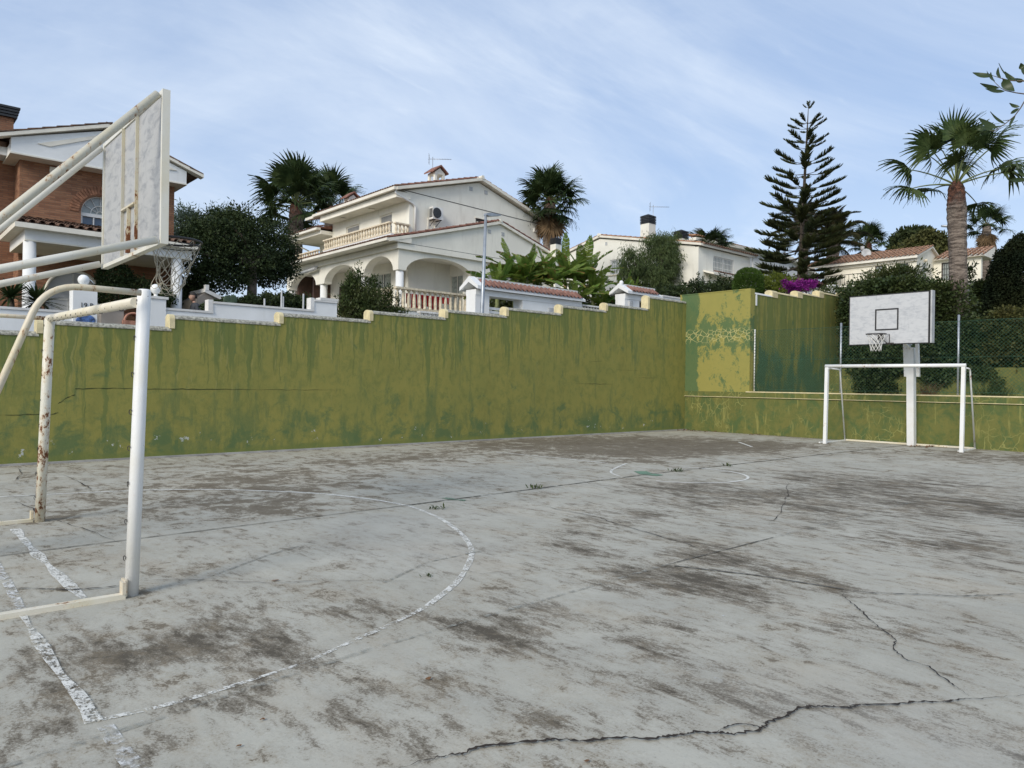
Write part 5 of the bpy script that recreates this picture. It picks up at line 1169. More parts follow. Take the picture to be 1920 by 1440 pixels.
a=PY(1243,556,20.0); MB().box(a.x,20.0,zs(27),a.x+1.9,20.2,a.z).build('wall_panel',MT['white_wall'],t); MB().box(a.x-.05,19.96,a.z,a.x+1.95,20.24,a.z+.06).build('wall_cap',MT['white_cap'],t)

# street lamp
q0=PY(905,585,19.2); q1=PY(911,401,19.2)
l=thing('street_lamp','tall slim grey street lamp with flat head in front of the villa gateway','street lamp',(q0.x,19.2,zs(q0.x)+.12),'street lamps')
base=Vector((q0.x-.06,19.2,zs(q0.x)+.12)); top=Vector((q1.x,19.2,q1.z))
MB().tube([base,base.lerp(top,.2),top],[.075,.07,.045],12).build('lamp_post',MT['galv'],l)
MB().prism([(top.x-.03,19.12,top.z-.05),(top.x+.12,19.12,top.z-.07),(top.x+.62,19.12,top.z+.03),(top.x+.60,19.12,top.z+.06),(top.x+.2,19.12,top.z+.06),(top.x,19.12,top.z+.02)],(0,.17,0)).build('lamp_head',MT['galv'],l)
# second far lamp head peeking beside the palm
q=AT(1778,424,34); l=thing('street_lamp','far street lamp whose arm shows beside the tall palm trunk','street lamp',(q.x+.7,q.y-.9,5),'street lamps')
d=Vector((right.x,right.y,0)); P=Vector((q.x,q.y,q.z)); MB().tube([P+d*.75+Vector((0,0,-6)),P+d*.72+Vector((0,0,.0))],.06,8).build('lamp_post',MT['galv'],l)
MB().tube([P-d*.32,P+d*.25,P+d*.72+Vector((0,0,.02))],[.05,.08,.04],6).build('lamp_head',MT['galv'],l)

# ================================================================== HOUSE BEHIND THE BANANAS
X2=35.5; h=thing('cream_house','cream gabled house with barred windows behind the banana plants and pepper tree','house',(38,28,5))
m=MB(); m.cells('X',X2,.25,24.25,38,5,9.42,[(29.3,30.55,8.42,9.38)]); m.build('side_wall',MT['cream_wall2'],h)
MB().prism([(X2,24.25,9.42),(X2,38,9.42),(X2,31.4,10.85),(X2,24.25,9.45)],(.25,0,0)).build('gable_wall',MT['cream_wall2'],h)
window(h,'X',X2,29.3,30.55,8.42,9.38,-1,'white_metal','glass_pale',1,'stone_cream',0,9)
MB().cells('Y',24.0,.25,X2,41.0,5,9.40,[(37.0,39.15,8.10,9.05)]).build('front_wall',MT['cream_wall2'],h)
window(h,'Y',24.0,37.0,39.15,8.10,9.05,-1,'white_metal','glass_pale',1,'stone_cream',0,14)
for y0,z0,y1,z1 in ((23.75,9.42,31.4,10.93),(31.4,10.93,38.5,9.3)):
    MB().prism([(X2-.14,y0,z0),(X2-.14,y1,z1),(X2-.14,y1,z1+.13),(X2-.14,y0,z0+.13)],(6.0,0,0)).build('roof_slab',MT['trim'],h)
tile_field('tile_courses',h,'tan_tile',Vector((X2,23.8,9.56)),(1,0,0),5.7,(0,7.65,1.51),7.7,.23,.4)['kind']='stuff'
tile_field('tile_courses',h,'tan_tile',Vector((X2,38.5,9.44)),(1,0,0),5.7,(0,-7.1,1.63),7.2,.23,.4)['kind']='stuff'
eave_tiles(h,'brown_tile',(X2+.15,23.62,9.50),(1,0,0),(0,7.65,1.51),25,1.1)
MB().tube([(X2-.2,31.4,11.08),(41,31.4,11.08)],.1,8).build('ridge_tile',MT['trim'],h)
MB().prism([(36.0,23.3,7.90),(41.1,23.3,7.90),(41.1,24,8.12),(36.0,24,8.12),],(0,0,-.10)).build('canopy_slab',MT['trim'],h)
eave_tiles(h,'brown_tile',(36.6,23.25,7.93),(1,0,0),(0,.7,.22),19,1.1)
MB().tube([(41.15,23.9,9.4),(41.15,23.9,6)],.05,6).build('downpipe',MT['white_metal'],h)
MB().box(40.76,24.25,5,41.0,34,9.4).build('side_wall',MT['cream_wall2'],h)
for px,py in ((1112,462),(1137,457)):
    q=PX(px,py,X2); MB().box(X2-.02,q.y-.08,q.z-.1,X2-.001,q.y+.08,q.z+.1).build('vent_grille',MT['grey_fix'],h)
q=PX(1215,430,36.6); chimney_metal(h,36.6,q.y,10.0,PX(1215,421,36.6).z,.33)
antenna('aerial standing behind the taller black capped chimney',(36.9,q.y-.15,11.0),PX(1221,385,36.9).z-11.0,1)
q=PX(1277,450,36.4); chimney_metal(h,36.4,q.y,9.6,PX(1277,449,36.4).z,.30)
# white house further back
Y3=32.; h=thing('far_white_house','long plain white house with low pitched roof behind the cream house','house',(54,34,6))
zz=[PY(1300,441,Y3),PY(1415,467,Y3),PY(1480,482,Y3)]
MB().prism([(46,Y3,6),(66,Y3,6),(66,Y3,11.9),(61,Y3,12.75),(46.5,Y3,12.55)],(0,8,0)).build('house_wall',MT['white_wall'],h)
MB().prism([(46.4,Y3-.4,12.35),(56,Y3-.4,12.62),(61,Y3-.4,12.70),(61,Y3-.4,12.92),(56,Y3-.4,12.84),(46.4,Y3-.4,12.57)],(0,8.6,0)).build('roof_slab',MT['trim'],h)
MB().prism([(61,Y3-.4,12.7),(67,Y3-.4,11.6),(67,Y3-.4,11.8),(61,Y3-.4,12.92)],(0,8.6,0)).build('roof_slab',MT['trim'],h)
tile_field('tile_courses',h,'tan_tile',Vector((46.6,Y3-.3,12.72)),(1,0,0),14,(0,1,.14),1.2,.3,.5)['kind']='stuff'
q=PY(1320,460,Y3); antenna('small aerial on the roof of the far white house',(PY(1319,455,Y3).x,Y3+.5,12.4),PY(1319,428,Y3).z-12.4,-1)

# ================================================================== HOUSE AT THE RIGHT
X4=45.; h=thing('yellow_house','pale yellow single storey house with brown tiled roof behind the ivy hedge','house',(48,18,6))
Y4=15.86
MB().cells('X',X4,.25,Y4+.25,21.2,6,8.98,[(16.3,16.95,7.75,8.72),(17.75,18.15,7.7,8.74)]).build('front_wall',MT['cream_wall3'],h)
q0_,q1_=PX(1692,497,X4),PX(1704,496,X4)
window(h,'X',X4,16.3,16.95,7.75,8.72,-1,'grey_fix','glass_pale',1,None,0,7,.04,gmat='black_metal')
window(h,'X',X4,17.75,18.15,7.7,8.74,-1,'dark_wood','glass_pale',0,None,0,0,.04)
MB().prism([(X4,Y4,6),(48.6,Y4,6),(48.6,Y4,9.2),(47.1,Y4,9.82),(X4,Y4,9.0)],(0,.25,0)).build('gable_wall',MT['cream_wall3'],h)
a=PY(1731,505,Y4); MB().box(a.x-.15,Y4-.02,7.95,a.x+.28,Y4-.001,8.75).build('window_recess',MT['glass_pale'],h)
MB().box(a.x-.2,Y4-.03,8.75,a.x+.33,Y4-.005,8.8).box(a.x-.2,Y4-.03,7.9,a.x-.15,Y4-.005,8.75).box(a.x+.28,Y4-.03,7.9,a.x+.33,Y4-.005,8.75).build('window_frame',MT['grey_fix'],h)
MB().lathe([(.02,0),(.09,.05),(.09,.14),(.02,.18)],(a.x+.08,Y4-.12,8.84),8).build('wall_lamp',MT['stone_cream'],h)
MB().prism([(X4-.35,Y4-.15,8.93),(47.1,Y4-.15,9.80),(48.9,Y4-.15,9.05),(48.9,Y4-.15,9.14),(47.1,Y4-.15,9.90),(X4-.35,Y4-.15,9.05)],(0,7,0)).build('roof_slab',MT['trim'],h)
tile_field('tile_courses',h,'tan_tile',Vector((X4-.33,Y4-.1,9.07)),(0,1,0),6.6,(2.45,0,.86),2.6,.23,.4)['kind']='stuff'
MB().box(X4-.12,Y4-.1,8.78,X4,21.2,8.92).build('eaves_band',MT['trim'],h)
MB().cells('X',47.7,.25,13.4,Y4,6,9.1,[(14.25,15.45,7.9,8.95)]).build('wing_wall',MT['cream_wall3'],h)
window(h,'X',47.7,14.25,15.45,7.9,8.95,-1,'dark_wood','glass_pale',1,None,0,9,.05,gmat='black_metal')
MB().prism([(47.4,13.2,9.1),(49.5,13.2,9.85),(49.5,13.2,9.1)],(0,2.6,0)).build('roof_slab',MT['trim'],h)
tile_field('tile_courses',h,'tan_tile',Vector((47.4,13.3,9.15)),(0,1,0),2.5,(2.1,0,.75),2.2,.26,.4)['kind']='stuff'
q=PX(1617,470,46.3); MB().tube([(46.3,q.y,9.3),(46.3,q.y,PX(1617,468,46.3).z)],.07,8).tube([(46.3,q.y,PX(1617,470,46.3).z),(46.3,q.y,PX(1617,462,46.3).z)],.12,8).build('flue',MT['grey_fix'],h)
q=PX(1624,475,46); link('satellite_dish',MB().lathe([(.001,0),(.18,.02),(.28,.07),(.27,.075),(.16,.035),(.001,.02)],seg=16).mesh('satellite_dish'),MT['grey_fix'],h,q-wloc(h),(R(80),0,R(-50)))
# stairs rail
m=MB(); 
for i in range(16): m.tube([(44,21+i*.0-i*.25,7.55),(44,21-i*.25,8.25)],.012,4)
m.tube([(44,21,8.25),(44,17.2,8.25)],.02,5); m.build('terrace_railing',MT['black_metal'],h)
MB().box(43.8,17,6,44.9,21.3,7.6).build('terrace',MT['cream_wall3'],h)
# beige wall at the right
t=thing('beige_wall','weathered beige boundary wall with climber between the tall palm and the dark conifer','wall',(33,5,3))
a=PX(1813,530,33); b=PX(1862,530,33)
MB().box(33,b.y-3.5,2.5,33.25,a.y+.55,a.z).build('wall_panel',MT['cream_wall3'],t)
MB().box(32.97,b.y-3.5,a.z,33.28,a.y+.58,a.z+.06).build('wall_cap',MT['stone_cream'],t)
# white pillars near the bougainvillea
for (px0,px1,py,lab) in ((1440,1452,527,'white gate pillar standing beside the yellow green shrub'),(1562,1572,536,'white gate pillar at the ivy hedge edge')):
    a=PY(px0,py,19.5); b=PY(px1,py,19.5); t=thing('gate_pillar',lab,'pillar',(a.x,19.5,zs(a.x)),'white pillars along the upper street')
    MB().box(a.x,19.5,zs(a.x)-.3,b.x,19.8,a.z).build('pillar_shaft',MT['white_wall'],t); MB().box(a.x-.05,19.45,a.z,b.x+.05,19.85,a.z+.07).build('pillar_cap',MT['white_wall'],t)
t=thing('white_carport','low white tiled outbuilding roof between the bougainvillea and the ivy','outbuilding',(40,21,5))
a=PY(1500,528,21); b=PY(1562,542,21)
MB().box(a.x,21,4.5,b.x,23,b.z-.1).build('wall_panel',MT['white_wall'],t); MB().box(a.x-.2,20.8,b.z+.08,b.x+.2,23,b.z+.2).build('roof_slab',MT['brown_tile'],t)
t=thing('white_low_wall','low white garden wall below the bougainvillea','wall',(37,19.6,4))
a=PY(1500,545,19.6); b=PY(1525,550,19.6); MB().box(a.x,19.6,zs(a.x)-.2,b.x,19.8,a.z).build('wall_panel',MT['white_wall'],t)

# ================================================================== VEGETATION
def unit(n):
    v=RNG.normal(size=(n,3)); return v/np.linalg.norm(v,axis=1)[:,None]
def leaves_mesh(name,P,L,W,droop=0.,out=None,outw=.0,fold=True,hang=0.):
    """one small diamond leaf (4 verts) at every point; P (n,3)"""
    n=len(P); d=unit(n)
    if out is not None: d=d*(1-outw)+out*outw
    d[:,2]-=hang; d/=np.linalg.norm(d,axis=1)[:,None]
    s=np.cross(d,unit(n)); s/=np.linalg.norm(s,axis=1)[:,None]
    l=(L*RNG.uniform(.6,1.25,n))[:,None]; w=(W*RNG.uniform(.6,1.25,n))[:,None]
    a=P; m=P+d*l*.5; tip=P+d*l; tip[:,2]-=droop*l[:,0]
    V=np.stack([a,m+s*w,tip,m-s*w],1).reshape(-1,3); Fq=np.arange(4*n).reshape(n,4)
    return npmesh(name,V,Fq)
def nz(P,s,seed=0): return np.array([mnoise.noise(Vector((p[0]*s+seed,p[1]*s,p[2]*s))) for p in P])
def blobpoints(E,n,shell=.55,rough=.22,seed=0,s=1.4):
    """points in the outer shell of several ellipsoids (cx,cy,cz,rx,ry,rz), radius broken up by noise"""
    vol=np.array([e[3]*e[4]*e[5] for e in E])**.67; cnt=(n*vol/vol.sum()).astype(int); out=[];nor=[]
    for e,k in zip(E,cnt):
        u=unit(k); 
        rr=1+rough*1.6*nz(u*2.2,s,seed+e[0])+rough*.8*nz(u*6.,s,seed+e[1]); r=rr*(shell+(1-shell)*RNG.random(k)**.45)
        out.append(np.array(e[:3])+u*r[:,None]*np.array(e[3:6])); nor.append(u)
    return np.concatenate(out),np.concatenate(nor)
def px_ell(px,py,rx,ry,Y=None,X=None,d=None,rd=None):
    """ellipsoid whose outline has centre (px,py) and radii rx,ry in photo pixels, standing at plane Y / X or depth d"""
    c=PY(px,py,Y) if Y is not None else PX(px,py,X) if X is not None else AT(px,py,d)
    dep=c.x*fwd.x+c.y*fwd.y; a=rx/F*dep; b=ry/F*dep
    return (c.x,c.y,c.z,a if rd is None else rd,a if rd is None else rd,b)
def crown(parent,name,E,n,L,W,mat,shell=.55,rough=.22,hang=0.,outw=.3,seed=0,s=1.4):
    P,N=blobpoints(E,n,shell,rough,seed,s)
    me=leaves_mesh(name,P-np.array(wloc(parent)),L,W,out=N,outw=outw,hang=hang)
    o=link(name,me,MT[mat],parent); return o
def core(parent,E,mat='dark_inside',f=.72):      # opaque twiggy heart so the sky does not shine through everywhere
    P,N=blobpoints(E,int(900*len(E)),.25,.2); P=np.array([e for e in P]); 
    c=np.concatenate([np.repeat([e[:3]],int(len(P)/len(E))+1,0) for e in E])[:len(P)]
    me=leaves_mesh('inner_foliage',(P-np.array(wloc(parent)))*1.0,.5,.2)
    return me
def trunk(parent,a,b,r0,r1,mat='bark_grey',n=6,wob=.05,name='trunk',seg=9):
    a=Vector(a);b=Vector(b); pts=[a.lerp(b,i/n)+Vector((random.uniform(-wob,wob),random.uniform(-wob,wob),0))*(0<i<n) for i in range(n+1)]
    return MB().tube(pts,[r0+(r1-r0)*i/n for i in range(n+1)],seg).build(name,MT[mat],parent)
def limbs(parent,base,E,r,mat='bark_grey',k=2):
    for e in E:
        for j in range(k):
            b=Vector(e[:3])+Vector((random.uniform(-.5,.5)*e[3],random.uniform(-.5,.5)*e[4],random.uniform(-.1,.5)*e[5])); m=Vector(base).lerp(b,.5)+Vector((random.uniform(-.2,.2),random.uniform(-.2,.2),random.uniform(0,.2)))
            MB().tube([base,m,b],[r,r*.6,r*.2],6).build('limb',MT[mat],parent)

# ---- dark evergreen tree left of the villa
E1=[px_ell(*q) for q in [(430,440,62,38,24),(500,470,50,42,24.4),(385,475,50,50,23.6),(450,490,70,40,24),(410,520,55,28,23.8),(525,480,32,38,24.6),(500,510,45,28,24.5),(440,420,38,22,24.2),(375,440,28,24,23.6)]]
b=PY(465,560,23.5); t=thing('evergreen_tree','broad dark evergreen tree between the near hoop net and the villa','tree',(b.x,23.5,zt(b.x,23.5)))
trunk(t,(b.x,23.5,zt(b.x,23.5)-.1),PY(475,490,23.7),.19,.14,wob=.04); limbs(t,PY(475,490,23.7),E1[:6],.10)
crown(t,'crown',E1,46000,.085,.026,'evergreen',.42,.30,seed=3,s=1.9)
E1b=[px_ell(q[0],q[1],q[2],q[3],24.3) for q in [(450,402,30,18),(400,405,20,16),(520,432,24,20),(545,450,14,22),(360,425,20,18),(470,425,50,20),(548,500,14,25)]]
crown(t,'loose_twigs',E1b,2600,.13,.026,'evergreen',.2,.55,seed=9,outw=.6)
# ---- pale wispy tree behind it
E2=[px_ell(q[0],q[1],q[2],q[3],31) for q in [(350,415,26,26),(375,430,24,24),(415,410,26,20),(440,415,22,20),(340,450,20,30),(400,440,40,24)]]
b=PY(380,560,31); t=thing('wispy_tree','pale grey green wispy tree showing above the dark evergreen','tree',(b.x,31,zt(b.x,31)))
trunk(t,(b.x,31,zt(b.x,31)-.1),PY(385,470,31),.16,.1); limbs(t,PY(385,470,31),E2,.06)
crown(t,'crown',E2,16000,.17,.020,'grey_green',.2,.6,hang=.1,outw=.5,seed=5,s=2.4)
# ---- hedge with little posts between evergreen and villa
t=thing('dark_hedge','dark clipped hedge along the garden wall behind thin grey posts','hedge',(8.5,20.7,2.2))
E3=[px_ell(q[0],q[1],q[2],q[3],21.2) for q in [(430,575,26,16),(470,572,24,18),(505,570,24,20),(540,572,24,22),(570,575,22,20),(590,580,14,16),(400,578,20,12)]]
crown(t,'foliage',E3,15000,.085,.028,'evergreen',.3,.35,seed=8)
for i,(px,py) in enumerate([(496,560),(528,545),(531,556),(569,551)]):
    q=PY(px,py,20.2); o=MB().tube([(q.x,20.2,zs(q.x)),(q.x,20.2,q.z)],.025,6).build('garden_post',MT['grey_fix']); tag(o,['thin grey post furthest left in front of the dark hedge','taller grey post of the close pair in front of the dark hedge','shorter grey post of the close pair in front of the dark hedge','thin grey post nearest the villa column in front of the hedge'][i],'post','thin posts along the hedge')
# ---- prickly cactus pads
q=PY(432,565,20.6); Ebk=[px_ell(q[0],q[1],q[2],q[3],24.2) for q in [(340,560,26,34),(368,545,24,26)]]; tb=thing('leafy_shrub','dark shrub behind the man at the garden wall','shrub',(Ebk[0][0],24.2,2)); crown(tb,'foliage',Ebk,5000,.09,.03,'evergreen',.2,.4); trunk(tb,(Ebk[0][0],24.2,1.9),(Ebk[0][0],24.2,Ebk[0][2]),.06,.04)
t=thing('cactus','grey green prickly pear cactus pads under the dark evergreen tree','cactus',(q.x,20.6,zs(q.x)))
for dx,dz,r_,a in ((0,-.15,.15,0),(-.10,.03,.11,.4),(.09,.06,.11,-.3)):
    m=MB().lathe([(.001,-r_*1.3),(r_*.7,-r_*.9),(r_,0),(r_*.8,r_*.9),(.001,r_*1.25)],seg=12); me=m.mesh('pad'); o=link('pad',me,MT['cactus'],t,Vector((q.x+dx,20.6,q.z+dz))-wloc(t),(0,a,0),(1,.25,1))
MB().tube([(q.x,20.6,zs(q.x)),(q.x,20.6,q.z-.3)],.07,6).build('stem',MT['cactus'],t)
# ---- oval hedge in the porch shade
E4=[px_ell(216,520,34,26,23.2,None,None,.5)]; q=E4[0]
t=thing('oval_shrub','clipped dark oval shrub in the porch shade behind the near backboard foot','shrub',(q[0],23.2,1.9)); trunk(t,(q[0],23.2,1.8),(q[0],23.2,q[2]),.05,.04)
crown(t,'foliage',E4+[(q[0],23.2,q[2]-.45,.55,.5,.5)],9000,.06,.022,'oval_hedge',.6,.08)
E4=[px_ell(262,548,24,26,23.0,None,None,.4),px_ell(300,560,30,22,22.6,None,None,.4)]; q=E4[0]; t=thing('leafy_shrub','dark leafy shrub behind the globe lamp on the gate pillar','shrub',(q[0],23.,1.9)); crown(t,'foliage',E4,4500,.08,.026,'evergreen',.4,.3); trunk(t,(q[0],23,1.8),(q[0],23,q[2]),.05,.04)
# ---- sword leaved plants at the far left
def swordplant(lab,px,py,Y,n,Lm,mat='frond_dark',grp='sword leaved plants behind the white wall'):
    q=PY(px,py,Y); t=thing('sword_plant',lab,'plant',(q.x,Y,zs(q.x)),grp); trunk(t,(q.x,Y,zs(q.x)),(q.x,Y,q.z),.09,.07)
    V=[];Fc=[];off=wloc(t)
    for i in range(n):
        a=random.uniform(0,2*PI); el=random.uniform(-.1,1.1); d=Vector((math.cos(a)*math.cos(el),math.sin(a)*math.cos(el),math.sin(el))); s=d.cross(Vector((0,0,1))).normalized()*.032; L=Lm*random.uniform(.7,1.1); b0=Vector((q.x,Y,q.z)); k=5; base=len(V)
        for j in range(k+1):
            u=j/k; p=b0+d*L*u-Vector((0,0,.28*L*u*u)); w=(1-u**2.2)*(.5+u if u<.5 else 1); V+=[p+s*w-off,p-s*w-off]
        for j in range(k): Fc.append((base+2*j,base+2*j+1,base+2*j+3,base+2*j+2))
    link('foliage',mesh('foliage',V,Fc),MT[mat],t); return t
swordplant('dark sword leaved plant at the left edge under the hoop arms',20,560,20.6,90,.85)
swordplant('dark sword leaved plant with long arching leaves left of the white door',72,568,20.5,110,.85)
# ---- shrub standing in front of the villa
E5=[px_ell(q[0],q[1],q[2],q[3],21.2) for q in [(675,575,42,30),(660,550,20,26),(690,560,34,26),(712,580,30,20),(645,585,20,24),(672,530,10,26),(657,528,8,18),(700,535,8,22),(730,560,8,22),(740,585,22,10),(690,600,55,20)]]
b=PY(680,600,21.2); t=thing('spiky_shrub','dark green shrub with upright shoots in front of the villa arches','shrub',(b.x,21.2,zs(b.x)+.1)); limbs(t,(b.x,21.2,zs(b.x)),E5[:6],.04)
crown(t,'foliage',E5,13500,.12,.018,'shrub',.05,.55,outw=.35,seed=4,hang=-.45)
def spires(parent,bases,n,h,mat,L=.1,W=.02):
    P=[]
    for bx in bases:
        for i in range(n):
            u=random.random(); p=Vector(bx)+Vector((random.gauss(0,.04),random.gauss(0,.04),h*u)); P.append(p)
    me=leaves_mesh('shoots',np.array(P)-np.array(wloc(parent)),L,W,hang=-.7); link('shoots',me,MT[mat],parent)['kind']='stuff'
spires(t,[PY(px,py,21.2) for px,py in [(657,545),(672,540),(664,560),(700,552),(694,560),(730,568),(643,570),(712,565),(745,585),(685,555),(722,575),(652,565)]],120,.62,'shrub')
# ---- pepper tree
E6=[px_ell(q[0],q[1],q[2],q[3],26) for q in [(1235,490,42,40),(1265,480,28,35),(1185,495,22,28),(1215,520,40,28),(1262,515,32,32),(1245,460,28,22),(1175,520,14,24),(1280,510,18,34)]]
b=PY(1235,560,26); t=thing('pepper_tree','weeping feathery pepper tree in front of the cream house','tree',(b.x,26,zt(b.x,26)))
trunk(t,(b.x,26,zt(b.x,26)-.1),PY(1235,520,26),.2,.14); limbs(t,PY(1235,525,26),E6,.08)
crown(t,'crown',E6,30000,.20,.020,'pepper',.35,.30,hang=1.1,outw=.35,seed=6,s=2.)
E6b=[px_ell(q[0],q[1],q[2],q[3],26) for q in [(1235,445,30,12),(1300,500,12,40),(1165,500,10,34),(1180,470,16,14),(1290,465,14,20),(1215,450,12,12),(1262,448,14,16)]]
crown(t,'hanging_sprays',E6b,3000,.24,.018,'pepper',.1,.7,hang=1.2,outw=.5,seed=7,s=2.)
# ---- low dark shrubs along the street top
t=thing('glossy_hedge','row of dark glossy shrubs over the green wall right of the pepper tree','hedge',(31,21.5,4.2))
E7=[px_ell(q[0],q[1],q[2],q[3],21) for q in [(1265,548,30,12),(1300,540,22,14),(1330,542,20,10),(1352,540,16,16),(1372,542,14,12),(1240,552,22,8)]]
crown(t,'foliage',E7,7000,.13,.035,'evergreen',.1,.5,seed=2,outw=.5)
spires(t,[PY(px,py,21) for px,py in [(1350,540),(1345,545),(1360,542),(1330,545),(1308,540),(1370,545),(1318,548)]],50,.75,'evergreen',.14,.035)
# ---- clipped hedges
def clipped(lab,q,Y,mat,n,L=.07,W=.02,rough=.05,nm='clipped_shrub',grp=None):
    E=[px_ell(*z,Y) for z in q]; e=E[0]; t=thing(nm,lab,'shrub',(e[0],Y,zt(e[0],Y)),grp); trunk(t,(e[0],Y,zt(e[0],Y)-.1),(e[0],Y,e[2]),.07,.05)
    crown(t,'foliage',E,n,L,W,mat,.72,rough,hang=-.5,outw=.5); return t
clipped('rounded clipped bright green conifer at the top corner of the green wall',[(1403,528,27,26),(1403,540,28,26)],18.6,'trim_hedge',16000)
clipped('yellow green loose shrub right of the rounded conifer',[(1455,535,22,20),(1478,540,20,18),(1445,550,20,18),(1430,530,10,12)],18.9,'yellow_shrub',7000,.11,.03,.35)
E8=[px_ell(*z,17.2) for z in [(1480,535,10,6),(1492,538,12,7),(1500,530,8,6),(1512,533,12,6),(1524,530,9,5),(1505,541,16,6),(1488,545,9,6),(1470,529,5,5),(1520,538,9,5)]]
e=E8[1]; t=thing('bougainvillea','magenta bougainvillea in bloom over the top of the green rear wall','shrub',(e[0],17.2,zs(e[0]))); limbs(t,(e[0]+.3,17.2,zs(e[0])),E8[:5],.04,k=1)
crown(t,'blossom',E8,4200,.085,.035,'bougain',.05,.8,seed=4)
# ---- ivy hedge masses behind the fence
t=thing('ivy_hedge','large dense ivy hedge rising behind the far backboard','hedge',(27,9.6,2.2))
E9=[px_ell(q[0],q[1],q[2],q[3],None,27,None,.9) for q in [(1620,562,40,32),(1660,552,42,28),(1700,556,42,32),(1745,560,40,32),(1770,572,24,46),(1620,590,42,40),(1665,600,45,60),(1710,610,45,60),(1755,610,40,60),(1625,650,36,50),(1640,545,30,16),(1690,536,20,16),(1680,660,60,26),(1740,655,50,28)]]
crown(t,'foliage',E9,52000,.10,.040,'ivy',.45,.22,outw=.55,seed=2,s=1.7)
E9b=[px_ell(q[0],q[1],q[2],q[3],None,26.0,None,.35) for q in [(1610,670,20,40),(1640,690,26,34),(1660,710,18,24),(1625,720,22,20),(1590,585,10,14),(1592,610,9,18),(1598,640,8,26),(1600,560,16,14),(1625,700,30,40),(1650,665,34,30),(1680,680,30,24),(1665,730,20,16),(1745,700,16,16),(1762,706,10,20),(1775,700,8,16),(1700,690,18,8)]]
crown(t,'trailing_ivy',E9b,17000,.10,.040,'ivy',.1,.4,outw=.5,seed=5)
E9c=[px_ell(q[0],q[1],q[2],q[3],None,29,None,.8) for q in [(1680,514,26,16),(1660,520,20,12),(1700,512,12,10),(1640,532,30,8),(1560,548,14,8)]]
crown(t,'loose_top',E9c,3500,.15,.026,'shrub',.05,.6,outw=.6,seed=5,hang=-.3)
t=thing('leafy_bank','dark leafy bank hanging over the low wall at the right edge','hedge',(27,5,2.2))
E10=[px_ell(q[0],q[1],q[2],q[3],None,26.9,None,.8) for q in [(1790,640,40,44),(1830,640,40,44),(1870,650,40,40),(1915,660,40,32),(1960,650,50,40),(2040,650,60,50),(1810,615,30,18),(1860,615,30,18),(1900,628,30,24)]]
crown(t,'foliage',E10,30000,.10,.036,'ivy',.45,.25,outw=.55,seed=12,s=1.7)
E10b=[px_ell(q[0],q[1],q[2],q[3],None,26.3,None,.5) for q in [(1880,610,26,24),(1900,640,26,34),(1870,660,24,26),(1915,620,22,36),(1890,590,14,14),(1930,650,30,40)]]
crown(t,'olive_tinted_foliage',E10b,8000,.11,.03,'ivy_olive',.1,.5,outw=.5,seed=13)
E10c=[px_ell(q[0],q[1],q[2],q[3],None,25.9,None,.2) for q in [(1840,700,8,14),(1828,694,12,8),(1855,698,8,10),(1870,720,7,12),(1812,702,10,10)]]
crown(t,'trailing_ivy',E10c,900,.09,.035,'ivy',.1,.5,outw=.5,seed=14)
# dry grass tufts in the planter
for i,(px,py,w_,lab) in enumerate([(1737,738,.35,'dry brown ornamental grass tuft in the planter just right of the hoop pole'),(1878,742,.35,'faint thin grass tuft in the planter near the right edge'),(1848,742,.2,'small weed tuft in the planter right of the far goal')]):
    q=PX(px,py,24.); c=Vector((24.,q.y,1.22)); V=[];Fc=[]
    for k in range(170):
        a=random.uniform(0,2*PI); L=random.uniform(.4,.75); d=Vector((math.cos(a)*.55,math.sin(a)*.55,1)).normalized(); s=Vector((-math.sin(a),math.cos(a),0))*.006; p=c+Vector((random.gauss(0,.1),random.gauss(0,.14),0)); b0=len(V)
        for j in range(4):
            u=j/3; pp=p+d*L*u+Vector((math.cos(a),math.sin(a),-.6))*.28*u*u*L; V+=[pp+s*(1-u*.9),pp-s*(1-u*.9)]
        for j in range(3): Fc.append((b0+2*j,b0+2*j+1,b0+2*j+3,b0+2*j+2))
    me=mesh('grass_tuft',V,Fc); o=link('grass_tuft',me,MT['frond_dead' if i==0 else 'frond']); tag(o,lab,'grass')
# climber on the beige wall
t=thing('wall_climber','leafy climber hanging down the beige wall beside the tall palm','climber',(32.8,5,3.5))
E11=[px_ell(q[0],q[1],q[2],q[3],None,32.7,None,.25) for q in [(1834,545,12,16),(1836,570,10,22),(1838,590,12,16),(1828,585,9,9),(1815,583,8,8),(1822,592,10,8),(1842,535,12,8)]]
crown(t,'foliage',E11,5200,.12,.05,'ivy',.2,.4,seed=3); crown(t,'dry_twigs',[px_ell(1815,520,10,24,None,32,None,.2),px_ell(1818,505,8,12,None,32,None,.2)],260,.2,.03,'ivy',0,.8)['kind']='stuff'
# ---- dark conifer at the right edge
E12=[px_ell(q[0],q[1],q[2],q[3],None,None,28) for q in [(1905,520,46,60),(1880,560,32,50),(1900,580,50,48),(1915,480,26,40),(1885,500,22,30),(1868,535,16,20),(1862,580,14,26),(1900,465,14,16),(1912,452,12,14),(1880,480,13,14),(1950,520,50,80),(1874,512,13,14),(1864,556,13,14),(1893,484,12,12),(1970,480,40,50),(1890,600,40,30)]]
e=E12[0]; t=thing('dark_conifer','very dark lumpy conifer at the right edge of the photo','tree',(e[0],e[1],4)); trunk(t,(e[0],e[1],2.2),(e[0],e[1],e[2]+.5),.25,.1)
crown(t,'crown',E12,60000,.10,.028,'cypress',.55,.13,outw=.5,seed=5)
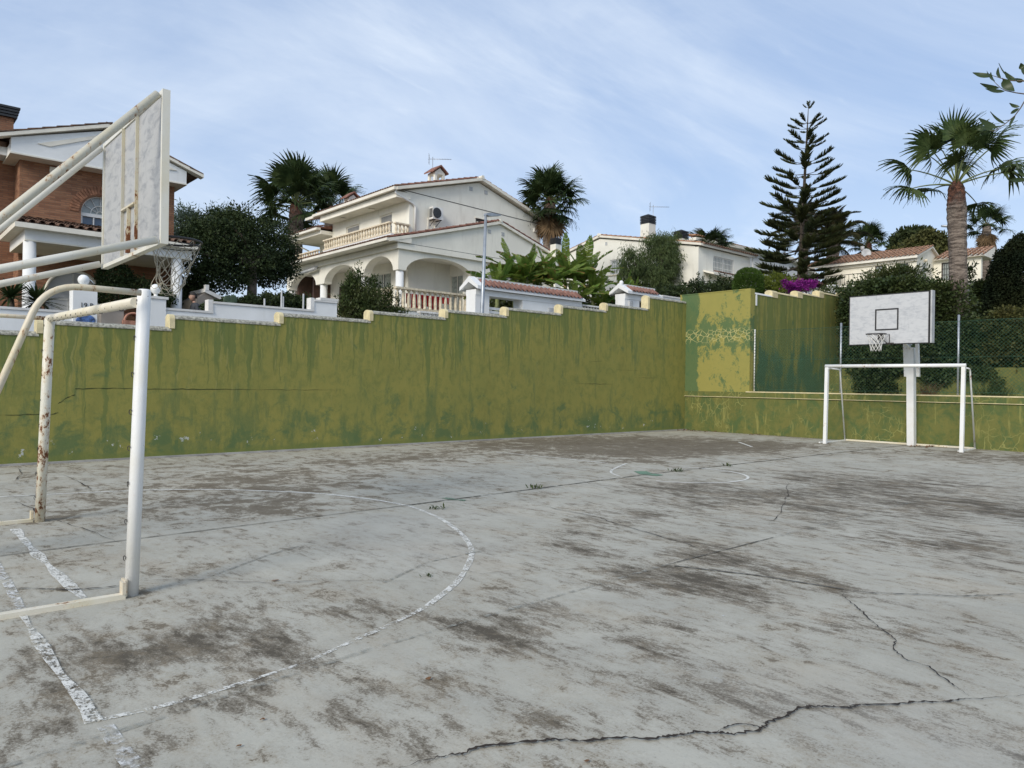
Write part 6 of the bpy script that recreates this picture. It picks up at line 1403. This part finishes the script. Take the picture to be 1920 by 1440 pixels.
# ---- stone pines
def px_tree(lab,nm,d,q,mat,n,L,W,base,rough=.25,shell=.4,hang=0,r=.2):
    E=[px_ell(z[0],z[1],z[2],z[3],None,None,d) for z in q]; b=AT(base[0],base[1],d); t=thing(nm,lab,'tree',(b.x,b.y,b.z-1.5)); trunk(t,(b.x,b.y,b.z-1.6),(b.x,b.y,E[0][2]),r,r*.6); limbs(t,(b.x,b.y,b.z),E[:5],r*.4,k=1)
    crown(t,'crown',E,n,L,W,mat,shell,rough,outw=.4,seed=d,hang=hang); return t
px_tree('dark round pine crown behind the yellow house roof, left one of the pair','stone_pine',66,[(1690,455,20,18),(1705,445,22,18),(1680,465,14,10),(1720,440,18,12),(1735,438,14,10),(1690,475,18,12)],'stone_pine_dark',9000,.32,.09,(1700,510))
px_tree('olive brown pine crown behind the yellow house roof, right one of the pair','stone_pine',62,[(1740,455,28,22),(1720,465,26,20),(1762,462,20,24),(1700,475,30,14),(1755,480,28,16),(1775,470,12,18),(1730,478,40,16)],'stone_pine',15000,.30,.08,(1745,520))

# ---- fan palms
def fan_frond(name,mat,n=30,spread=R(255),Rl=.85,pet=1.0,droop=.5,seed=0,fold=.35):
    rs=random.Random(seed); V=[];Fc=[]; mi=[]
    # petiole along +X rising, arc
    m=MB(); pts=[Vector((pet*u,0,.10*math.sin(u*PI*.5)*pet-.10*u*u*pet)) for u in np.linspace(0,1,6)]
    m.tube(pts,[.028,.025,.02,.018,.016,.012],4,False,False); V+=list(m.v); Fc+=list(m.f); mi+=[1]*len(m.f)
    c=pts[-1]
    for i in range(n):
        a=-spread/2+spread*(i+.5)/n+rs.uniform(-.04,.04); L=Rl*rs.uniform(.82,1.08)*(1-.28*abs(a)/(spread/2)); dr=droop*rs.uniform(.6,1.5)
        d=Vector((math.cos(a),math.sin(a),fold*math.cos(a*1.2))); w0=.030*Rl/.85; k=5; b=len(V); s=Vector((-math.sin(a),math.cos(a),0))
        for j in range(k+1):
            u=j/k; p=c+d*L*u-Vector((0,0,dr*L*(max(0,u-.35)**2)*1.5))+Vector((rs.uniform(-.01,.01),rs.uniform(-.01,.01),rs.uniform(-.01,.01))); w=w0*(.5+1.6*u if u<.45 else 1.22*(1-(u-.45)/.55)**.8+.05); V+=[p+s*w+Vector((0,0,.006)),p-s*w-Vector((0,0,.012))]
        for j in range(k): Fc.append((b+2*j,b+2*j+1,b+2*j+3,b+2*j+2)); mi.append(0)
    me=mesh(name,V,Fc); me.materials.append(MT[mat]); me.materials.append(MT['petiole']); me.polygons.foreach_set('material_index',mi); return me
FR={m:[fan_frond('frond',m,32,R(250),.85,1.0,.55,i,.3) for i in range(3)] for m in ('frond','frond_dark')}
FR['frond_dead']=[fan_frond('dead_frond','frond_dead',22,R(150),.95,.35,.25,9,.05)]
FR['frond_open']=[fan_frond('frond','frond',30,R(235),.80,1.30,.75,20+i,.35) for i in range(3)]
def palm_trunk(parent,pts,rads,seg=18,high=(0,1)):
    P=[Vector(p) for p in pts]; n=len(P); V=[];Fc=[];H=[]; off=wloc(parent); sub=9; rows=[]
    for i in range(n-1):
        for k in range(sub): rows.append((P[i].lerp(P[i+1],k/sub),rads[i]+(rads[i+1]-rads[i])*k/sub,(i+k/sub)/(n-1)))
    rows.append((P[-1],rads[-1],1.))
    for j,(p,r,h) in enumerate(rows):
        for k in range(seg):
            q=2*PI*k/seg; rr=r*(1+.035*random.uniform(-1,1)+(.05*(j%2)) + (.05*random.uniform(-1,1) if h>.55 else 0)); V.append(p+Vector((math.cos(q)*rr,math.sin(q)*rr,0))-off); H.append(h)
    for j in range(len(rows)-1):
        for k in range(seg): Fc.append((j*seg+k,j*seg+(k+1)%seg,(j+1)*seg+(k+1)%seg,(j+1)*seg+k))
    Fc.append(tuple((len(rows)-1)*seg+k for k in range(seg)))
    me=mesh('trunk',V,Fc,False); a=me.attributes.new('high','FLOAT','POINT'); a.data.foreach_set('value',[high[0]+(high[1]-high[0])*h for h in H]); return link('trunk',me,MT['palm_trunk'],parent)
def fan_palm(lab,px,pyb,pyt,d,rt,Lf,nf=26,mat='frond',grp='fan palms',zb=None,rb=None,dead=0,elmin=-35,elmax=88,lean=0,blend=.5,pet=1.,seed=0,base=None,high=(0,1)):
    rs=random.Random(seed); T=AT(px,pyt,d); B=AT(base or px,pyb,d); B.z=(zb if zb is not None else B.z); B.x,B.y=(T.x+B.x)/2 if base is None else B.x,(T.y+B.y)/2 if base is None else B.y
    if base is None: B.x,B.y=T.x,T.y
    t=thing('fan_palm',lab,'palm tree',B,grp); rb=rb or rt*1.3
    palm_trunk(t,[B,B.lerp(T,.3),B.lerp(T,.6),B.lerp(T,.86),T,T+Vector((0,0,.25*rt/.3))],[rb,rt*1.02,rt,rt*1.12,rt*.85,rt*.35],high=high)
    off=wloc(t)
    for i in range(nf):
        u=(i+.5)/nf; el=elmin+(elmax-elmin)*(u**.75); az=i*137.5+rs.uniform(-14,14); s=Lf*rs.uniform(.86,1.1)/(2.05 if mat=='frond_open' else 1.75)
        me=FR[mat][i%3]; roll=rs.uniform(-.35,.35)
        link('frond',me,None,t,T-off+Vector((0,0,.05)),(roll,-R(el),R(az)),(s*pet,s,s))
    for i in range(dead):
        az=rs.uniform(0,360); s=Lf*rs.uniform(.6,.95)/1.3; link('dead_frond',FR['frond_dead'][0],None,t,T-off-Vector((0,0,rs.uniform(.1,.9)*Lf*.5)),(rs.uniform(-.4,.4),R(rs.uniform(62,88)),R(az)),(s,s,s))
    return t
fan_palm('tall fan palm with thick ringed trunk rising right of the far backboard',1793,600,350,24.3,.26,2.4,19,'frond_open',zb=3.0,rb=.43,elmin=-22,elmax=88,seed=3,base=1800,pet=1.0)
fan_palm('stout fan palm standing left of the villa with its crown leaning over the arcade',555,500,386,44,.39,2.8,40,'frond_dark',zb=4,rb=.52,elmin=-46,elmax=88,seed=5,high=(-.1,1.0))
fan_palm('fan palm half hidden behind the villa roof beside the stout palm',619,480,390,50,.34,2.75,28,'frond_dark',zb=5,elmin=-28,elmax=88,seed=8,high=(0,1))
fan_palm('shaggy fan palm behind the right end of the villa roof',1031,480,380,40,.34,1.95,56,'frond_dark',zb=6,elmin=-66,elmax=88,seed=2,dead=34,high=(0,.9))
fan_palm('small shaggy fan palm behind the yellow house roof',1628,476,458,62,.30,1.9,34,'frond_dark',zb=8,elmin=-60,elmax=85,seed=4,dead=8)
fan_palm('slender fan palm with hanging dead skirt near the right edge',1850,500,425,46,.26,1.55,24,'frond_dark',zb=5,elmin=-45,elmax=80,seed=6,dead=26,rb=.28,high=(0,.55))
fan_palm('low palm crown just showing over the roof of the cream house',1332,470,462,56,.3,1.9,22,'frond_dark',zb=8,elmin=-15,elmax=50,seed=7)

# ---- feather palm behind the Norfolk pine
def feather_mesh(seed):
    rs=random.Random(seed); V=[];Fc=[]; L=3.2
    rach=[Vector((L*u*math.cos(.9*u*.6),0,.55*L*math.sin(u*1.5)*.5-.42*L*u*u*u)) for u in np.linspace(0,1,14)]
    m=MB().tube(rach,[.035*(1-.8*i/13) for i in range(14)],4,False,False); V+=list(m.v);Fc+=list(m.f)
    for i in range(70):
        u=.12+.88*i/70; x=u*13; k=int(min(12,x)); p=rach[k].lerp(rach[k+1],x-k)
        for s in (-1,1):
            l=.55*math.sin(PI*(.12+.82*u))+.1; d=Vector((.65,s*.75,-.25+rs.uniform(-.15,.15))).normalized(); w=Vector((.02,0,.012)); b=len(V)
            V+=[p-w,p+w,p+d*l*.6+w*.9-Vector((0,0,.03)),p+d*l-Vector((0,0,.10*l+.05)),p+d*l*.6-w*.9-Vector((0,0,.03))]; Fc.append((b,b+1,b+2,b+3,b+4))
    me=mesh('feather_frond',V,Fc); me.materials.append(MT['feather']); return me
FM=[feather_mesh(i) for i in range(2)]
T=AT(1562,455,53); B=Vector((T.x,T.y,6.3)); t=thing('feather_palm','brown tinged feather palm partly hidden behind the tall pine','palm tree',B)
palm_trunk(t,[B,B.lerp(T,.5),T],[.50,.38,.45],high=(.1,.5))
for px,dz in ((1562,0),):
    for i in range(30):
        u=(i+.5)/30; el=-28+110*u; link('frond',FM[i%2],None,t,T-wloc(t),(random.uniform(-.3,.3),-R(el),R(i*137.5)),(.95,.95,.95))
T=AT(1508,440,56); B=Vector((T.x,T.y,7)); t=thing('feather_palm','second feather palm whose drooping fronds show left of the tall pine trunk','palm tree',B)
palm_trunk(t,[B,B.lerp(T,.5),T],[.3,.28,.35],high=(.1,.4))
for i in range(34):
    u=(i+.5)/34; el=-35+118*u; link('frond',FM[i%2],None,t,T-wloc(t),(random.uniform(-.3,.3),-R(el),R(i*137.5+30)),(1.,1.,1.))

# ---- Norfolk Island pine: whorls of separate limbs
def pine_branch(seed,n=34):
    rs=random.Random(seed); m=MB()
    ax=[Vector((u,0,-.10*math.sin(PI*u*.75)+.20*u*u)) for u in np.linspace(0,1,9)]
    m.tube(ax,[.016*(1-.75*i/8) for i in range(9)],4,False,False); nb=len(m.f)
    V=list(m.v);Fc=list(m.f);mi=[1]*nb
    for i in range(n):
        u=.36+.64*(i/n)**.9; k=min(7,int(u*8)); p=ax[k].lerp(ax[k+1],u*8-k)
        for s in (-1,1):
            l=(.17*math.sin(PI*min(1,(1.04-u)/.78)**.7)+.055)*rs.uniform(.85,1.15); d=Vector((.55+.2*u,s*rs.uniform(.35,.95),rs.uniform(.35,.9))).normalized()
            w=.016; q=[p,p+d*l*.55+Vector((.0,0,-.004)),p+d*l+Vector((.01,0,.02))]; b=len(V); a=d.cross(Vector((0,0,1))).normalized()*w; c=d.cross(a).normalized()*w
            for j,(pp,ww) in enumerate(zip(q,(.8,1.,.25))): V+=[pp+a*ww,pp-a*.5*ww+c*.87*ww,pp-a*.5*ww-c*.87*ww]
            for j in range(2):
                for e in range(3): Fc.append((b+3*j+e,b+3*j+(e+1)%3,b+3*j+3+(e+1)%3,b+3*j+3+e)); mi.append(0)
    me=mesh('branch',V,Fc); me.materials.append(MT['pine']); me.materials.append(MT['pine_wood']); me.polygons.foreach_set('material_index',mi); return me
PB=[pine_branch(i) for i in range(4)]
def px_z(px,py,d): return AT(px,py,d).z
D=46.; B=AT(1497,560,D); T=AT(1516,196,D); t=thing('norfolk_pine','tall symmetrical Norfolk Island pine with open whorls of branches','tree',(B.x,B.y,B.z-.8))
MB().tube([B-Vector((0,0,.8)),B,B.lerp(T,.3),B.lerp(T,.6),B.lerp(T,.85),T],[.2,.17,.13,.09,.05,.012],9).build('trunk',MT['pine_wood'],t)
whorls=[(200,12,4,10),(228,30,6,12),(240,33,6,10),(262,44,6,10),(275,40,5,14),(300,58,6,10),(322,62,6,8),(345,66,6,6),(362,58,5,4),(378,78,7,4),(392,64,5,0),(405,72,6,-2),(418,60,6,4),(430,84,7,-2),(445,74,6,-4),(460,86,7,-4),(474,84,7,-6),(490,92,8,-6),(505,84,7,-7),(520,104,8,-6),(534,86,7,-6),(545,90,6,-3)]
rs=random.Random(3)
for wi,(py,rp,k,el) in enumerate(whorls):
    zc=px_z(1505,py,D)-rp*.10/F*D; f_=(zc-B.z)/(T.z-B.z); c=B.lerp(T,f_); L=rp/F*D
    for j in range(k):
        az=2*PI*(j+.3*rs.random())/k+wi*.9; s=L*rs.uniform(.82,1.08)*(1.0 if f_>.3 else rs.uniform(.8,1.12))
        sy=s*1.0; link('branch',PB[(wi+j)%4],None,t,c-wloc(t)+Vector((0,0,rs.uniform(-.06,.06))),(rs.uniform(-.1,.1),-R(el+rs.uniform(-5,5)),az),(s,max(s,.9),max(s*.85,.9)))

# ---- banana plants
def banana_leaf(seed,L=1.7,W=.26,edge=.3,arc=1.0):
    rs=random.Random(seed); V=[];Fc=[];E=[]; n=22
    def mid(u): return Vector((L*(math.sin(u*arc)/arc if arc>.01 else u),0,L*((math.cos(u*arc*1.2)-1)*.75+ .0)))
    for s in (-1,1):
        j=0
        while j<n:
            span=rs.choice((1,1,2,2,3)); j1=min(n,j+span); droop=rs.uniform(-.1,.35); gap=.12/n
            for u0,u1 in ((.06+.94*j/n,.06+.94*(j1)/n-gap),):
                def hw(u): return W*min(1,(u/.14)**.6)*(1-max(0,(u-.55)/.45)**2.2*.92)
                p0,p1=mid(u0),mid(u1); b=len(V)
                for p,u in ((p0,u0),(p1,u1)):
                    w=hw(u); V+=[p,p+Vector((.03,s*w*.5,.05*w)),p+Vector((.08,s*w,-droop*w))]; ee=edge*rs.uniform(.2,1.3); E+=[0,ee*.5,ee+ (u>.85)*.3]
                Fc+= [(b,b+1,b+4,b+3),(b+1,b+2,b+5,b+4)]
            j=j1
    m=MB().tube([mid(u) for u in np.linspace(0,1,8)],[.024*(1-.8*i/7) for i in range(8)],4,False,False); b=len(V); V+=list(m.v); Fc+=[tuple(b+i for i in f) for f in m.f]; E+=[0]*len(m.v)
    me=mesh('leaf',V,Fc); a=me.attributes.new('edge','FLOAT','POINT'); a.data.foreach_set('value',E); me.materials.append(MT['banana']); return me
BL=[banana_leaf(i,1.7,.205,e,a) for i,(e,a) in enumerate([(.35,.6),(.55,1.),(.8,1.3),(.45,.9),(1.0,1.1),(.2,.25)])]
def banana(lab,px,pyc,Y,nl,sc_,seed,pys=None):
    rs=random.Random(seed); q=PY(px,pyc,Y); g0=zt(q.x,Y); nl+=4; t=thing('banana_plant',lab,'banana plant',(q.x,Y,g0),'banana plants behind the street gateway')
    MB().tube([(q.x,Y,g0-.1),(q.x+.03,Y,(g0+q.z)/2),(q.x,Y,q.z)],[.13,.11,.06],9).build('stem',MT['banana_stem'],t)
    for i in range(nl):
        u=(i+.5)/nl; el=20+62*u+rs.uniform(-12,12); az=i*137.5+rs.uniform(-25,25); k=5 if i>=nl-1 else rs.choice((0,1,2,3,4,1,3)); s=sc_*rs.uniform(.75,1.12)
        link('leaf',BL[k],None,t,q-wloc(t)-Vector((0,0,rs.uniform(0,.35)*(1-u))),(rs.uniform(-.5,.5),-R(el),R(az)),(s,s,s))
for i,(lab,px,py,Y,nl,sc_) in enumerate([
 ('banana plant at the left end behind the lamp post and long gateway',932,545,21.6,10,.85),('banana plant with a tall upright leaf over the gateway middle',965,520,22.2,11,1.0),('tallest banana plant, left of the twin upright leaves',987,520,21.8,12,1.05),
 ('banana plant with a broad upright leaf below the villa roof end',1008,530,22.6,11,1.05),('banana plant in front of the round cream chimney',1035,530,21.6,11,.95),('banana plant with brown tattered leaves below the shaggy palm',1060,520,22.4,12,1.05),
 ('banana plant with tattered fronds against the cream house wall',1095,525,22.5,12,1.1),('low banana plant just right of the long gateway roof',1078,565,21.2,9,.8),('banana plant left of the short gateway with a long arching leaf',1112,550,21.8,10,.95),
 ('low yellowing banana plant behind the pierced wall',1128,572,21.4,9,.7),('small banana plant behind the short gateway roof',1170,548,21.6,7,.62),('yellowing banana plant at the foot of the pepper tree',1190,555,22.3,7,.55)]):
    banana(lab,px,py,Y,nl,sc_,20+i)
t=thing('garden_undergrowth','dark mixed undergrowth beneath the banana plants','shrub',(20,22,3.6))
E13=[px_ell(*z,23) for z in [(940,570,30,20),(980,570,30,22),(1030,572,30,22),(1080,575,30,25),(1120,580,30,22),(1150,575,24,26),(1140,560,16,14)]]
crown(t,'foliage',E13,9000,.14,.04,'shrub',.2,.4)

# ---- olive tree off the right edge whose twigs reach into the picture
def olive():
    d=3.2; P=lambda px,py,dd=0: AT(px,py,d+dd)
    B=AT(2500,1150,3.6); B.z=0
    t=thing('olive_tree','dark olive twigs reaching in at the upper right corner','tree',B)
    fork=AT(2350,420,3.4); MB().tube([B,B.lerp(fork,.5)+Vector((.05,.05,0)),fork],[.11,.08,.05],9).build('trunk',MT['bark_grey'],t)
    r1=[fork,P(2150,240,.1),P(2000,185),P(1920,152)]
    MB().tube([fork,P(2180,300),P(2040,190),P(1960,178),P(1920,176),P(1905,174),P(1886,170),P(1876,165),P(1864,153)],[.03,.02,.01,.0042,.0028,.0024,.002,.0016,.0012],5).build('twig',MT['bark_grey'],t)
    MB().tube([P(2040,190),P(1980,160),P(1920,152),P(1893,151),P(1878,147),P(1862,142)],[.008,.005,.003,.0022,.0018,.0012],5).build('twig',MT['bark_grey'],t)
    MB().tube([P(2180,300),P(2000,150),P(1940,175),P(1921,190),P(1914,202),P(1903,217),P(1885,232),P(1864,246),P(1850,244)],[.015,.008,.004,.003,.0027,.0024,.002,.0016,.001],5).build('twig',MT['bark_grey'],t)
    MB().tube([fork,P(2100,360),P(1960,340),P(1925,335)],[.02,.01,.004,.002],5).build('twig',MT['bark_grey'],t)
    lv=[((1862,142),(1824,136),9),((1862,145),(1851,133),8),((1865,153),(1858,135),6),((1874,165),(1838,156),6),((1884,171),(1848,166),6),((1876,147),(1872,126),6),((1896,148),(1873,118),4),((1904,150),(1884,134),8),((1882,148),(1902,171),13),((1880,146),(1892,165),11),((1920,151),(1903,147),7),
        ((1912,200),(1893,193),6),((1911,203),(1895,213),5),((1896,224),(1881,225),4),((1904,217),(1893,239),4),((1885,232),(1857,209),6),((1870,240),(1835,221),10),((1866,245),(1832,231),6),((1860,246),(1838,250),6),((1850,244),(1830,237),6),
        ((1922,128),(1914,118),8),((1930,145),(1916,122),7),((1925,335),(1905,303),6),((1925,336),(1893,337),7),((1924,320),(1908,305),5),((1960,300),(1930,285),8),((1980,160),(1960,120),9),((2000,150),(1975,200),9),((1960,178),(1935,200),8)]
    for (ax,ay),(bx,by),w in lv:
        a=P(ax,ay); b=P(bx,by,random.uniform(-.06,.06)); dv=b-a; s=dv.cross(fwd).normalized()*(w/F*d*.62); n=Vector((fwd.x,fwd.y,0)); V=[];k=6
        s=(s+n*s.length*random.uniform(-.5,.5)).normalized()*s.length
        for j in range(k+1):
            u=j/k; ww=math.sin(PI*min(1,.06+u*.94)**.85)**.8 if 0<u<1 else .08; c=a+dv*u+n*.01*math.sin(PI*u); V+=[c+s*ww-wloc(t),c-wloc(t)+n*.003,c-s*ww-wloc(t)]
        Ff=[]
        for j in range(k): Ff+=[(3*j,3*j+1,3*j+4,3*j+3),(3*j+1,3*j+2,3*j+5,3*j+4)]
        link('leaf',mesh('leaf',V,Ff,True),MT['olive_leaf'],t)
    # the rest of the crown, out of the frame
    c=AT(2480,300,3.5); E=[(c.x,c.y,c.z+.1,.55,.55,.42)]; limbs(t,fork,E,.03,k=4); crown(t,'crown',E,3800,.055,.009,'olive_leaf',.1,.3)
olive()

# ================================================================== PERSON behind the white wall
def person():
    q=PY(366,553,22.4); zf=zt(q.x,22.4); H=q.z+.06-zf; x,y=q.x,22.4; k=H/1.75
    t=thing('person','man in a dark jacket standing behind the white garden wall, looking down','person',(x,y,zf))
    bm=bmesh.new(); J={}; lay=bm.verts.layers.skin.verify()
    def j(n,dx,dy,dz): J[n]=bm.verts.new((dx*k,dy*k,dz*k))
    fx=-1 # faces towards -x
    pts=dict(pel=(0,0,.95),wa=(0,0,1.1),ch=(-.01,0,1.32),nk=(-.02,0,1.47),nk2=(-.035,0,1.53),lh=(0,-.1,.9),lk=(-.03,-.1,.5),la=(0,-.1,.09),lf=(-.14,-.1,.05),rh=(0,.1,.9),rk=(-.03,.1,.5),ra=(0,.1,.09),rf=(-.14,.1,.05),ls=(0,-.19,1.40),le=(-.02,-.26,1.13),lw=(-.22,-.2,1.06),lp=(-.30,-.18,1.05),rs=(0,.19,1.40),re=(-.02,.26,1.13),rw=(-.22,.2,1.06),rp=(-.30,.18,1.05))
    for n,p in pts.items(): j(n,*p)
    ed=[('pel','wa'),('wa','ch'),('ch','nk'),('nk','nk2'),('pel','lh'),('lh','lk'),('lk','la'),('la','lf'),('pel','rh'),('rh','rk'),('rk','ra'),('ra','rf'),('ch','ls'),('ls','le'),('le','lw'),('lw','lp'),('ch','rs'),('rs','re'),('re','rw'),('rw','rp')]
    for a,b in ed: bm.edges.new((J[a],J[b]))
    me=bpy.data.meshes.new('body')
    rad=dict(pel=.15,wa=.14,ch=.16,nk=.06,nk2=.055,lh=.09,lk=.065,la=.045,lf=.04,rh=.09,rk=.065,ra=.045,rf=.04,ls=.07,le=.05,lw=.035,lp=.03,rs=.07,re=.05,rw=.035,rp=.03)
    for n,vv in J.items(): vv[lay].radius=(rad[n]*k,rad[n]*k); vv[lay].use_root=(n=='pel')
    bm.to_mesh(me); bm.free(); o=bpy.data.objects.new('tmp',me); COL.objects.link(o)
    sm=o.modifiers.new('s','SKIN'); sm.use_smooth_shade=True; o.modifiers.new('d','SUBSURF').levels=1
    dg=bpy.context.evaluated_depsgraph_get(); dg.update(); m2=bpy.data.meshes.new_from_object(o.evaluated_get(dg)); bpy.data.objects.remove(o)
    m2.materials.clear(); m2.materials.append(MT['jacket']); m2.materials.append(MT['trousers']); m2.materials.append(MT['skin'])
    for p in m2.polygons:
        c=p.center; p.material_index=2 if c.z>1.475*k or (c.x<-.20*k and c.z>.9*k) else 1 if c.z<.95*k else 0
    link('body',m2,None,t)
    hd=MB(); c=Vector((-.055*k,0,1.635*k)); V=[];Fc=[]; nu,nv=14,10
    for i in range(nv+1):
        ph=PI*i/nv
        for jj in range(nu):
            a=2*PI*jj/nu; vx=math.cos(a)*math.sin(ph); vy=math.sin(a)*math.sin(ph); vz=math.cos(ph)
            nose=.02*math.exp(-((vy/.18)**2))*math.exp(-((vz+.08)/.22)**2)*(vx<0); jaw=1-.22*max(0,-vz)
            V.append(c+Vector((vx*.098*jaw-nose,vy*.078*jaw,vz*.122))*k+Vector((-.02*(vz<-.3),0,0)))
    for i in range(nv):
        for jj in range(nu): Fc.append((i*nu+jj,i*nu+(jj+1)%nu,(i+1)*nu+(jj+1)%nu,(i+1)*nu+jj))
    link('head',mesh('head',V,Fc,True),MT['skin'],t)
    V2=[];keep=[]
    for i in range(nv+1):
        ph=PI*i/nv
        for jj in range(nu):
            a=2*PI*jj/nu; V2.append(c+Vector((math.cos(a)*math.sin(ph)*.106+.006,math.sin(a)*math.sin(ph)*.086,math.cos(ph)*.130+.004))*k)
    F2=[f for f in Fc if (sum(V2[i].z for i in f)/4-c.z)/k>.045 or ((sum(V2[i].x for i in f)/4-c.x)/k>.03 and (sum(V2[i].z for i in f)/4-c.z)/k>-.05)]
    link('hair',mesh('hair',V2,F2,True),MT['hair'],t)
    m=MB()
    for s in (-1,1):
        m.box(c.x-.103*k,s*.03*k-.012,c.z+.012*k,c.x-.09*k,s*.03*k+.012,c.z+.022*k)
    m.box(c.x-.10*k,-.022,c.z-.062*k,c.x-.085*k,.022,c.z-.054*k); link('face_features',m.mesh('face_features'),MT['hair'],t)
person()
